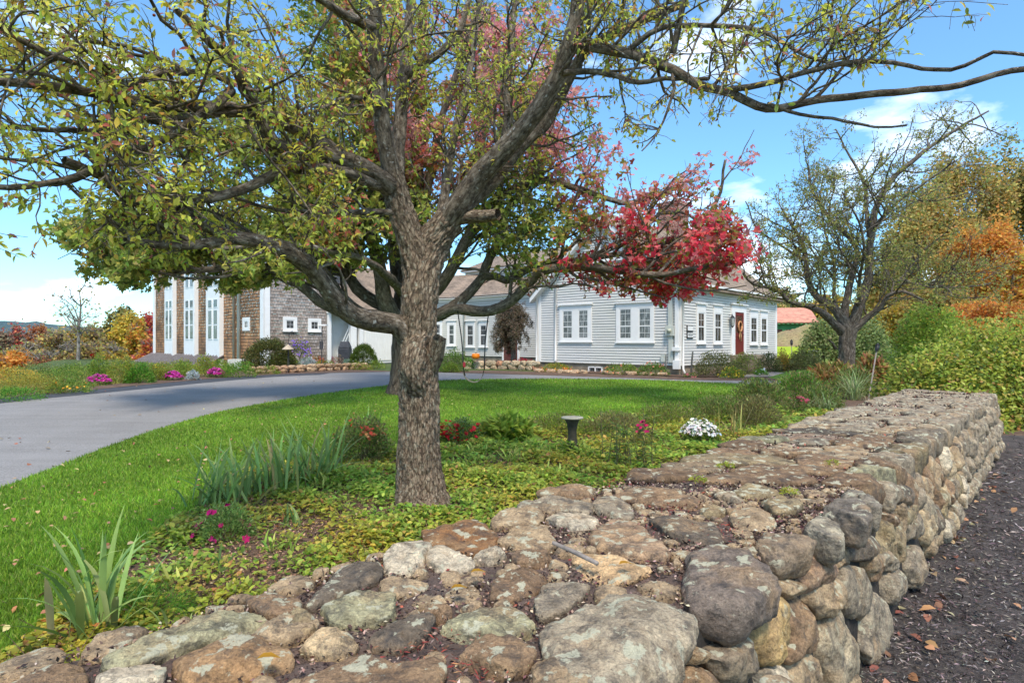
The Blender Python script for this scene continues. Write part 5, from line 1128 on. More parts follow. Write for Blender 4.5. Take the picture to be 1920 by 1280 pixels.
# two storey block behind the wing
O3 = CO + AX * 5.6; f3 = Fr(O3, BX, -AX); U0, U1 = f3.s_u(1040), f3.s_u(880); Z3 = f3.sz(930, 506)[1]; Z0 = ZW - .3
mb = MB(); shd_ = MB(); courses(mb, f3, lambda z: (U0, U1), Z0, Z3, .13, shade_strip=shd_); w_o = mb.build('upper_wall', SIDE, house); shd_.build('lap_shade_lines', LAP_SHADE, w_o)
f4 = Fr(f3.pt(U1, 0)[:2], AX, BX); mb = MB(); shd_ = MB(); courses(mb, f4, lambda z: (0, 6), Z0, Z3, .13, shade_strip=shd_); w_o = mb.build('upper_wall', SIDE, house); shd_.build('lap_shade_lines', LAP_SHADE, w_o)
mb = MB(); f3.box(mb, U0, U1 + .3, Z3 - .25, Z3, 0, .1); f3.box(mb, U0, U1 + .4, Z3, Z3 + .14, 0, .4); f3.box(mb, U1 - .18, U1 + .02, Z0, Z3 - .25, 0, .05); mb.build('cornice', TRIM, house)
roofplane(house, [f3.pt(U0, Z3 + .14, .45), f3.pt(U1 + .45, Z3 + .14, .45), f3.pt(U1 + .2, Z3 + 1.5, -3), f3.pt(U0, Z3 + 1.5, -3)], ROOFG)
for px in ((902, 918, 517, 546), (922, 934, 516, 545), (962, 976, 514, 545)): window(f3, house, px, .1, False, 0, True, (1, 1))

# --- shingled barn-like house on the left
SC = np.array([-12.8, 30.0]); sh = empty('shingled_house', (SC[0], SC[1], .3), 'weathered cedar shingle house with tall white window bays on the left', 'house')
sa = Fr(SC, AX, -BX); sb = Fr(SC, BX, -AX); SA1 = sa.s_u(612); SBL = sb.s_u(290); ZS = 7.4; jr = np.random.default_rng(3)
mb = MB(); courses(mb, sa, lambda z: (0, SA1) if z < 6.2 else (0, SA1), -.2, 6.4, .17, .022, .16, jr); o = mb.build('grey_wall', SH_GREY, sh); addwuv(o, sa)
mb = MB(); courses(mb, sb, lambda z: (0, SBL), -2.5, ZS, .17, .022, .16, jr); o = mb.build('brown_wall', SH_BROWN, sh); addwuv(o, sb)
for fr_, a0, a1, z0, z1, o1 in ((sa, .0, .30, -.2, 6.4, .07), (sb, -.07, .28, -.2, ZS, .07), (sb, SBL - .3, SBL + .02, -2.5, ZS, .10)):
    mb = MB(); fr_.box(mb, a0, a1, z0, z1, .024, o1); mb.build('corner_board', TRIM, sh)
for px in ((530, 556.5, 594, 620.5), (577, 601.5, 596.8, 621.5)): window(sa, sh, px, .16, True, 0, False, (2, 2))
window(sb, sh, (456, 469.5, 595, 620), .2, False, 0, False, (2, 2))
# tall bays
for (u0, u1, ps) in ((311, 330.5, 329), (347.5, 371.5, 368), (389, 418.5, 413)):
    a0, a1 = sorted((sb.s_u(u0), sb.s_u(u1))); mb = MB(); sb.box(mb, a0, a1, -.2, 7.1, .024, .09); bay = mb.build('window_bay', TRIM, sh)
    mb = MB(); sb.box(mb, a0 - .12, a0 + .10, -.6, 7.1, .024, .26); mb.build('pilaster', TRIM, bay)
    cen = (a0 + a1) / 2 + .08; w_ = (a1 - a0) * .27; zm = sb.sz((u0 + u1) / 2, 609)[1]; zlo = sb.sz((u0 + u1) / 2, 634.5)[1]; zhi = sb.sz((u0 + u1) / 2, 582)[1]
    for sgn in (-1, 1):
        c_ = cen + sgn * w_ * .66
        for k, (lo, hi) in enumerate(((zlo, zm - .05), (zm + .05, zhi), (zhi + .2, zhi + .62), (zhi + 1.5, zhi + 3.2))):
            mb = MB(); sb.box(mb, c_ - w_ * .5, c_ + w_ * .5, lo - .06, hi + .06, .09, .115); wn_ = mb.build('window', TRIM, bay)
            mb = MB(); sb.box(mb, c_ - w_ * .38, c_ + w_ * .38, lo, hi, .10, .125); mb.build('pane', GLASS, bay)
# hipped skirt roof at the foot of the bays, with rafters' dark slats
a0, a1 = sb.s_u(421), SBL + .3; zt = sb.sz(350, 667)[1]; zl = zt - .75
roofplane(sh, [sb.pt(a0, zl, 1.7), sb.pt(a1, zl, 1.7), sb.pt(a1, zt + .1, .03), sb.pt(a0, zt + .1, .03)], plain('skirt_roof', (.055, .045, .045), .6), name='skirt_roof')
mb = MB(); k = a0
while k < a1: 
    p = [sb.pt(k, zl + .03, 1.66), sb.pt(k + .05, zl + .03, 1.66), sb.pt(k + .05, zt + .11, .05), sb.pt(k, zt + .11, .05)]; mb.hexa(p + [q_ + [0, 0, .05] for q_ in p]); k += .42
mb.build('roof_seam', plain('seam_grey', (.30, .26, .25), .5), sh)
mb = MB(); sb.box(mb, a0 - .1, a1 + .1, zl - .22, zl + .02, 1.62, 1.80); mb.build('fascia', TRIM, sh)
for k in np.linspace(a0 + .3, a1 - .3, 6): mb = MB(); sb.box(mb, k, k + .18, -2, zl - .22, 1.4, 1.6); mb.build('porch_post', TRIM, sh)
pipe(sh, [sb.pt(sb.s_u(442), ZS, .1), sb.pt(sb.s_u(442), .3, .1)], .07, plain('tan_pipe', (.62, .52, .45), .5), 'downspout'); pipe(sh, [sb.pt(sb.s_u(453), ZS, .16), sb.pt(sb.s_u(453), .3, .16)], .085)
mb = MB(); p0 = P(436, 675, 29.5); mb.box(p0[0] - .1, p0[0] + .95, 29.2, 29.9, .1, p0[2] + .05); mb.build('hatch', plain('hatch_grey', (.55, .53, .48), .7, .15), sh)
# roof of the shingled house
ridge = SA1 + 3.2
roofplane(sh, [sa.pt(-.4, ZS - .1, .4), sa.pt(-.4, ZS - .1, -SBL), sa.pt(SA1 + 2, ZS + 2.4, -SBL), sa.pt(SA1 + 2, ZS + 2.4, .4)], ROOFG)
mb = MB(); p = [sa.pt(0, 6.4, .02), sa.pt(SA1, 6.4, .02), sa.pt(SA1, ZS + 1.6, .02), sa.pt(0, ZS, .02)]; mb.quad(p); o = mb.build('gable', SH_GREY, sh); addwuv(o, sa)
mb = MB(); p = [sa.pt(-.4, ZS - .35, .06), sa.pt(SA1 + .6, ZS + 1.45, .06), sa.pt(SA1 + .6, ZS + 1.8, .06), sa.pt(-.4, ZS, .06)]; mb.hexa(p + [q_ + np.array([*(sa.n * .12), 0]) for q_ in p]); mb.build('rake_board', TRIM, sh)
# entry porch and garage wing
zb_ = sa.sz(640, 588)[1]; G0, G1 = sa.s_u(683), sa.s_u(805)
pw = Fr(SC - (-BX) * .8, AX, -BX)
mb = MB(); pw.box(mb, SA1 - .2, G0 + 1.2, .3, zb_ + .6, -.1, 0); mb.build('porch_wall', WHITEDOOR, sh)
mb = MB(); u_ = [(613.5, 621), (657.5, 668.5), (674, 681.5)]
for x0, x1 in u_: mb = MB(); sa.box(mb, sa.s_u(x0), sa.s_u(x1), .3, zb_, -.2, .02); mb.build('porch_post', TRIM, sh)
mb = MB(); sa.box(mb, SA1, G1, zb_, zb_ + .35, -.25, .06); mb.build('porch_beam', TRIM, sh)
mb = MB(); q0, q1 = pw.pt(pw.s_u(622), .8, .6), pw.pt(pw.s_u(652), 3.0, .6)
for z_ in (0, -.35): mb.hexa([q0 + [0, 0, z_], q1 + [0, 0, z_], q1 + [0, .06, z_], q0 + [0, .06, z_], q0 + [0, 0, z_ + .13], q1 + [0, 0, z_ + .13], q1 + [0, .06, z_ + .13], q0 + [0, .06, z_ + .13]])
mb.build('stair_rail', TRIM, sh)
window(pw, sh, (651, 659, 605, 621), .06, False, 0, False, (1, 1))
mb = MB(); sa.box(mb, G0, G1, .3, zb_ + .1, -.1, -.02); mb.build('garage_wall', WHITEDOOR, sh)
mb = MB(); sa.box(mb, sa.s_u(686), sa.s_u(735), .45, zb_ - .1, -.02, .02)
for k in range(1, 10): x_ = sa.s_u(686) + (sa.s_u(735) - sa.s_u(686)) * k / 10; sa.box(mb, x_ - .008, x_ + .008, .46, zb_ - .12, .02, .032)
mb.build('garage_door', WHITEDOOR, sh)
roofplane(sh, [sa.pt(SA1 - .05, zb_ + .3, .5), sa.pt(G1 + .3, zb_ + .3, .5), sa.pt(G1 + .3, zb_ + 3.4, -4.2), sa.pt(SA1 - .05, zb_ + 3.4, -4.2)], ROOFG)
# covered grill under the porch
gr = P(647, 668, 31.2); gl = empty('covered_grill', (gr[0], gr[1], .4), 'barbecue grill under a fitted black cover beside the porch post', 'grill')
mb = MB(); w0, w1, h_ = .30, .18, gr[2]; c_ = gr[:2]
mb.hexa([(c_[0] - w0, c_[1] - .3, .4), (c_[0] + w0, c_[1] - .3, .4), (c_[0] + w0, c_[1] + .3, .4), (c_[0] - w0, c_[1] + .3, .4), (c_[0] - w0, c_[1] - .3, 1.25), (c_[0] + w0, c_[1] - .3, 1.25), (c_[0] + w0, c_[1] + .3, 1.25), (c_[0] - w0, c_[1] + .3, 1.25)])
mb.hexa([(c_[0] - w0, c_[1] - .299, 1.25), (c_[0] + w0, c_[1] - .299, 1.25), (c_[0] + w0, c_[1] + .3, 1.25), (c_[0] - w0, c_[1] + .3, 1.25), (c_[0] - w1, c_[1] - .2, 1.6), (c_[0] + w1, c_[1] - .2, 1.6), (c_[0] + w1, c_[1] + .2, 1.6), (c_[0] - w1, c_[1] + .2, 1.6)])
mb.build('cover', plain('grill_cover', (.045, .047, .055), .6, .3, 5, .3), gl, bevel=.04); mb = MB()
for dx in (-.2, .2): mb.lathe((c_[0] + dx, c_[1] - .15, .33), [(.09, 0), (.09, .08)], 10)
mb.build('wheel', BLACK, gl)

# --- green barn with salmon roof
bn = empty('green_barn', P(1500, 655, 60), 'green barn with salmon coloured roof beyond the bright far lawn', 'barn')
fb = Fr(P(1440, 640, 62)[:2], nrm([1, -.10]), nrm([-.10, -1])); b0, b1 = 0, fb.s_u(1534); zt, zw = fb.sz(1500, 573.5)[1], fb.sz(1500, 604)[1]
BG = plain('barn_green', (.10, .34, .13), .7, .12, 2); mb = MB(); fb.box(mb, b0, b1, .5, zw, -.2, 0)
for k in np.arange(b0, b1, .6): fb.box(mb, k, k + .08, .5, zw - .02, 0, .03)
mb.build('wall', BG, bn)
fe = Fr(fb.pt(b1, 0)[:2], -fb.n, fb.ex); mb = MB(); mb.quad([fe.pt(0, .5, 0), fe.pt(7, .5, 0), fe.pt(7, zw, 0), fe.pt(3.5, zt, 0), fe.pt(0, zw, 0)]); mb.build('end_wall', BG, bn)
roofplane(bn, [fb.pt(b0, zw, .5), fb.pt(b1 - .1, zw, .5), fb.pt(b1 + .5, zt, -3.5), fb.pt(b0, zt, -3.5)], ROOFS, .15)
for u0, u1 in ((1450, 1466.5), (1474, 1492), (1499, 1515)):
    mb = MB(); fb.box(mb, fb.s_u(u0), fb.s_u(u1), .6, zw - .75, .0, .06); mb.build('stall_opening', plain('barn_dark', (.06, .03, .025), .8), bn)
mb = MB()
for k in np.arange(b0, b1, .45): fb.box(mb, k, k + .2, zw - .22, zw - .05, .3, .45)
mb.build('rafter_ends', BG, bn)

# ------------------------------------------------------------------ plants
def merge_leaf(name, parts, parent, matl=None):
    pass
def dome_points(rg, n, w, d, h, clump=26, tight=.16, base=0.0, shell=.55):
    """points through the outer volume of a half ellipsoid, gathered in clumps; returns pos, outward dir"""
    c = unif_dir(rg, clump); c[:, 2] = np.abs(c[:, 2]) * 1.05 - .05; c = nrm(c) * rg.uniform(shell, 1.0, (clump, 1))
    k = rg.integers(0, clump, n); p = c[k] + rg.standard_normal((n, 3)) * tight; m = n // 3
    u = unif_dir(rg, m); u[:, 2] = np.abs(u[:, 2]); p[:m] = u * rg.uniform(.5, .97, (m, 1)) ** .5
    rr = np.linalg.norm(p, axis=1, keepdims=True); p = np.where(rr > 1.12, p / rr * 1.08, p); p[:, 2] = np.abs(p[:, 2])
    return p * np.array([w / 2, d / 2, h]) + [0, 0, base], nrm(p + [0, 0, .15])
def flowers(rg, pos, r, col, npet=6, up=None):
    n = len(pos); up = np.tile([0, 0, 1.0], (n, 1)) if up is None else up; up = nrm(up + .35 * rg.standard_normal((n, 3)))
    a1 = nrm(np.cross(up, unif_dir(rg, n))); a2 = np.cross(up, a1); P_, D_, U_, C_, R_ = [], [], [], [], []
    rr = np.broadcast_to(r, n)
    for k in range(npet):
        t = 2 * math.pi * k / npet; d = a1 * math.cos(t) + a2 * math.sin(t) + up * .25; P_.append(pos); D_.append(d); U_.append(up); C_.append(col * (1 - .06 * (k % 3))); R_.append(rr)
    return np.concatenate(P_), np.concatenate(D_), np.concatenate(U_), np.concatenate(R_), np.concatenate(C_)
def stems(rg, b, pts, k, r=.006, seg=3):
    out = []
    for i in rg.choice(len(pts), min(k, len(pts)), replace=False):
        q = pts[i]; m = b + (q - b) * .5 + np.array([0, 0, .12 * np.linalg.norm(q - b)]); m[:2] = b[:2] + (q[:2] - b[:2]) * .35
        out.append((spline([b, m, q], max(.05, np.linalg.norm(q - b) / 5)), None)); p = out[-1][0]; out[-1] = (p, np.linspace(r, r * .4, len(p)), seg, None)
    return out
GRN = [(.16, .27, .05), (.25, .37, .07), (.11, .19, .04)]; LIME = [(.26, .36, .05), (.36, .43, .07), (.18, .28, .04)]; OLV = [(.28, .27, .09), (.38, .35, .12), (.19, .19, .07)]
YLO = [(.50, .40, .06), (.40, .36, .06), (.28, .28, .05)]; BRT = [(.12, .32, .03), (.20, .42, .05), (.09, .22, .03)]; SILV = [(.55, .60, .58), (.42, .48, .45), (.68, .70, .68)]; DKG = [(.12, .15, .05), (.18, .20, .07), (.09, .11, .04)]
STEM = plain('plant_stem', (.14, .12, .06), .8, .2)
OR = [(.78, .32, .06), (.80, .44, .09), (.60, .26, .07)]; OLB = [(.46, .38, .12), (.58, .44, .14), (.34, .33, .10), (.66, .42, .13)]; YE = [(.74, .52, .07), (.62, .44, .08), (.46, .40, .09)]; RD = [(.66, .13, .09), (.52, .10, .11), (.72, .26, .12)]; BR = [(.30, .20, .13), (.36, .26, .16), (.22, .17, .10)]; DG = [(.08, .10, .04), (.12, .14, .05)]
pid = [0]
def bush(name, label, cat, base, w, h, cols, n=900, leaf=.06, d=None, style='quad', asp=.5, fl=None, group=None, wts=None, stem=8, clump=26, upright=0.0, lift=0.0, tight=.16, shell=.55):
    """fl: (count, radius, colours, top-only fraction)"""
    pid[0] += 1; rg = np.random.default_rng(1000 + pid[0]); base = np.array(base, float)
    t = empty(name, base, label, cat, group); p, o = dome_points(rg, n, w, d or w * .8, h, clump, tight, 0.0, shell); p = p + base + [0, 0, lift]
    dd = nrm(o + unif_dir(rg, n) * .8 + [0, 0, upright])
    link('foliage', leafmesh('foliage', p, dd, nrm(unif_dir(rg, n) + [0, 0, .9]), leaf * rg.uniform(.6, 1.3, n), leaf * asp * rg.uniform(.7, 1.2, n), palette(rg, cols, n, wts, .22), style), t, LEAF, None)
    if stem: link('stems', tubes_mesh('stems', stems(rg, base + [0, 0, -.02], p, stem, .012 * max(.4, min(2, h)))), t, STEM)
    if fl:
        q, oo = dome_points(rg, fl[0], w * 1.03, (d or w * .8) * 1.03, h * 1.04, max(6, fl[0] // 5), .10, 0, .95); k = q[:, 2] > h * (1 - fl[3]); q = q[k] + base + [0, 0, lift]; oo = oo[k]
        rr = fl[1] * rg.uniform(.7, 1.2, len(q))
        for i in range(len(q) if len(q) <= 100 else 0):
            a = flowers(rg, q[i:i + 1], rr[i], palette(rg, fl[2], 1, None, .12), 6, oo[i:i + 1] + [0, -.3, .3]); link('flower', leafmesh('flower', a[0], a[1], a[2], a[3], a[3] * .75, a[4], 'quad'), t, PETAL, None)
        a = flowers(rg, q, rr, palette(rg, fl[2], len(q), None, .12), 6, oo + [0, -.3, .3])
        if len(q) > 100: tag(link('flowers', leafmesh('flowers', a[0], a[1], a[2], a[3], a[3] * .75, a[4], 'quad'), t, PETAL, None), kind='stuff')
    return t
def pxbush(name, label, cat, u, vb, wpx, hpx, cols, D=None, **k):
    g_ = G(u, vb) if D is None else P(u, vb, D); s = g_[1] / F
    if 'leafpx' in k: k['leaf'] = k.pop('leafpx') * s
    if k.get('fl'): f = k['fl']; k['fl'] = (f[0], f[1] * s, f[2], f[3])
    return bush(name, label, cat, g_, wpx * s, hpx * s * 1.02, cols, **k)
def bladeclump(name, label, cat, base, n, h, spread, wd_, cols, droop=.5, wts=None, group=None, lean=.35, seg=7, parent=None, part='blades'):
    pid[0] += 1; rg = np.random.default_rng(2000 + pid[0]); base = np.array(base, float)
    t = parent or empty(name, base, label, cat, group)
    a = rg.uniform(0, 2 * math.pi, n); ln = h * rg.uniform(.55, 1.15, n); ti = np.abs(rg.standard_normal(n)) * lean + .06; w = wd_ * rg.uniform(.7, 1.2, n); dr = droop * rg.uniform(.1, 1.6, n)
    s = np.linspace(0, 1, seg + 1)[None]; th = ti[:, None] + dr[:, None] * s ** 2.2 * 1.5
    dx = np.cumsum(np.sin(th), 1) / seg * ln[:, None]; dz = np.cumsum(np.cos(th), 1) / seg * ln[:, None]; dx = dx - dx[:, :1]; dz = dz - dz[:, :1]
    b0 = base + np.stack([rg.standard_normal(n) * spread, rg.standard_normal(n) * spread * .7, np.zeros(n)], -1)
    dirx, diry = np.cos(a), np.sin(a); ctr = np.stack([b0[:, :1] + dx * dirx[:, None], b0[:, 1:2] + dx * diry[:, None], b0[:, 2:] + dz], -1)
    tw = rg.uniform(-.6, .6, n); sx, sy = -np.sin(a + tw), np.cos(a + tw); prof = np.minimum(1, (1 - s) * 2.6) ** .8 * (.75 + .25 * np.sin(s * 3)); 
    off = np.stack([sx[:, None] * prof, sy[:, None] * prof, 0 * prof + 0 * sx[:, None]], -1) * (w / 2)[:, None, None]
    fold = np.zeros_like(off); fold[..., 2] = -.0; fold += np.stack([dirx, diry, 0 * a], -1)[:, None, :] * (w * .12)[:, None, None] * prof[..., None]
    V = np.stack([ctr - off, ctr + fold, ctr + off], 2); V = V.reshape(-1, 3); m = (seg + 1) * 3
    i = np.arange(seg)[:, None] * 3 + np.array([0, 1])[None]; i = i.ravel(); fq = np.stack([i, i + 1, i + 4, i + 3], -1)
    Fc = (fq[None] + (np.arange(n) * m)[:, None, None]).reshape(-1, 4); C = np.ones((n, m, 4)); C[:, :, :3] = palette(rg, cols, n, wts, .15)[:, None]
    link(part, npmesh(part, V, Fc, 4, {'col': ('FLOAT_COLOR', C.reshape(-1, 4))}), t, BLADE, True); return t
IRIS = [(.28, .40, .12), (.38, .48, .15), (.20, .32, .09), (.50, .38, .17)]
# near clumps of iris and lily blades
for (u, v, n_, h_, sp_, w_, lab) in (
    (180, 1195, 30, .62, .08, .034, 'iris clump of broad grey green blades beside the near end of the wall'),
    (425, 945, 60, .66, .15, .028, 'arching iris clump leftmost of the row by the lawn edge'),
    (515, 925, 60, .70, .14, .030, 'iris clump with upright blades, middle of the row by the lawn edge'),
    (590, 905, 58, .80, .14, .028, 'tall iris clump just left of the red flowered bush'),
    (555, 990, 12, .26, .07, .022, 'small low iris tuft in the leaf litter left of the crab apple'),
    (690, 800, 12, .42, .10, .022, 'iris tuft showing above the red flowered bush on the lawn edge'),
    (330, 1200, 5, .26, .05, .022, 'sparse iris blades by the feathery green patch'),
    (415, 1075, 3, .36, .02, .024, 'single upright iris blades near the pink petunias')):
    bladeclump('iris_clump', lab, 'iris', G(u, v), n_, h_, sp_, w_, IRIS, .55, [4, 3, 3, .35], 'iris clumps in the front bed', .38)
for (u, v, n_, h_, lab) in ((905, 852, 46, .26, 'light green strappy clump just right of the red mum'), (965, 868, 50, .28, 'light green strappy clump below the broad leaved plant'), (1022, 862, 46, .26, 'light green strappy clump left of the pedestal foot'),
    (1045, 895, 40, .24, 'light green strappy clump in front of the pedestal'), (895, 905, 36, .20, 'low strappy clump right of the crab apple base'), (985, 915, 34, .18, 'low strappy clump nearest the wall edge right of the trunk'), (1100, 858, 40, .30, 'strappy clump between pedestal and lily stalks'),
    (610, 915, 34, .20, 'low strappy clump left of the crab apple trunk'), (300, 1110, 26, .22, 'loose strappy tuft left of the feathery plant'), (520, 1030, 24, .18, 'small strappy tuft in the leaf litter below the iris row')):
    bladeclump('strappy_clump', lab, 'plant', G(u, v), n_, h_, .07, .022, [(.44, .52, .10), (.34, .44, .08), (.56, .56, .14), (.24, .34, .06)], 1.0, None, 'light green strappy clumps in the bed', .7)
# feathery green patch and strappy debris
pxbush('feathery_plant', 'feathery soft green plant at the foot of the wall near the first iris', 'plant', 270, 1165, 190, 55, BRT, n=5200, leafpx=9, asp=.10, style='quad', stem=10, tight=.2)
pxbush('petunia_clump', 'low petunia clump with magenta flowers beside the lawn', 'flowering plant', 420, 1012, 105, 62, [(.28, .40, .10), (.36, .48, .14), (.2, .32, .08)], n=2600, leafpx=8, asp=.35, fl=(40, 8, [(.50, .01, .14), (.42, .02, .16)], .85))
pxbush('red_flower_bush', 'round bushy mum topped with small orange red blooms left of the trunk', 'flowering plant', 680, 866, 112, 78, OLV + GRN, n=3800, leafpx=7, asp=.5, wts=[3, 3, 1, 1, 2, 1], fl=(110, 4.2, [(.55, .06, .03), (.45, .10, .04), (.6, .22, .08)], .4), stem=18)
pxbush('red_mum', 'mum with bright red blooms on its left side, right of the trunk', 'flowering plant', 868, 833, 84, 44, GRN + [(.2, .27, .14)], n=2400, leafpx=6, asp=.4, fl=(50, 4.5, [(.5, .02, .03)], .7))
g_ = G(845, 833); q_ = g_ + rng.standard_normal((130, 3)) * [.13, .08, .06] + [0, -.12, .22]; a = flowers(rng, q_, .030, palette(rng, [(.52, .015, .02), (.42, .015, .02)], 130), 6)
tag(link('flowers', leafmesh('flowers', a[0], a[1], a[2], a[3], a[3] * .8, a[4]), bpy.data.objects['red_mum'], PETAL, None), kind='stuff')
pxbush('white_mum', 'dome shaped mum covered in white flowers beside the wall', 'flowering plant', 1313, 835, 76, 44, GRN, n=2600, leafpx=5, asp=.4, fl=(900, 4.0, [(.86, .83, .77), (.80, .77, .70)], .48))
pxbush('magenta_mum', 'leggy mum with a few deep magenta blooms behind the lily stalks', 'flowering plant', 1205, 842, 50, 46, OLV, n=500, leafpx=6, fl=(70, 5.5, [(.50, .01, .12), (.40, .01, .10)], .35))
pxbush('broadleaf_clump', 'pale broad leaved clump at the back of the bed by the lawn', 'plant', 948, 830, 96, 42, LIME, n=420, leafpx=24, asp=.36, style='fold', clump=10, stem=6)
# lily stalks
pid[0] += 1; rg = np.random.default_rng(77)
lil = empty('lily_stalks', G(1160, 885), 'upright green lily stalks growing beside the stone wall', 'plant'); tb_, LP_, LD_ = [], [], []
for i in range(15):
    b = G(rg.uniform(1105, 1225), rg.uniform(868, 888)); h_ = rg.uniform(.38, .75); tip = b + np.array([rg.normal() * .05, rg.normal() * .05, h_]); p = spline([b, (b + tip) / 2 + rg.normal(size=3) * .012, tip], .05); tb_.append((p, np.linspace(.006, .003, len(p)), 4, None))
    m = 26; x = rg.uniform(.15, 1, m) * (len(p) - 1.01); LP_.append(p[x.astype(int)]); LD_.append(nrm(np.stack([rg.standard_normal(m), rg.standard_normal(m), rg.uniform(.0, 1.0, m)], -1)))
link('stems', tubes_mesh('stems', tb_), lil, STEM); LP_, LD_ = np.concatenate(LP_), np.concatenate(LD_)
link('leaves', leafmesh('leaves', LP_, LD_, nrm(unif_dir(rg, len(LP_)) * .3 + [0, 0, 1]), rg.uniform(.07, .13, len(LP_)), .018, palette(rg, [(.14, .22, .07), (.2, .3, .08), (.35, .33, .07)], len(LP_)), 'fold'), lil, LEAF, None)
# perennial masses on the right between lawn and wall
for (u, v, w_, h_, c_, lab, nn_) in (
    (1040, 815, 150, 34, OLV + LIME, 'low olive seed headed clump behind the birdbath pedestal', 1500), (1150, 815, 120, 38, OLV + [(.34, .28, .12)], 'tan and olive stems just right of the pedestal', 1500),
    (1255, 800, 130, 40, OLV + LIME, 'olive perennial clump behind the white mum', 1800), (1350, 790, 120, 42, OLV + GRN, 'soft olive perennial mass beside the lawn corner', 2000),
    (1420, 800, 90, 52, OLV + [(.30, .24, .11)], 'brown tinged perennial clump hugging the wall edge', 1500), (1425, 762, 110, 46, GRN + OLV, 'green perennial mass along the end of the lawn', 1900),
    (1500, 745, 100, 44, BRT + OLV, 'bright green leafy clump where the driveway ends', 1900), (1540, 772, 80, 50, OLV + GRN, 'olive green mound next to the wall halfway along', 1300), (1600, 742, 80, 50, OLV + GRN, 'green clump at the far corner of the wall', 1500)):
    pxbush('perennial_clump', lab, 'plant', u, v, w_, h_, c_, n=nn_ * 2, leafpx=6.5, asp=.28, stem=22, group='perennials between the lawn and the wall', upright=.5, tight=.24)
pxbush('sedum', 'dark green bush with a dusky red flower head beside the wall', 'flowering plant', 1492, 778, 56, 36, GRN + OLV, n=1100, leafpx=5, asp=.35, fl=(90, 4, [(.42, .06, .10), (.34, .08, .10)], .35))
for (u, v, h_, lab) in ((1548, 775, 46, 'pale striped grass tuft, lower of the two near the wall'), (1602, 750, 60, 'pale striped grass tuft right below the torch')):
    g_ = G(u, v); bladeclump('striped_grass', lab, 'ornamental grass', g_, 160, h_ / F * g_[1] * 1.15, .09, .014, [(.38, .46, .20), (.26, .36, .13), (.5, .54, .30)], 1.1, None, 'striped grass tufts', .5)
g_ = G(1378, 822); bladeclump('iris_clump', 'thin yellow green iris fan just right of the white mum', 'iris', g_, 26, .55, .14, .016, [(.34, .38, .10), (.28, .34, .08), (.42, .32, .12)], .2, None, 'iris clumps in the front bed', .35)
for (u, v, w_, h_, lab) in ((1560, 728, 100, 42, 'peony foliage turning orange and pink near the apple tree trunk'), (1630, 722, 60, 50, 'coppery orange peony foliage left of the torch pole')):
    pxbush('peony', lab, 'plant', u, v, w_, h_, [(.50, .22, .10), (.40, .32, .09), (.55, .33, .14), (.25, .30, .07)], n=900, leafpx=13, asp=.35, style='fold', group='peonies', upright=.4)

# ground cover and leaf litter in the bed (uncountable)
def scatter_bed(n, r0, r1, seed, pmax=-1.9):
    r_ = np.random.default_rng(seed); r = np.exp(r_.uniform(np.log(r0), np.log(r1), n * 3)); a = np.radians(r_.uniform(-50, 48, n * 3)); x, y = r * np.sin(a), r * np.cos(a)
    k = inpoly(x, y, BEDP) & (x * wnv[0] + y * wnv[1] < pmax); return x[k][:n], y[k][:n]
def clumpn(x, y, s=1.0, o=0): return (np.sin(x * 3.1 * s + 1.7 * np.sin(y * 2.3 * s + o)) + np.sin(y * 4.1 * s + 1.3 * np.sin(x * 3.7 * s + o)) + .7 * np.sin((x + y) * 7.3 * s + o)) / 2.7
x, y = scatter_bed(60000, 2.3, 15, 41); D = np.hypot(x, y); n = len(x); pos = np.stack([x, y, gz(x, y) + .01 + rng.uniform(0, .035, n)], -1)
bits('leaf_litter', pos, rng, rng.uniform(.012, .034, n) * (.55 + .10 * D), [(.34, .19, .11), (.48, .30, .18), (.20, .12, .07), (.56, .42, .26), (.15, .09, .06)], [4, 3, 3, 1, 2], 'brown fallen leaves and twigs over the garden bed', 'leaf litter', .8, asp=.5)
x, y = scatter_bed(130000, 2.3, 14, 42); cn = clumpn(x, y) + .35 * clumpn(x, y, 2.7, 2)
brownzone = np.exp(-(((x + 1.55) / .75) ** 2 + ((y - 5.0) / .9) ** 2)) * 1.1 + np.exp(-(((x + 1.9) / .5) ** 2 + ((y - 3.7) / .6) ** 2)) * 1.5
k = rng.random(len(x)) < np.clip(.72 + .5 * cn - brownzone * .6, .08, 1); x, y, cn = x[k], y[k], cn[k]; D = np.hypot(x, y); n = len(x)
ht = (.03 + .09 * np.clip(cn + .5, 0, 1.3)) * (.7 + .5 * sstep(4, 8, y)); pos = np.stack([x, y, gz(x, y) + rng.random(n) ** .6 * ht + .012], -1)
yel = clumpn(x, y, .7, 4)[:, None]
cc = palette(rng, [(.32, .42, .06), (.46, .54, .09), (.19, .30, .05), (.64, .56, .11), (.50, .28, .10)], n, [5, 5, 2.5, 1.4, .4], .2); cc[:, 0:1] *= (1 + .35 * np.clip(yel, -.6, 1))
k = rng.random(n) < .35; dirs = nrm(np.stack([rng.standard_normal(n), rng.standard_normal(n), rng.uniform(-.1, .9, n)], -1)); ups = nrm(unif_dir(rng, n) * .5 + [0, 0, 1])
tag(link('ground_cover', leafmesh('ground_cover', pos, dirs, ups, rng.uniform(.026, .052, n) * (.75 + .095 * D), rng.uniform(.016, .032, n) * (.8 + .10 * D), np.clip(cc, 0, .9), 'fold'), None, LEAF, None), 'low yellow green leafy ground cover filling the garden bed', 'ground cover', kind='stuff')
x, y = scatter_bed(900, 2.6, 12, 43); n = len(x); b = np.stack([x, y, gz(x, y)], -1); D = np.hypot(x, y)
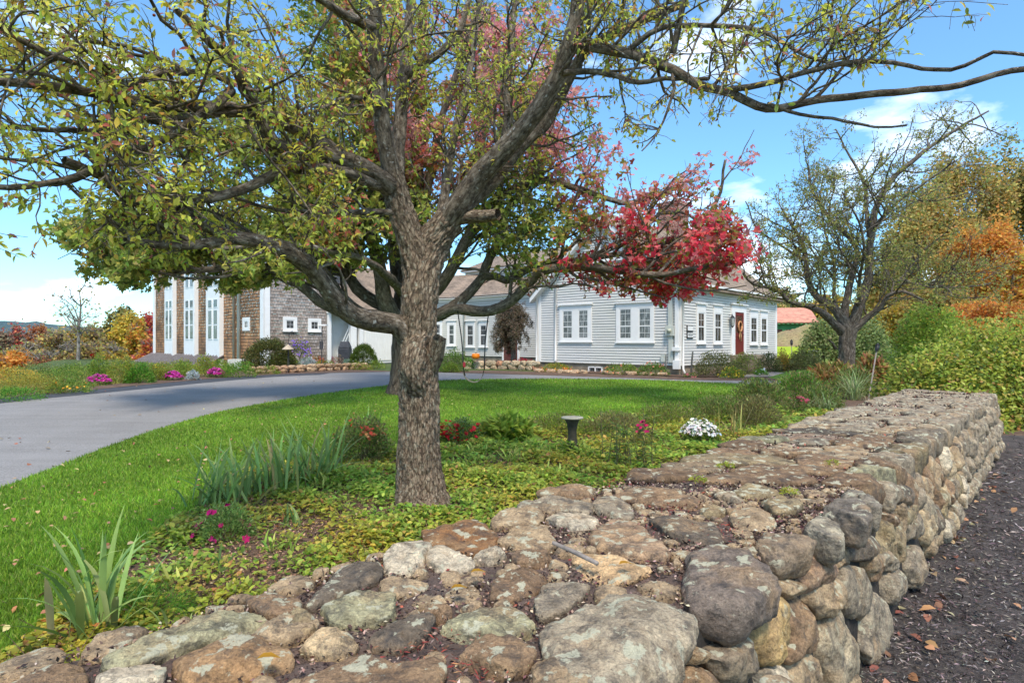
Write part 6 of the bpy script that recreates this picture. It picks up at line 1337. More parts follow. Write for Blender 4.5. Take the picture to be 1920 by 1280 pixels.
tb_ = [(np.array([b[i], b[i] + [rng.normal() * .02, rng.normal() * .02, .05], b[i] + [rng.normal() * .05, rng.normal() * .05, rng.uniform(.08, .2)]]), np.array([.0022, .0018, .001]) * (1 + .12 * D[i]), 3, None) for i in range(n)]
tag(link('dry_stems', tubes_mesh('dry_stems', tb_), None, plain('dry_stem', (.20, .12, .08), .9, .3)), 'thin dry brown stems standing in the ground cover', 'dry stems', kind='stuff')
# fallen leaves on lawn, driveway, mulch
def fallen(name, poly, n, r0, r1, z, size, cols, lab, a0=-50, a1=50):
    x, y = scatter_polar(poly, n, r0, r1, a0, a1); D = np.hypot(x, y); m = len(x); pos = np.stack([x, y, gz(x, y) + z + rng.uniform(0, .02, m)], -1)
    d = nrm(rng.standard_normal((m, 3)) * [1, 1, .25]); tag(link(name, leafmesh(name, pos, d, nrm(rng.standard_normal((m, 3)) * .25 + [0, 0, 1]), size * rng.uniform(.6, 1.3, m), size * .65 * rng.uniform(.6, 1.2, m), palette(rng, cols, m), 'fold'), None, LITTER, None), lab, 'fallen leaves', kind='stuff')
FALL = [(.40, .26, .12), (.48, .36, .17), (.30, .17, .10), (.38, .16, .09)]
fallen('lawn_leaves', LAWNP, 900, 2.4, 22, .05, .05, FALL, 'scattered orange and tan fallen leaves on the lawn')
fallen('driveway_leaves', np.vstack([NE, FE[::-1]]), 130, 6, 24, .006, .07, FALL, 'a few fallen leaves on the driveway')
fallen('mulch_leaves', [WP(-3, -.6)[:2], WP(12, -.6)[:2], (14, 6), (10, 0)], 70, 1.8, 11, .03, .07, [(.42, .22, .13), (.48, .32, .2), (.32, .16, .09)], 'tan fallen oak leaves on the dark mulch', 5, 60)
m = 110; tq = np.stack([rng.uniform(1.2, 9, m), rng.uniform(.50, .72, m)], -1); pos = tq[:, :1] * E1 + tq[:, 1:] * E2; pos[:, 2] = .03
tag(link('wall_foot_leaves', leafmesh('wall_foot_leaves', pos, nrm(rng.standard_normal((m, 3)) * [1, 1, .3]), nrm(rng.standard_normal((m, 3)) * .4 + [0, 0, 1]), rng.uniform(.04, .09, m), .04, palette(rng, [(.42, .21, .12), (.40, .27, .16), (.28, .12, .08)], m), 'fold'), None, LITTER, None), 'rusty leaves drifted against the foot of the wall', 'fallen leaves', kind='stuff')
# yellow stonecrop tufts on the wall, twig and curled leaves
for i, (u, v, lab) in enumerate(((1307, 903, 'nearest yellow stonecrop tuft on the wall top'), (1362, 877, 'middle yellow stonecrop tuft on the wall top'), (1478, 926, 'yellow stonecrop tuft close to the outer edge of the wall'), (1560, 872, 'farthest yellow stonecrop tuft on the wall top'))):
    q_ = top2(u, v); bush('stonecrop', lab, 'plant', q_[0] * E1 + q_[1] * E2 + UP * (HT + .005), .10, .03, [(.50, .50, .06), (.40, .44, .06)], n=160, leaf=.014, asp=.5, group='yellow stonecrop tufts on the wall', stem=0, clump=8)
def wp(u, v, h=0): q_ = top2(u, v); return q_[0] * E1 + q_[1] * E2 + UP * (HT + h)
mb = MB(); mb.tube([wp(1037, 1042, .05), wp(1080, 1060, .046), wp(1120, 1079, .042)], [.007, .0085, .0075], 7); tag(mb.build('twig', plain('grey_twig', (.26, .22, .19), .9, .3, 30, .5), None, True), 'short broken grey twig lying on the wall top', 'twig')
mb = MB(); mb.tube([wp(1050, 1022, .05), wp(1110, 1012, .04), wp(1185, 1004, .042)], [.0022, .0022, .0015], 5); tag(mb.build('twig', plain('thin_twig', (.22, .15, .10), .9), None, True), 'thin curved twig across the wall stones', 'twig')
for i, (u, v, lab) in enumerate(((845, 1130, 'curled orange leaf on the near part of the wall top'), (882, 1098, 'small yellow leaf on the near part of the wall top'), (1160, 1082, 'folded amber leaf beside the cream stone'), (480, 1270, 'long yellow leaf at the bottom edge of the photo'))):
    p_ = wp(u, v, .045)[None]; tag(link('fallen_leaf', leafmesh('fallen_leaf', p_, np.array([[.9, .3, .1]]), np.array([[.1, .2, 1.0]]), .055, .03, np.array([[.62, .33, .04]]), 'fold'), None, LEAF, None), lab, 'leaf')

# birdbath pedestal
bb = empty('sundial_pedestal', G(1073, 853), 'dark waisted garden pedestal with flat round stone top', 'pedestal'); g_ = G(1073, 853)
mb = MB(); mb.lathe(g_, [(.115, 0), (.115, .03), (.10, .06), (.085, .14), (.062, .24), (.058, .33), (.075, .43), (.10, .49), (.11, .505)], 20); mb.build('column', plain('dark_patina', (.055, .048, .032), .8, .5, 9, .8), bb, True)
mb = MB(); mb.lathe(g_ + [0, 0, .505], [(.08, 0), (.15, .006), (.155, .02), (.15, .026), (.05, .025)], 26); mb.build('plate', plain('plate_stone', (.40, .36, .26), .8, .25, 9, .4), bb, True)
# torches
def torch(base, top, lab, r=.05, hh=.24):
    t = empty('garden_torch', base, lab, 'torch', 'garden torches'); base, top = np.array(base), np.array(top); ax = nrm(top - base); hb = top - ax * hh
    mb = MB(); mb.tube([base, hb], .016, 8); mb.build('pole', plain('weathered_pole', (.22, .19, .17), .8, .25, 8), t, True)
    mb = MB(); mb.tube([hb, hb + ax * .01, hb + ax * hh * .7, hb + ax * hh * .72, top - ax * .03, top], [r * .75, r * .8, r, r * .6, r * .55, r * .3], 14); mb.tube([hb + ax * hh * .74, hb + ax * hh * .80], r * 1.15, 14); mb.build('canister', BLACK, t, True)
gb = G(1628, 752); torch(gb, P(1646, 643, gb[1] - .05), 'leaning torch with black canister on a grey pole behind the wall', .05, .2)
gb = G(1484.5, 668); torch(P(1484.5, 668, 30), P(1484, 636, 30), 'distant small torch standing on the bright far lawn', .07, .3)

# ---- garden along the far side of the driveway
MAG = [(.55, .03, .30), (.62, .08, .40), (.45, .02, .22)]
for (u, v, w_, h_, lab) in ((184, 722, 41, 19, 'magenta mum by the driveway, leftmost of the three'), (325, 712.5, 33, 15, 'magenta mum by the driveway, left of the silver plant'), (405, 707.5, 31, 17, 'magenta mum by the driveway, right of the silver plant')):
    pxbush('magenta_mum', lab, 'flowering plant', u, v, w_, h_, GRN, n=500, leafpx=3, fl=(520, 2.3, MAG, .62), group='magenta mums edging the driveway', stem=4)
GD = (
 (25, 722, 90, 34, YE, 'orange tinted shrub behind the golden shrub at the picture edge', 2200, 4), (70, 708, 110, 26, GRN + OLV, 'dark spreading juniper on the crest left of the dahlia', 2600, 3.4), (150, 706, 100, 24, GRN + LIME, 'spreading juniper just left of the tall dahlia', 2200, 3.4),
 (215, 703, 60, 26, OLV + LIME, 'wispy olive shrub behind the tall yellow green shrub', 1200, 3.4), (268, 702, 70, 24, LIME + OLV, 'pale shrub row behind the bright green bushy plant', 1400, 3.4), (330, 701, 80, 26, LIME + YLO, 'yellow green shrubs below the skirt roof', 1600, 3.4), (405, 699, 70, 22, LIME, 'pale stems behind the third magenta mum', 1200, 3.4),
 (62, 738, 112, 36, YLO, 'golden rounded shrub left end of the driveway garden', 3000, 3.2), (112, 716, 130, 26, GRN + LIME, 'low spreading evergreen behind the golden shrub', 2200, 3.4),
 (25, 750, 110, 22, BRT, 'bright green mat at the driveway edge on the far left', 1500, 4), (130, 736, 80, 26, LIME + GRN, 'leafy zinnia patch with small orange flowers', 1500, 4.2),
 (186, 706, 34, 40, LIME, 'tall pale leaved dahlia behind the leftmost mum', 900, 4.5), (228, 718, 56, 48, LIME + YLO, 'tall yellow green shrub right of the leftmost mum', 1700, 4.5),
 (262, 718, 48, 36, BRT, 'bright green bushy plant in the middle of the driveway garden', 1500, 4.5), (294, 713, 40, 32, YLO + LIME, 'yellowing perennial left of the second mum', 1100, 4.2),
 (345, 706, 46, 30, LIME, 'pale leafy clump behind the silver plant', 1000, 4.2), (384, 706, 44, 38, LIME + YLO, 'tall pale green stems between silver plant and third mum', 1100, 4.2),
 (449, 707, 64, 28, BRT + LIME, 'feathery bright green plant by the driveway', 2000, 3.4), (500, 701, 50, 14, LIME, 'low lime edging plant below the big olive shrub', 700, 3.2),
 (478, 692, 40, 14, YLO + OLV, 'dry yellowish clump beside the hatch', 500, 3.2),
 (527, 693, 60, 30, BRT + LIME, 'strappy daylily clump in front of the olive shrub', 1100, 4.5), (558, 692, 34, 16, LIME, 'small lime green clump left of the big silver plant', 500, 3.2),
 (607, 692, 48, 16, LIME + YLO, 'yellow green low clump right of the big silver plant', 700, 3.2), (634, 688, 34, 20, [(.40, .24, .17), (.34, .28, .13), (.48, .32, .24)], 'dusty pink sedum near the porch', 600, 3),
 (655, 690, 26, 16, [(.24, .36, .26), (.30, .42, .3)], 'blue green clump below the boxwood ball', 450, 3.2), (675, 693, 44, 14, YLO + LIME, 'yellow green edging clump below the boxwood ball', 500, 3),
 (707, 691, 30, 16, LIME, 'small lime clump at the garage end of the garden', 450, 3), (640, 668, 22, 26, OLV, 'wispy dark shrub with seed heads left of the grill', 350, 3.4))
for (u, v, w_, h_, c_, lab, n_, lf_) in GD:
    fl = (26, 2.6, [(.75, .30, .03), (.8, .45, .05)], .7) if 'zinnia' in lab else (30, 1.8, [(.6, .45, .03)], .5) if 'yellowing' in lab else None
    pxbush('garden_plant', lab, 'plant', u, v, w_, h_, c_, n=n_, leafpx=lf_, asp=.4, fl=fl, group='plants along the driveway garden', stem=5, upright=.3)
pd = P(174, 667, G(186, 706)[1]); mb = MB(); a = flowers(rng, np.repeat(pd[None], 8, 0) + rng.normal(size=(8, 3)) * .03, .09, palette(rng, [(.45, .02, .03)], 8), 8)
o = link('dahlia_flower', leafmesh('dahlia_flower', a[0], a[1], a[2], a[3], a[3] * .8, a[4]), None, PETAL, None); tag(o, 'single dark red dahlia bloom above the tall pale plant', 'flower')
pxbush('silver_plant', 'small silver dusty miller between two mums by the driveway', 'plant', 362, 712, 24, 17, SILV, n=600, leafpx=3.6, stem=3, group='silver dusty millers'); pxbush('silver_plant', 'large silver dusty miller below the small square windows', 'plant', 577, 692, 36, 20, SILV, n=1100, leafpx=4, stem=3, group='silver dusty millers')
pxbush('olive_shrub', 'big dark olive rounded shrub at the corner of the shingle house', 'shrub', 506, 688, 92, 50, [(.14, .15, .04), (.20, .19, .05), (.08, .09, .03)], n=12000, leafpx=3.4, stem=10, D=27.5, clump=110, tight=.09, shell=.85)
pxbush('boxwood_ball', 'neatly clipped round green boxwood by the garage', 'shrub', 682, 684, 49, 37, [(.12, .18, .03), (.18, .25, .04), (.08, .13, .025)], n=13000, leafpx=2.2, stem=4, D=29.5, clump=240, tight=.05, shell=.93)
pxbush('aster', 'purple flowered aster in front of the shingle wall', 'flowering plant', 562, 672, 46, 34, GRN + OLV, n=900, leafpx=3, fl=(260, 2.0, [(.25, .14, .55), (.32, .2, .62)], .85), D=28.5)
pxbush('rust_mum', 'rusty red mum beside the silver plant', 'flowering plant', 594, 687, 30, 18, OLV, n=400, leafpx=2.6, fl=(300, 1.8, [(.40, .08, .04), (.5, .14, .06)], .7)); pxbush('pink_mum', 'small pink mum left of the sedum', 'flowering plant', 618, 684, 18, 16, OLV, n=250, leafpx=2.4, fl=(160, 1.8, [(.65, .20, .40)], .7))
# low dry-laid stone edging
def rockrow(name, label, pts, hgt, rows_, cols, wdt=.3, group=None):
    t = empty(name, pts[0], label, 'low wall', group); r_ = np.random.default_rng(len(label)); path = spline(pts, .05); s_ = np.concatenate([[0], np.cumsum(np.linalg.norm(np.diff(path[:, :2], axis=0), axis=1))]); Vv, Ff, c_ = [], [], 0; k = 0
    for j in range(rows_):
        x_ = r_.uniform(-.1, 0)
        while x_ < s_[-1] - .1:
            w_ = r_.uniform(.22, .75) * (.9 if hgt < .3 else 1); i = np.searchsorted(s_, min(s_[-1], x_ + w_ / 2)); i = min(i, len(path) - 2); tdir = nrm((path[i + 1] - path[i]) * [1, 1, 0]); out = np.cross(tdir, [0, 0, 1]); out = out if out[1] < 0 else -out
            cen = path[i]; hh = hgt / rows_ * r_.uniform(.9, 1.08); sd_ = r_.integers(1 << 30)
            V, Fc = stone_mesh([(-w_ / 2, 0), (-w_ / 2 * .9, hh), (w_ / 2 * .85, hh), (w_ / 2, 0)], cen + [0, 0, j * hgt / rows_], tdir, UP, out, .10, .22, int(sd_), rings=6, seg=16, p=2.6)
            mkpy('stone', V, Fc, t, STONE, np.array(cols[r_.integers(len(cols))]) * r_.uniform(.85, 1.15)); k += 1; x_ += w_ * .97
    return t
rockrow('stone_edging', 'low ledge of flat brown stones retaining the driveway garden', [G(468, 702), G(520, 700), G(580, 697), G(640, 694), G(690, 691.5)], .31, 2, [(.40, .27, .20), (.34, .24, .17), (.46, .36, .28)])
rockrow('stone_planter', 'low fieldstone terrace wall carrying the pumpkin', [P(868, 694, 29.6), P(930, 694, 29.0), P(1006, 694.5, 27.6)], .45, 2, [(.42, .37, .30), (.34, .29, .23), (.50, .45, .38), (.40, .22, .16)])
mb = MB(); pp = [P(868, 694, 30.1), P(1006, 694, 28.3), P(1008, 694, 31.5), P(868, 694, 33)]; mb.hexa([q_ * [1, 1, 0] + [0, 0, .1] for q_ in pp] + [q_ * [1, 1, 0] + [0, 0, .55] for q_ in pp]); tag(mb.build('terrace_soil', SOIL), kind='structure')
rockrow('stone_edging', 'row of flat edging stones under the farmhouse gable, left part', [G(1000, 698), G(1050, 699.5), G(1096, 701)], .14, 1, [(.44, .34, .26), (.38, .28, .21)]); rockrow('stone_edging', 'row of flat edging stones under the farmhouse gable, right part', [G(1126, 702), G(1180, 703.5), G(1250, 705.5)], .14, 1, [(.44, .34, .26), (.38, .28, .21)])
# pumpkin
pc = P(892, 667.5, 29.0); pk = empty('pumpkin', pc - [0, 0, .19], 'bright orange pumpkin sitting on the low stone terrace', 'pumpkin'); V, Fc = [], []; ns, nr = 40, 14
for i in range(nr + 1):
    f_ = math.pi * i / nr
    for j in range(ns): t = 2 * math.pi * j / ns; rr = .20 * math.sin(f_) ** .8 * (1 + .07 * abs(math.cos(t * 5)) ** .6 - .03); V.append(pc + [rr * math.cos(t), rr * math.sin(t), .17 * math.cos(f_) * (1 - .25 * (math.sin(f_) < .5))])
for i in range(nr):
    for j in range(ns): Fc.append((i * ns + j, (i + 1) * ns + j, (i + 1) * ns + (j + 1) % ns, i * ns + (j + 1) % ns))
mkpy('body', [tuple(map(float, v)) for v in V], Fc, pk, plain('pumpkin_orange', (.75, .20, .01), .45, .12), None); mb = MB(); mb.tube([pc + [0, 0, .11], pc + [.01, 0, .17], pc + [.04, 0, .21]], [.03, .02, .022], 7); mb.build('stalk', STEM, pk, True)
# bird feeder pole, path light
fp = G(603, 684); fp = P(603, 684, 27); fd = empty('bird_feeder', fp, 'platform bird feeder on a thin black pole with a hanging tube', 'bird feeder')
mb = MB(); mb.tube([fp, P(604, 612, 27)], .022, 6); mb.build('pole', BLACK, fd, True); mb = MB(); q_ = P(605.5, 609, 27); mb.box(q_[0] - .2, q_[0] + .2, 26.85, 27.15, q_[2] - .04, q_[2] + .02); mb.box(q_[0] - .16, q_[0] - .13, 26.95, 27.05, q_[2] - .18, q_[2] - .04); mb.build('tray', TRIM, fd)
mb = MB(); q_ = P(602.5, 647, 26.9); mb.tube([q_ - [0, 0, .18], q_ + [0, 0, .18]], .075, 10); mb.build('tube_feeder', BLACK, fd, True)
hk = P(543, 690, 26.8); mb = MB(); mb.tube(spline([hk, P(541, 650, 26.8), P(543, 624, 26.8), P(548, 620, 26.8), P(551, 626, 26.8)], .1), .014, 5); tag(mb.build('shepherd_hook', BLACK, None, True), 'thin dark shepherd hook in front of the shingle wall', 'hook')
cl = P(540, 690, 26.2); pl = empty('path_light', cl, 'path light with a beige conical shade in front of the olive shrub', 'garden light'); mb = MB(); mb.tube([cl, P(540, 655, 26.2)], .02, 6); mb.build('post', BLACK, pl, True); mb = MB(); mb.lathe(P(540, 655, 26.2), [(.26, 0), (.25, .02), (.03, .22), (.01, .24)], 20); mb.build('shade', plain('shade_beige', (.45, .36, .26), .7), pl, True)
# planting by the farmhouse
HB = ((850, 697, 62, 42, GRN, 'leafy green shrub left of the terrace wall', 2400, 3.6, None), (846, 698, 30, 18, LIME, 'lime green clump below the leafy shrub by the terrace', 700, 3.2, None), (880, 690, 26, 20, BRT, 'green stems behind the pumpkin', 300, 4, None),
 (1043, 697, 60, 15, LIME + YLO, 'marigolds under the left end of the farmhouse gable', 1300, 3, (60, 1.6, [(.8, .3, .03), (.75, .2, .05)], .9)),
 (1165, 702, 72, 20, GRN + LIME, 'green bedding with orange blooms right of the basement window', 1600, 3.2, (50, 1.8, [(.75, .28, .12), (.7, .2, .12)], .8)), (1226, 704, 56, 25, GRN, 'taller green bedding with coral blooms near the meter box', 1500, 3.4, (50, 2.0, [(.75, .22, .14)], .8)),
 (1295, 707, 26, 8, GRN, 'small pink flowers at the farmhouse corner', 250, 2.6, (40, 1.8, [(.75, .2, .25)], .9)),
 (1345, 704, 92, 42, DKG + OLV, 'wide dark green shrub in front of the corner windows', 4500, 3.2, None), (1402, 700, 66, 36, OLV + LIME, 'yellow tinged shrub in front of the red door', 2600, 3.2, None), (1372, 709, 46, 20, BRT + YLO, 'low green and yellow flowered plants before the door shrubs', 1300, 3.2, (70, 1.6, [(.75, .55, .04)], .8)),
 (1428, 703, 26, 12, BRT, 'small clump with white blooms beside the walkway', 450, 3, (34, 2.2, [(.85, .85, .85)], .8)), (1441, 697, 44, 36, DKG, 'dark shrub below the right hand windows', 2000, 3.2, None), (1466, 694, 28, 36, [(.5, .28, .08), (.42, .36, .07), (.25, .28, .06)], 'orange and yellow shrub at the end of the farmhouse', 1100, 3.6, None),
 (1505, 694, 78, 36, DKG + [(.16, .15, .06)], 'round dark shrub on the grass right of the farmhouse', 4200, 3.2, None))
for (u, v, w_, h_, c_, lab, n_, lf_, fl) in HB: pxbush('house_shrub', lab, 'shrub', u, v, w_, h_, c_, n=n_, leafpx=lf_, fl=fl, group='planting around the farmhouse', stem=6, asp=.45, upright=.2)
mb = MB(); a = flowers(rng, P(982, 676.5, 28.6) + rng.normal(size=(160, 3)) * [.22, .1, .05], .06, palette(rng, [(.40, .02, .05), (.5, .05, .08)], 160), 6); tag(link('begonias', leafmesh('begonias', a[0], a[1], a[2], a[3], a[3] * .8, a[4]), None, PETAL, None), 'band of dark red begonias on top of the terrace wall', 'flowers')
sv = G(1296, 703); mb = MB(); mb.tube(spline([sv, P(1297, 680, sv[1]), P(1299, 659, sv[1])], .1), [.05, .045, .05, .04, .045, .04, .03, .03, .03, .03, .03, .02][:len(spline([sv, P(1297, 680, sv[1]), P(1299, 659, sv[1])], .1))] if False else .035, 6)
tag(mb.build('fence_post', plain('old_iron', (.10, .10, .09), .8, .3), None, True), 'slim dark iron stake at the farmhouse corner', 'post')
# weeping bush by the side door
wbse = P(962, 681, 29.4); wt = empty('weeping_tree', wbse, 'small grey leaved weeping tree in front of the brown side door', 'tree'); TW = Tree(61)
tkp = spline([wbse, P(963, 660, 29.4), P(960, 640, 29.4)], .08); brs = []
for i in range(30):
    a_ = rng.uniform(0, 6.28); ex_ = rng.uniform(.3, 1.2); tp = P(960, rng.uniform(560, 610), 29.4) + [math.cos(a_) * ex_ * .5, math.sin(a_) * ex_ * .5, 0]; en = P(960, rng.uniform(600, 662), 29.4) + [math.cos(a_) * ex_, math.sin(a_) * ex_, 0]
    brs.append((spline([P(960, 640, 29.4), (P(960, 625, 29.4) + tp) / 2, tp, en], .1), None)); p = brs[-1][0]; brs[-1] = (p, np.linspace(.03, .008, len(p)), 5, None)
spW = dict(dens=[7, 5], ln=[.45, .2], ang=[(30, 80), (30, 70)], up=[0, 0], trop=[-.12, -.1], seg=[4, 2], start=[.2, .2], rmax=[.012, .006], rmin=.004, wig=.2, ok=lambda p: p[2] > .95 and p[2] < CZ + 78 * 29.4 / F, leaflev=0, leaves=15, droop=-.5, spread=.08)
for p, r, _, _ in brs: TW.grow(p, r, 0, spW)
link('trunk', tubes_mesh('trunk', [rough_tube(tkp, np.linspace(.15, .11, len(tkp)), 16, 62, .08)] + brs), wt, BARK_C); link('twigs', tubes_mesh('twigs', TW.tubes), wt, BARK_C)
lp, ld, lu = TW.arrays(); n = len(lp); link('leaves', leafmesh('leaves', lp, ld, lu, rng.uniform(.06, .10, n), .03, palette(rng, [(.17, .15, .09), (.26, .20, .13), (.12, .12, .07), (.34, .24, .17)], n)), wt, LEAF, None)

# ---- large leafy shrub beyond the wall end
def bigbush(name, label, cat, blobs, cols, n, leaf, wts=None, asp=.5, style='fold', seed=1, group=None, matk=None):
    rg = np.random.default_rng(seed); t = empty(name, (blobs[0][0], blobs[0][1], float(gz(blobs[0][0], blobs[0][1]))), label, cat, group); P_, O_ = [], []; tot = sum(b[3] * b[4] for b in blobs)
    for (x, y, z, w_, h_) in blobs:
        m = int(n * w_ * h_ / tot); p, o = dome_points(rg, m, w_, w_ * .85, h_, int(24 + 10 * w_), .13); P_.append(p + [x, y, z]); O_.append(o)
    p, o = np.concatenate(P_), np.concatenate(O_); m = len(p); hue = np.sin(p[:, 0] * 1.9 + np.sin(p[:, 2] * 2.7)) * .5 + .5
    link('foliage', leafmesh('foliage', p, nrm(o * .8 + unif_dir(rg, m) * .7 + [0, 0, -.1]), nrm(o + unif_dir(rg, m) * .6 + [0, 0, .5]), leaf * rg.uniform(.6, 1.3, m), leaf * asp * rg.uniform(.8, 1.2, m), palette(rg, cols, m, wts, .2), style), t, LEAF, None)
    tb_ = []
    for b in blobs: tb_ += stems(rg, np.array([b[0], b[1], b[2]]), p[np.abs(p[:, 0] - b[0]) < b[3] * .4], 10, .02, 5)
    link('stems', tubes_mesh('stems', tb_), t, STEM); return t
LG = [(.40, .46, .07), (.52, .54, .10), (.24, .33, .06), (.66, .50, .14), (.11, .17, .035), (.60, .32, .13)]
bigbush('large_shrub', 'huge sprawling yellow green shrub at the far end of the stone wall', 'shrub', [(8.4, 11.6, .1, 2.2, 1.35), (9.6, 11.8, .15, 2.8, 1.75), (11.4, 12.2, .15, 3.6, 2.25), (13.4, 13, .15, 3.6, 2.3), (9.6, 10.6, 0, 2.0, .95), (11.3, 10.8, 0, 2.8, 1.4), (8.0, 10.4, 0, 1.5, .75)], LG, 62000, .082, [5, 5, 3, 1.2, 2, .5], .55, seed=91)
bigbush('round_shrub', 'lime green rounded shrub in front of the orange trees', 'shrub', [(14.6, 20.5, .4, 2.4, 2.6), (15.9, 21, .4, 2.2, 2.1)], [(.40, .50, .08), (.50, .56, .10), (.24, .34, .06)], 9000, .12, seed=92)
bigbush('hydrangea', 'dusty green shrub behind the apple tree trunk, left side', 'shrub', [(14.2, 26.5, .4, 2.2, 2.3)], [(.27, .34, .12), (.36, .42, .16), (.18, .24, .08)], 5500, .13, seed=93, group='shrubs behind the apple tree'); bigbush('hydrangea', 'dusty green shrub behind the apple tree trunk, right side', 'shrub', [(16.0, 26.5, .4, 2.6, 2.4)], [(.27, .34, .12), (.36, .42, .16), (.18, .24, .08)], 5500, .13, seed=94, group='shrubs behind the apple tree')
bigbush('dark_hedge', 'dark low hedge in the distance between apple trunk and far lawn', 'hedge', [(15.6, 28.5, .4, 2.2, .9), (17.4, 28.5, .4, 2.4, 1.1), (19.4, 28.5, .4, 2.6, 1.2)], DKG, 5000, .10, seed=95)
mb = MB(); q_ = P(1545, 662, 38); mb.box(q_[0] - 1.0, q_[0] + 1.6, 37.7, 38.1, q_[2] - .6, q_[2] + .22); tag(mb.build('low_wall', plain('low_wall_grey', (.45, .43, .40), .9, .2, 3, .4), None, False, .03), 'short grey low wall at the edge of the bright far lawn', 'wall')
mb = MB(); q_ = P(1541, 672, 30); mb.tube([q_, P(1541, 656, 30)], .09, 8); tag(mb.build('fence_post', plain('post_grey', (.34, .32, .29), .9, .2), None, True), 'weathered grey post near the low wall', 'post')
# earth mound in front of the barn
gx_, gy_ = np.meshgrid(np.linspace(-1, 1, 70), np.linspace(-1, 1, 50), indexing='ij'); rr = np.hypot(gx_, gy_); hh = np.clip(1 - rr, 0, 1) ** .75 * (1.9 + .12 * np.sin(gx_ * 9 + 2 * gy_) + .10 * np.sin(gy_ * 13)) + .03 * rng.standard_normal(gx_.shape) * (rr < .95)
mc_ = P(1512, 652, 50); idx = np.arange(70 * 50).reshape(70, 50); Fq = np.stack([idx[:-1, :-1], idx[1:, :-1], idx[1:, 1:], idx[:-1, 1:]], -1).reshape(-1, 4)
tag(link('hill', npmesh('hill', np.stack([mc_[0] + 4.6 * gx_, mc_[1] + 3 * gy_, gz(mc_[0] + 4.6 * gx_, mc_[1] + 3 * gy_) - .1 + hh * 1.05], -1).reshape(-1, 3), Fq, 4), None, groundmat('mound_grass', [(.26, .18, .10), (.30, .24, .12), (.16, .20, .05)], .5, 6)), kind='structure')

# ---- woods
def forest_tree(name, label, u, vtop, D, wpx, cols, n=5200, hpx=None, wts=None, bare=False, seed=0, boost=1.8, group=None, leaf=None, vbase=None):
    rg = np.random.default_rng(7000 + seed); top = P(u, vtop, D); gx0, gy0 = top[0], D; n = int(n * boost); zb = float(gz(gx0, gy0)); w_ = wpx * D / F; h_ = (hpx or wpx * 1.1) * D / F; base = np.array([gx0, gy0, zb])
    t = empty(name, base, label, 'tree', group); c_ = top - [0, 0, h_ / 2]; tb_ = []; H_ = top[2] - zb
    tp = spline([base, base + [rg.normal() * .15, 0, H_ * .35], [gx0 + rg.normal() * .3, gy0, zb + H_ * .65], top - [0, 0, h_ * .1]], .5); tb_.append(rough_tube(tp, np.linspace(.012 * H_ + .05, .02, len(tp)), 10, seed, .05, 1)); LPp = []
    m = 15 if bare else 11
    for i in range(m):
        f_ = rg.uniform(.30, .92); b = tp[int(f_ * (len(tp) - 1))]; a_ = rg.uniform(0, 6.28); e = np.array([c_[0] + math.cos(a_) * w_ * .46, c_[1] + math.sin(a_) * w_ * .46, max(b[2] + .12 * h_, c_[2] + rg.uniform(-.4, .45) * h_)])
        e = b + (e - b) * rg.uniform(.6, 1) * (1.15 - .6 * f_); p = spline([b, b + (e - b) * .5 + [0, 0, .05 * h_] + rg.normal(size=3) * .05 * w_, e], .35); tb_.append((p, np.linspace(.035 * (1.3 if bare else 1) * D / 40, .012 * D / 40, len(p)), 5, None))
        for k in range(14 if bare else 6):
            q = p[rg.integers(1, len(p))]; d_ = nrm(rg.standard_normal(3) + [0, 0, .8]) * rg.uniform(.06, .16) * h_; tb_.append((np.array([q, q + d_ * .5 + rg.normal(size=3) * .05, q + d_]), np.array([.016, .011, .006]) * D / 40, 3, None))
    link('trunk', tubes_mesh('trunk', tb_), t, BARK_F)
    if n:
        k = 40; cc_ = unif_dir(rg, k) * rg.uniform(.35, 1, (k, 1)) ** .5; cc_ = cc_ * [w_ / 2, w_ / 2, h_ / 2] * .92; kk = rg.integers(0, k, n); p = c_ + cc_[kk] + rg.standard_normal((n, 3)) * np.array([w_, w_, h_]) * .062
        tone = rg.uniform(.8, 1.25, k)[kk][:, None]; L_ = leaf or D * .0050
        link('crown', leafmesh('crown', p, unif_dir(rg, n), unif_dir(rg, n), L_ * rg.uniform(.6, 1.4, n), L_ * .8, np.clip(palette(rg, cols, n, wts, .22) * tone, 0, .9)), t, LEAF, None)
    return t
LF = (
 (22, 606, 62, 62, RD + BR, 2600, 'dark red maple crown at the far left of the woods'), (-25, 612, 58, 80, BR, 2600, 'tan brown tree cut by the left picture edge'), (62, 604, 66, 56, [(.58, .26, .08), (.5, .2, .1)], 2200, 'orange red tree top beside the dark red maple'),
 (48, 640, 52, 90, BR + OLB, 3600, 'brown half bare tree in the left woods'), (100, 618, 58, 70, BR + OLB, 2800, 'thin grey brown tree left of the tall bare tree'), (30, 650, 46, 70, OR, 3600, 'low bright orange tree at the left edge of the woods'),
 (80, 668, 44, 80, [(.50, .20, .12), (.42, .26, .1)], 2600, 'russet undergrowth tree above the golden shrub'), (135, 612, 62, 70, OLB, 3200, 'olive tree directly behind the tall bare tree'), (170, 606, 64, 70, OLB + BR, 3200, 'olive brown tree right of the tall bare tree'),
 (190, 640, 48, 90, OLB + BR, 3800, 'brown olive tree above the tall dahlia'), (140, 650, 46, 80, BR + OLB, 3600, 'brown tree low behind the spreading evergreen'), (226, 578, 60, 66, DG + OLB, 2200, 'dark green tree top rising behind the yellow tree'),
 (240, 590, 50, 66, YE, 4800, 'golden yellow tree left of the shingle house'), (262, 600, 47, 50, YE + OR, 3600, 'amber yellow tree close to the shingle house'), (278, 582, 56, 46, RD, 3000, 'bright red orange tree against the shingle house corner'), (275, 640, 44, 56, OR + RD, 3000, 'orange red lower tree by the shingle house corner'), (215, 650, 44, 60, OLB + YE, 3000, 'olive yellow lower tree left of the golden tree'))
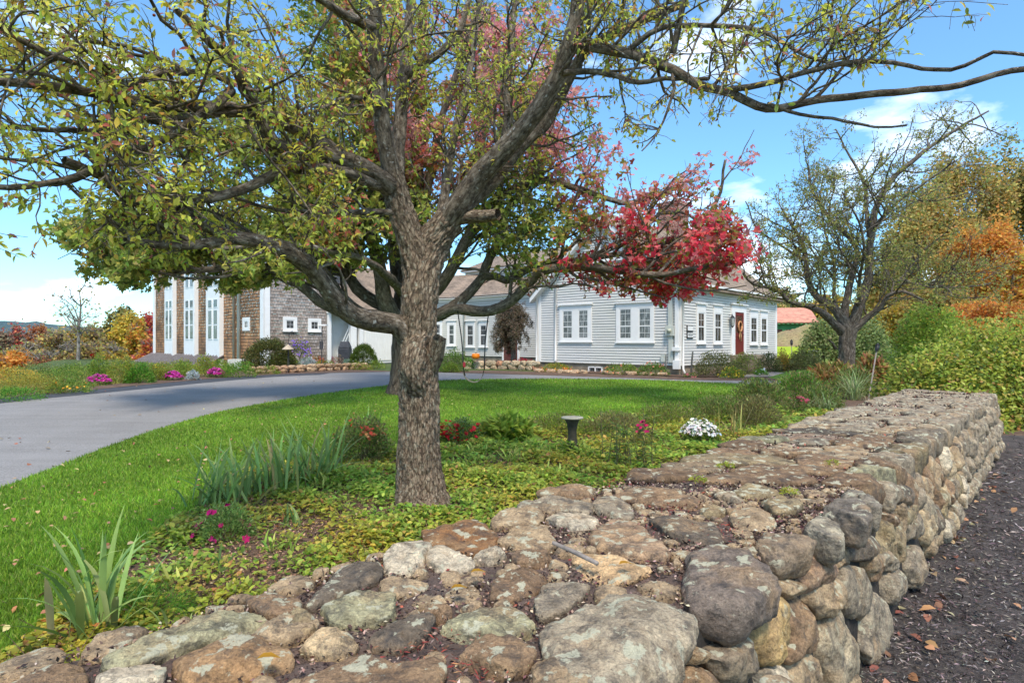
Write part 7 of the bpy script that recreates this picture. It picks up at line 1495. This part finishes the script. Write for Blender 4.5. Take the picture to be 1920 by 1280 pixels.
for i, (u, vt, D_, w_, c_, n_, lab) in enumerate(LF): forest_tree('autumn_tree', lab, u, vt, D_, w_, c_, n_, hpx=110 if vt < 640 else 95, seed=i, group='autumn woods on the left')
forest_tree('bare_tree', 'tall leafless grey tree standing above the left woods', 147, 520, 42, 95, OLB, 60, hpx=150, bare=True, seed=33)
RF = (
 (1672, 470, 46, 110, OLB, 6000, 230, 'olive brown tree, left slope of the right hand woods'), (1728, 350, 45, 150, OLB, 11000, 330, 'tall olive tree left of the highest crowns at right'), (1800, 262, 46, 170, OLB, 14000, 400, 'tallest olive brown tree of the right hand woods'),
 (1885, 262, 48, 170, OLB + OLB + DG, 12000, 390, 'tall dark olive tree near the right picture edge'), (1965, 250, 46, 170, OLB + OLB + DG, 9000, 400, 'tall olive tree cut by the right picture edge'), (1838, 395, 39, 130, OR, 9000, 260, 'bright orange tree in front of the tall olive trees'),
 (1905, 450, 36, 130, OR + OR + YE, 8000, 200, 'orange yellow tree at the right picture edge'), (1760, 520, 36, 110, [(.50, .30, .08), (.42, .30, .09)] + OLB, 6500, 150, 'low bronze tree above the lime green shrub'), (1690, 560, 40, 110, OLB + YE, 5000, 120, 'yellow olive undergrowth tree left of the lime shrub'),
 (1850, 560, 31, 150, OR + [(.5, .2, .05)], 6500, 110, 'deep orange low tree behind the huge sprawling shrub'), (1620, 560, 56, 90, YE + OLB, 4500, 100, 'golden tree seen through the apple tree'), (1560, 545, 72, 110, OLB + YE, 5000, 110, 'olive gold tree behind the barn roof end'), (1480, 545, 80, 110, DG + OLB, 4500, 90, 'dark green tree behind the salmon roof'), (1640, 590, 44, 80, OLB + YE, 3500, 80, 'small ochre tree right of the apple trunk'))
for i, (u, vt, D_, w_, c_, n_, h_, lab) in enumerate(RF): forest_tree('autumn_tree', lab, u, vt, D_, w_, c_, n_, hpx=h_, seed=60 + i, group='autumn woods on the right')
# far wooded ridge
hp = []; us = np.linspace(-700, 1100, 90); vt = np.interp(us, [-700, -300, 0, 60, 130, 200, 300, 500, 700, 1100], [580, 590, 602, 603, 611, 617, 621, 630, 636, 640])
rows_ = []
for k, (f_, dd) in enumerate(((0, 700), (.45, 1100), (.8, 1500), (1, 1800), (.9, 2400))):
    for u, v in zip(us, vt):
        zt = CZ - (v - 640) / F * 1800 + 2.2 * math.sin(u * .21) + 1.5 * math.sin(u * .47); X_ = (u - 960) / F * dd; zlow = -34; rows_.append((X_, dd, zlow + (zt - zlow) * f_ + (6 * math.sin(u * .03 + k) if 0 < k < 3 else 0)))
idx = np.arange(5 * 90).reshape(5, 90); Fq = np.stack([idx[:-1, :-1], idx[:-1, 1:], idx[1:, 1:], idx[1:, :-1]], -1).reshape(-1, 4)
tag(link('hills', npmesh('hills', np.array(rows_), Fq, 4), None, HILL), kind='structure')
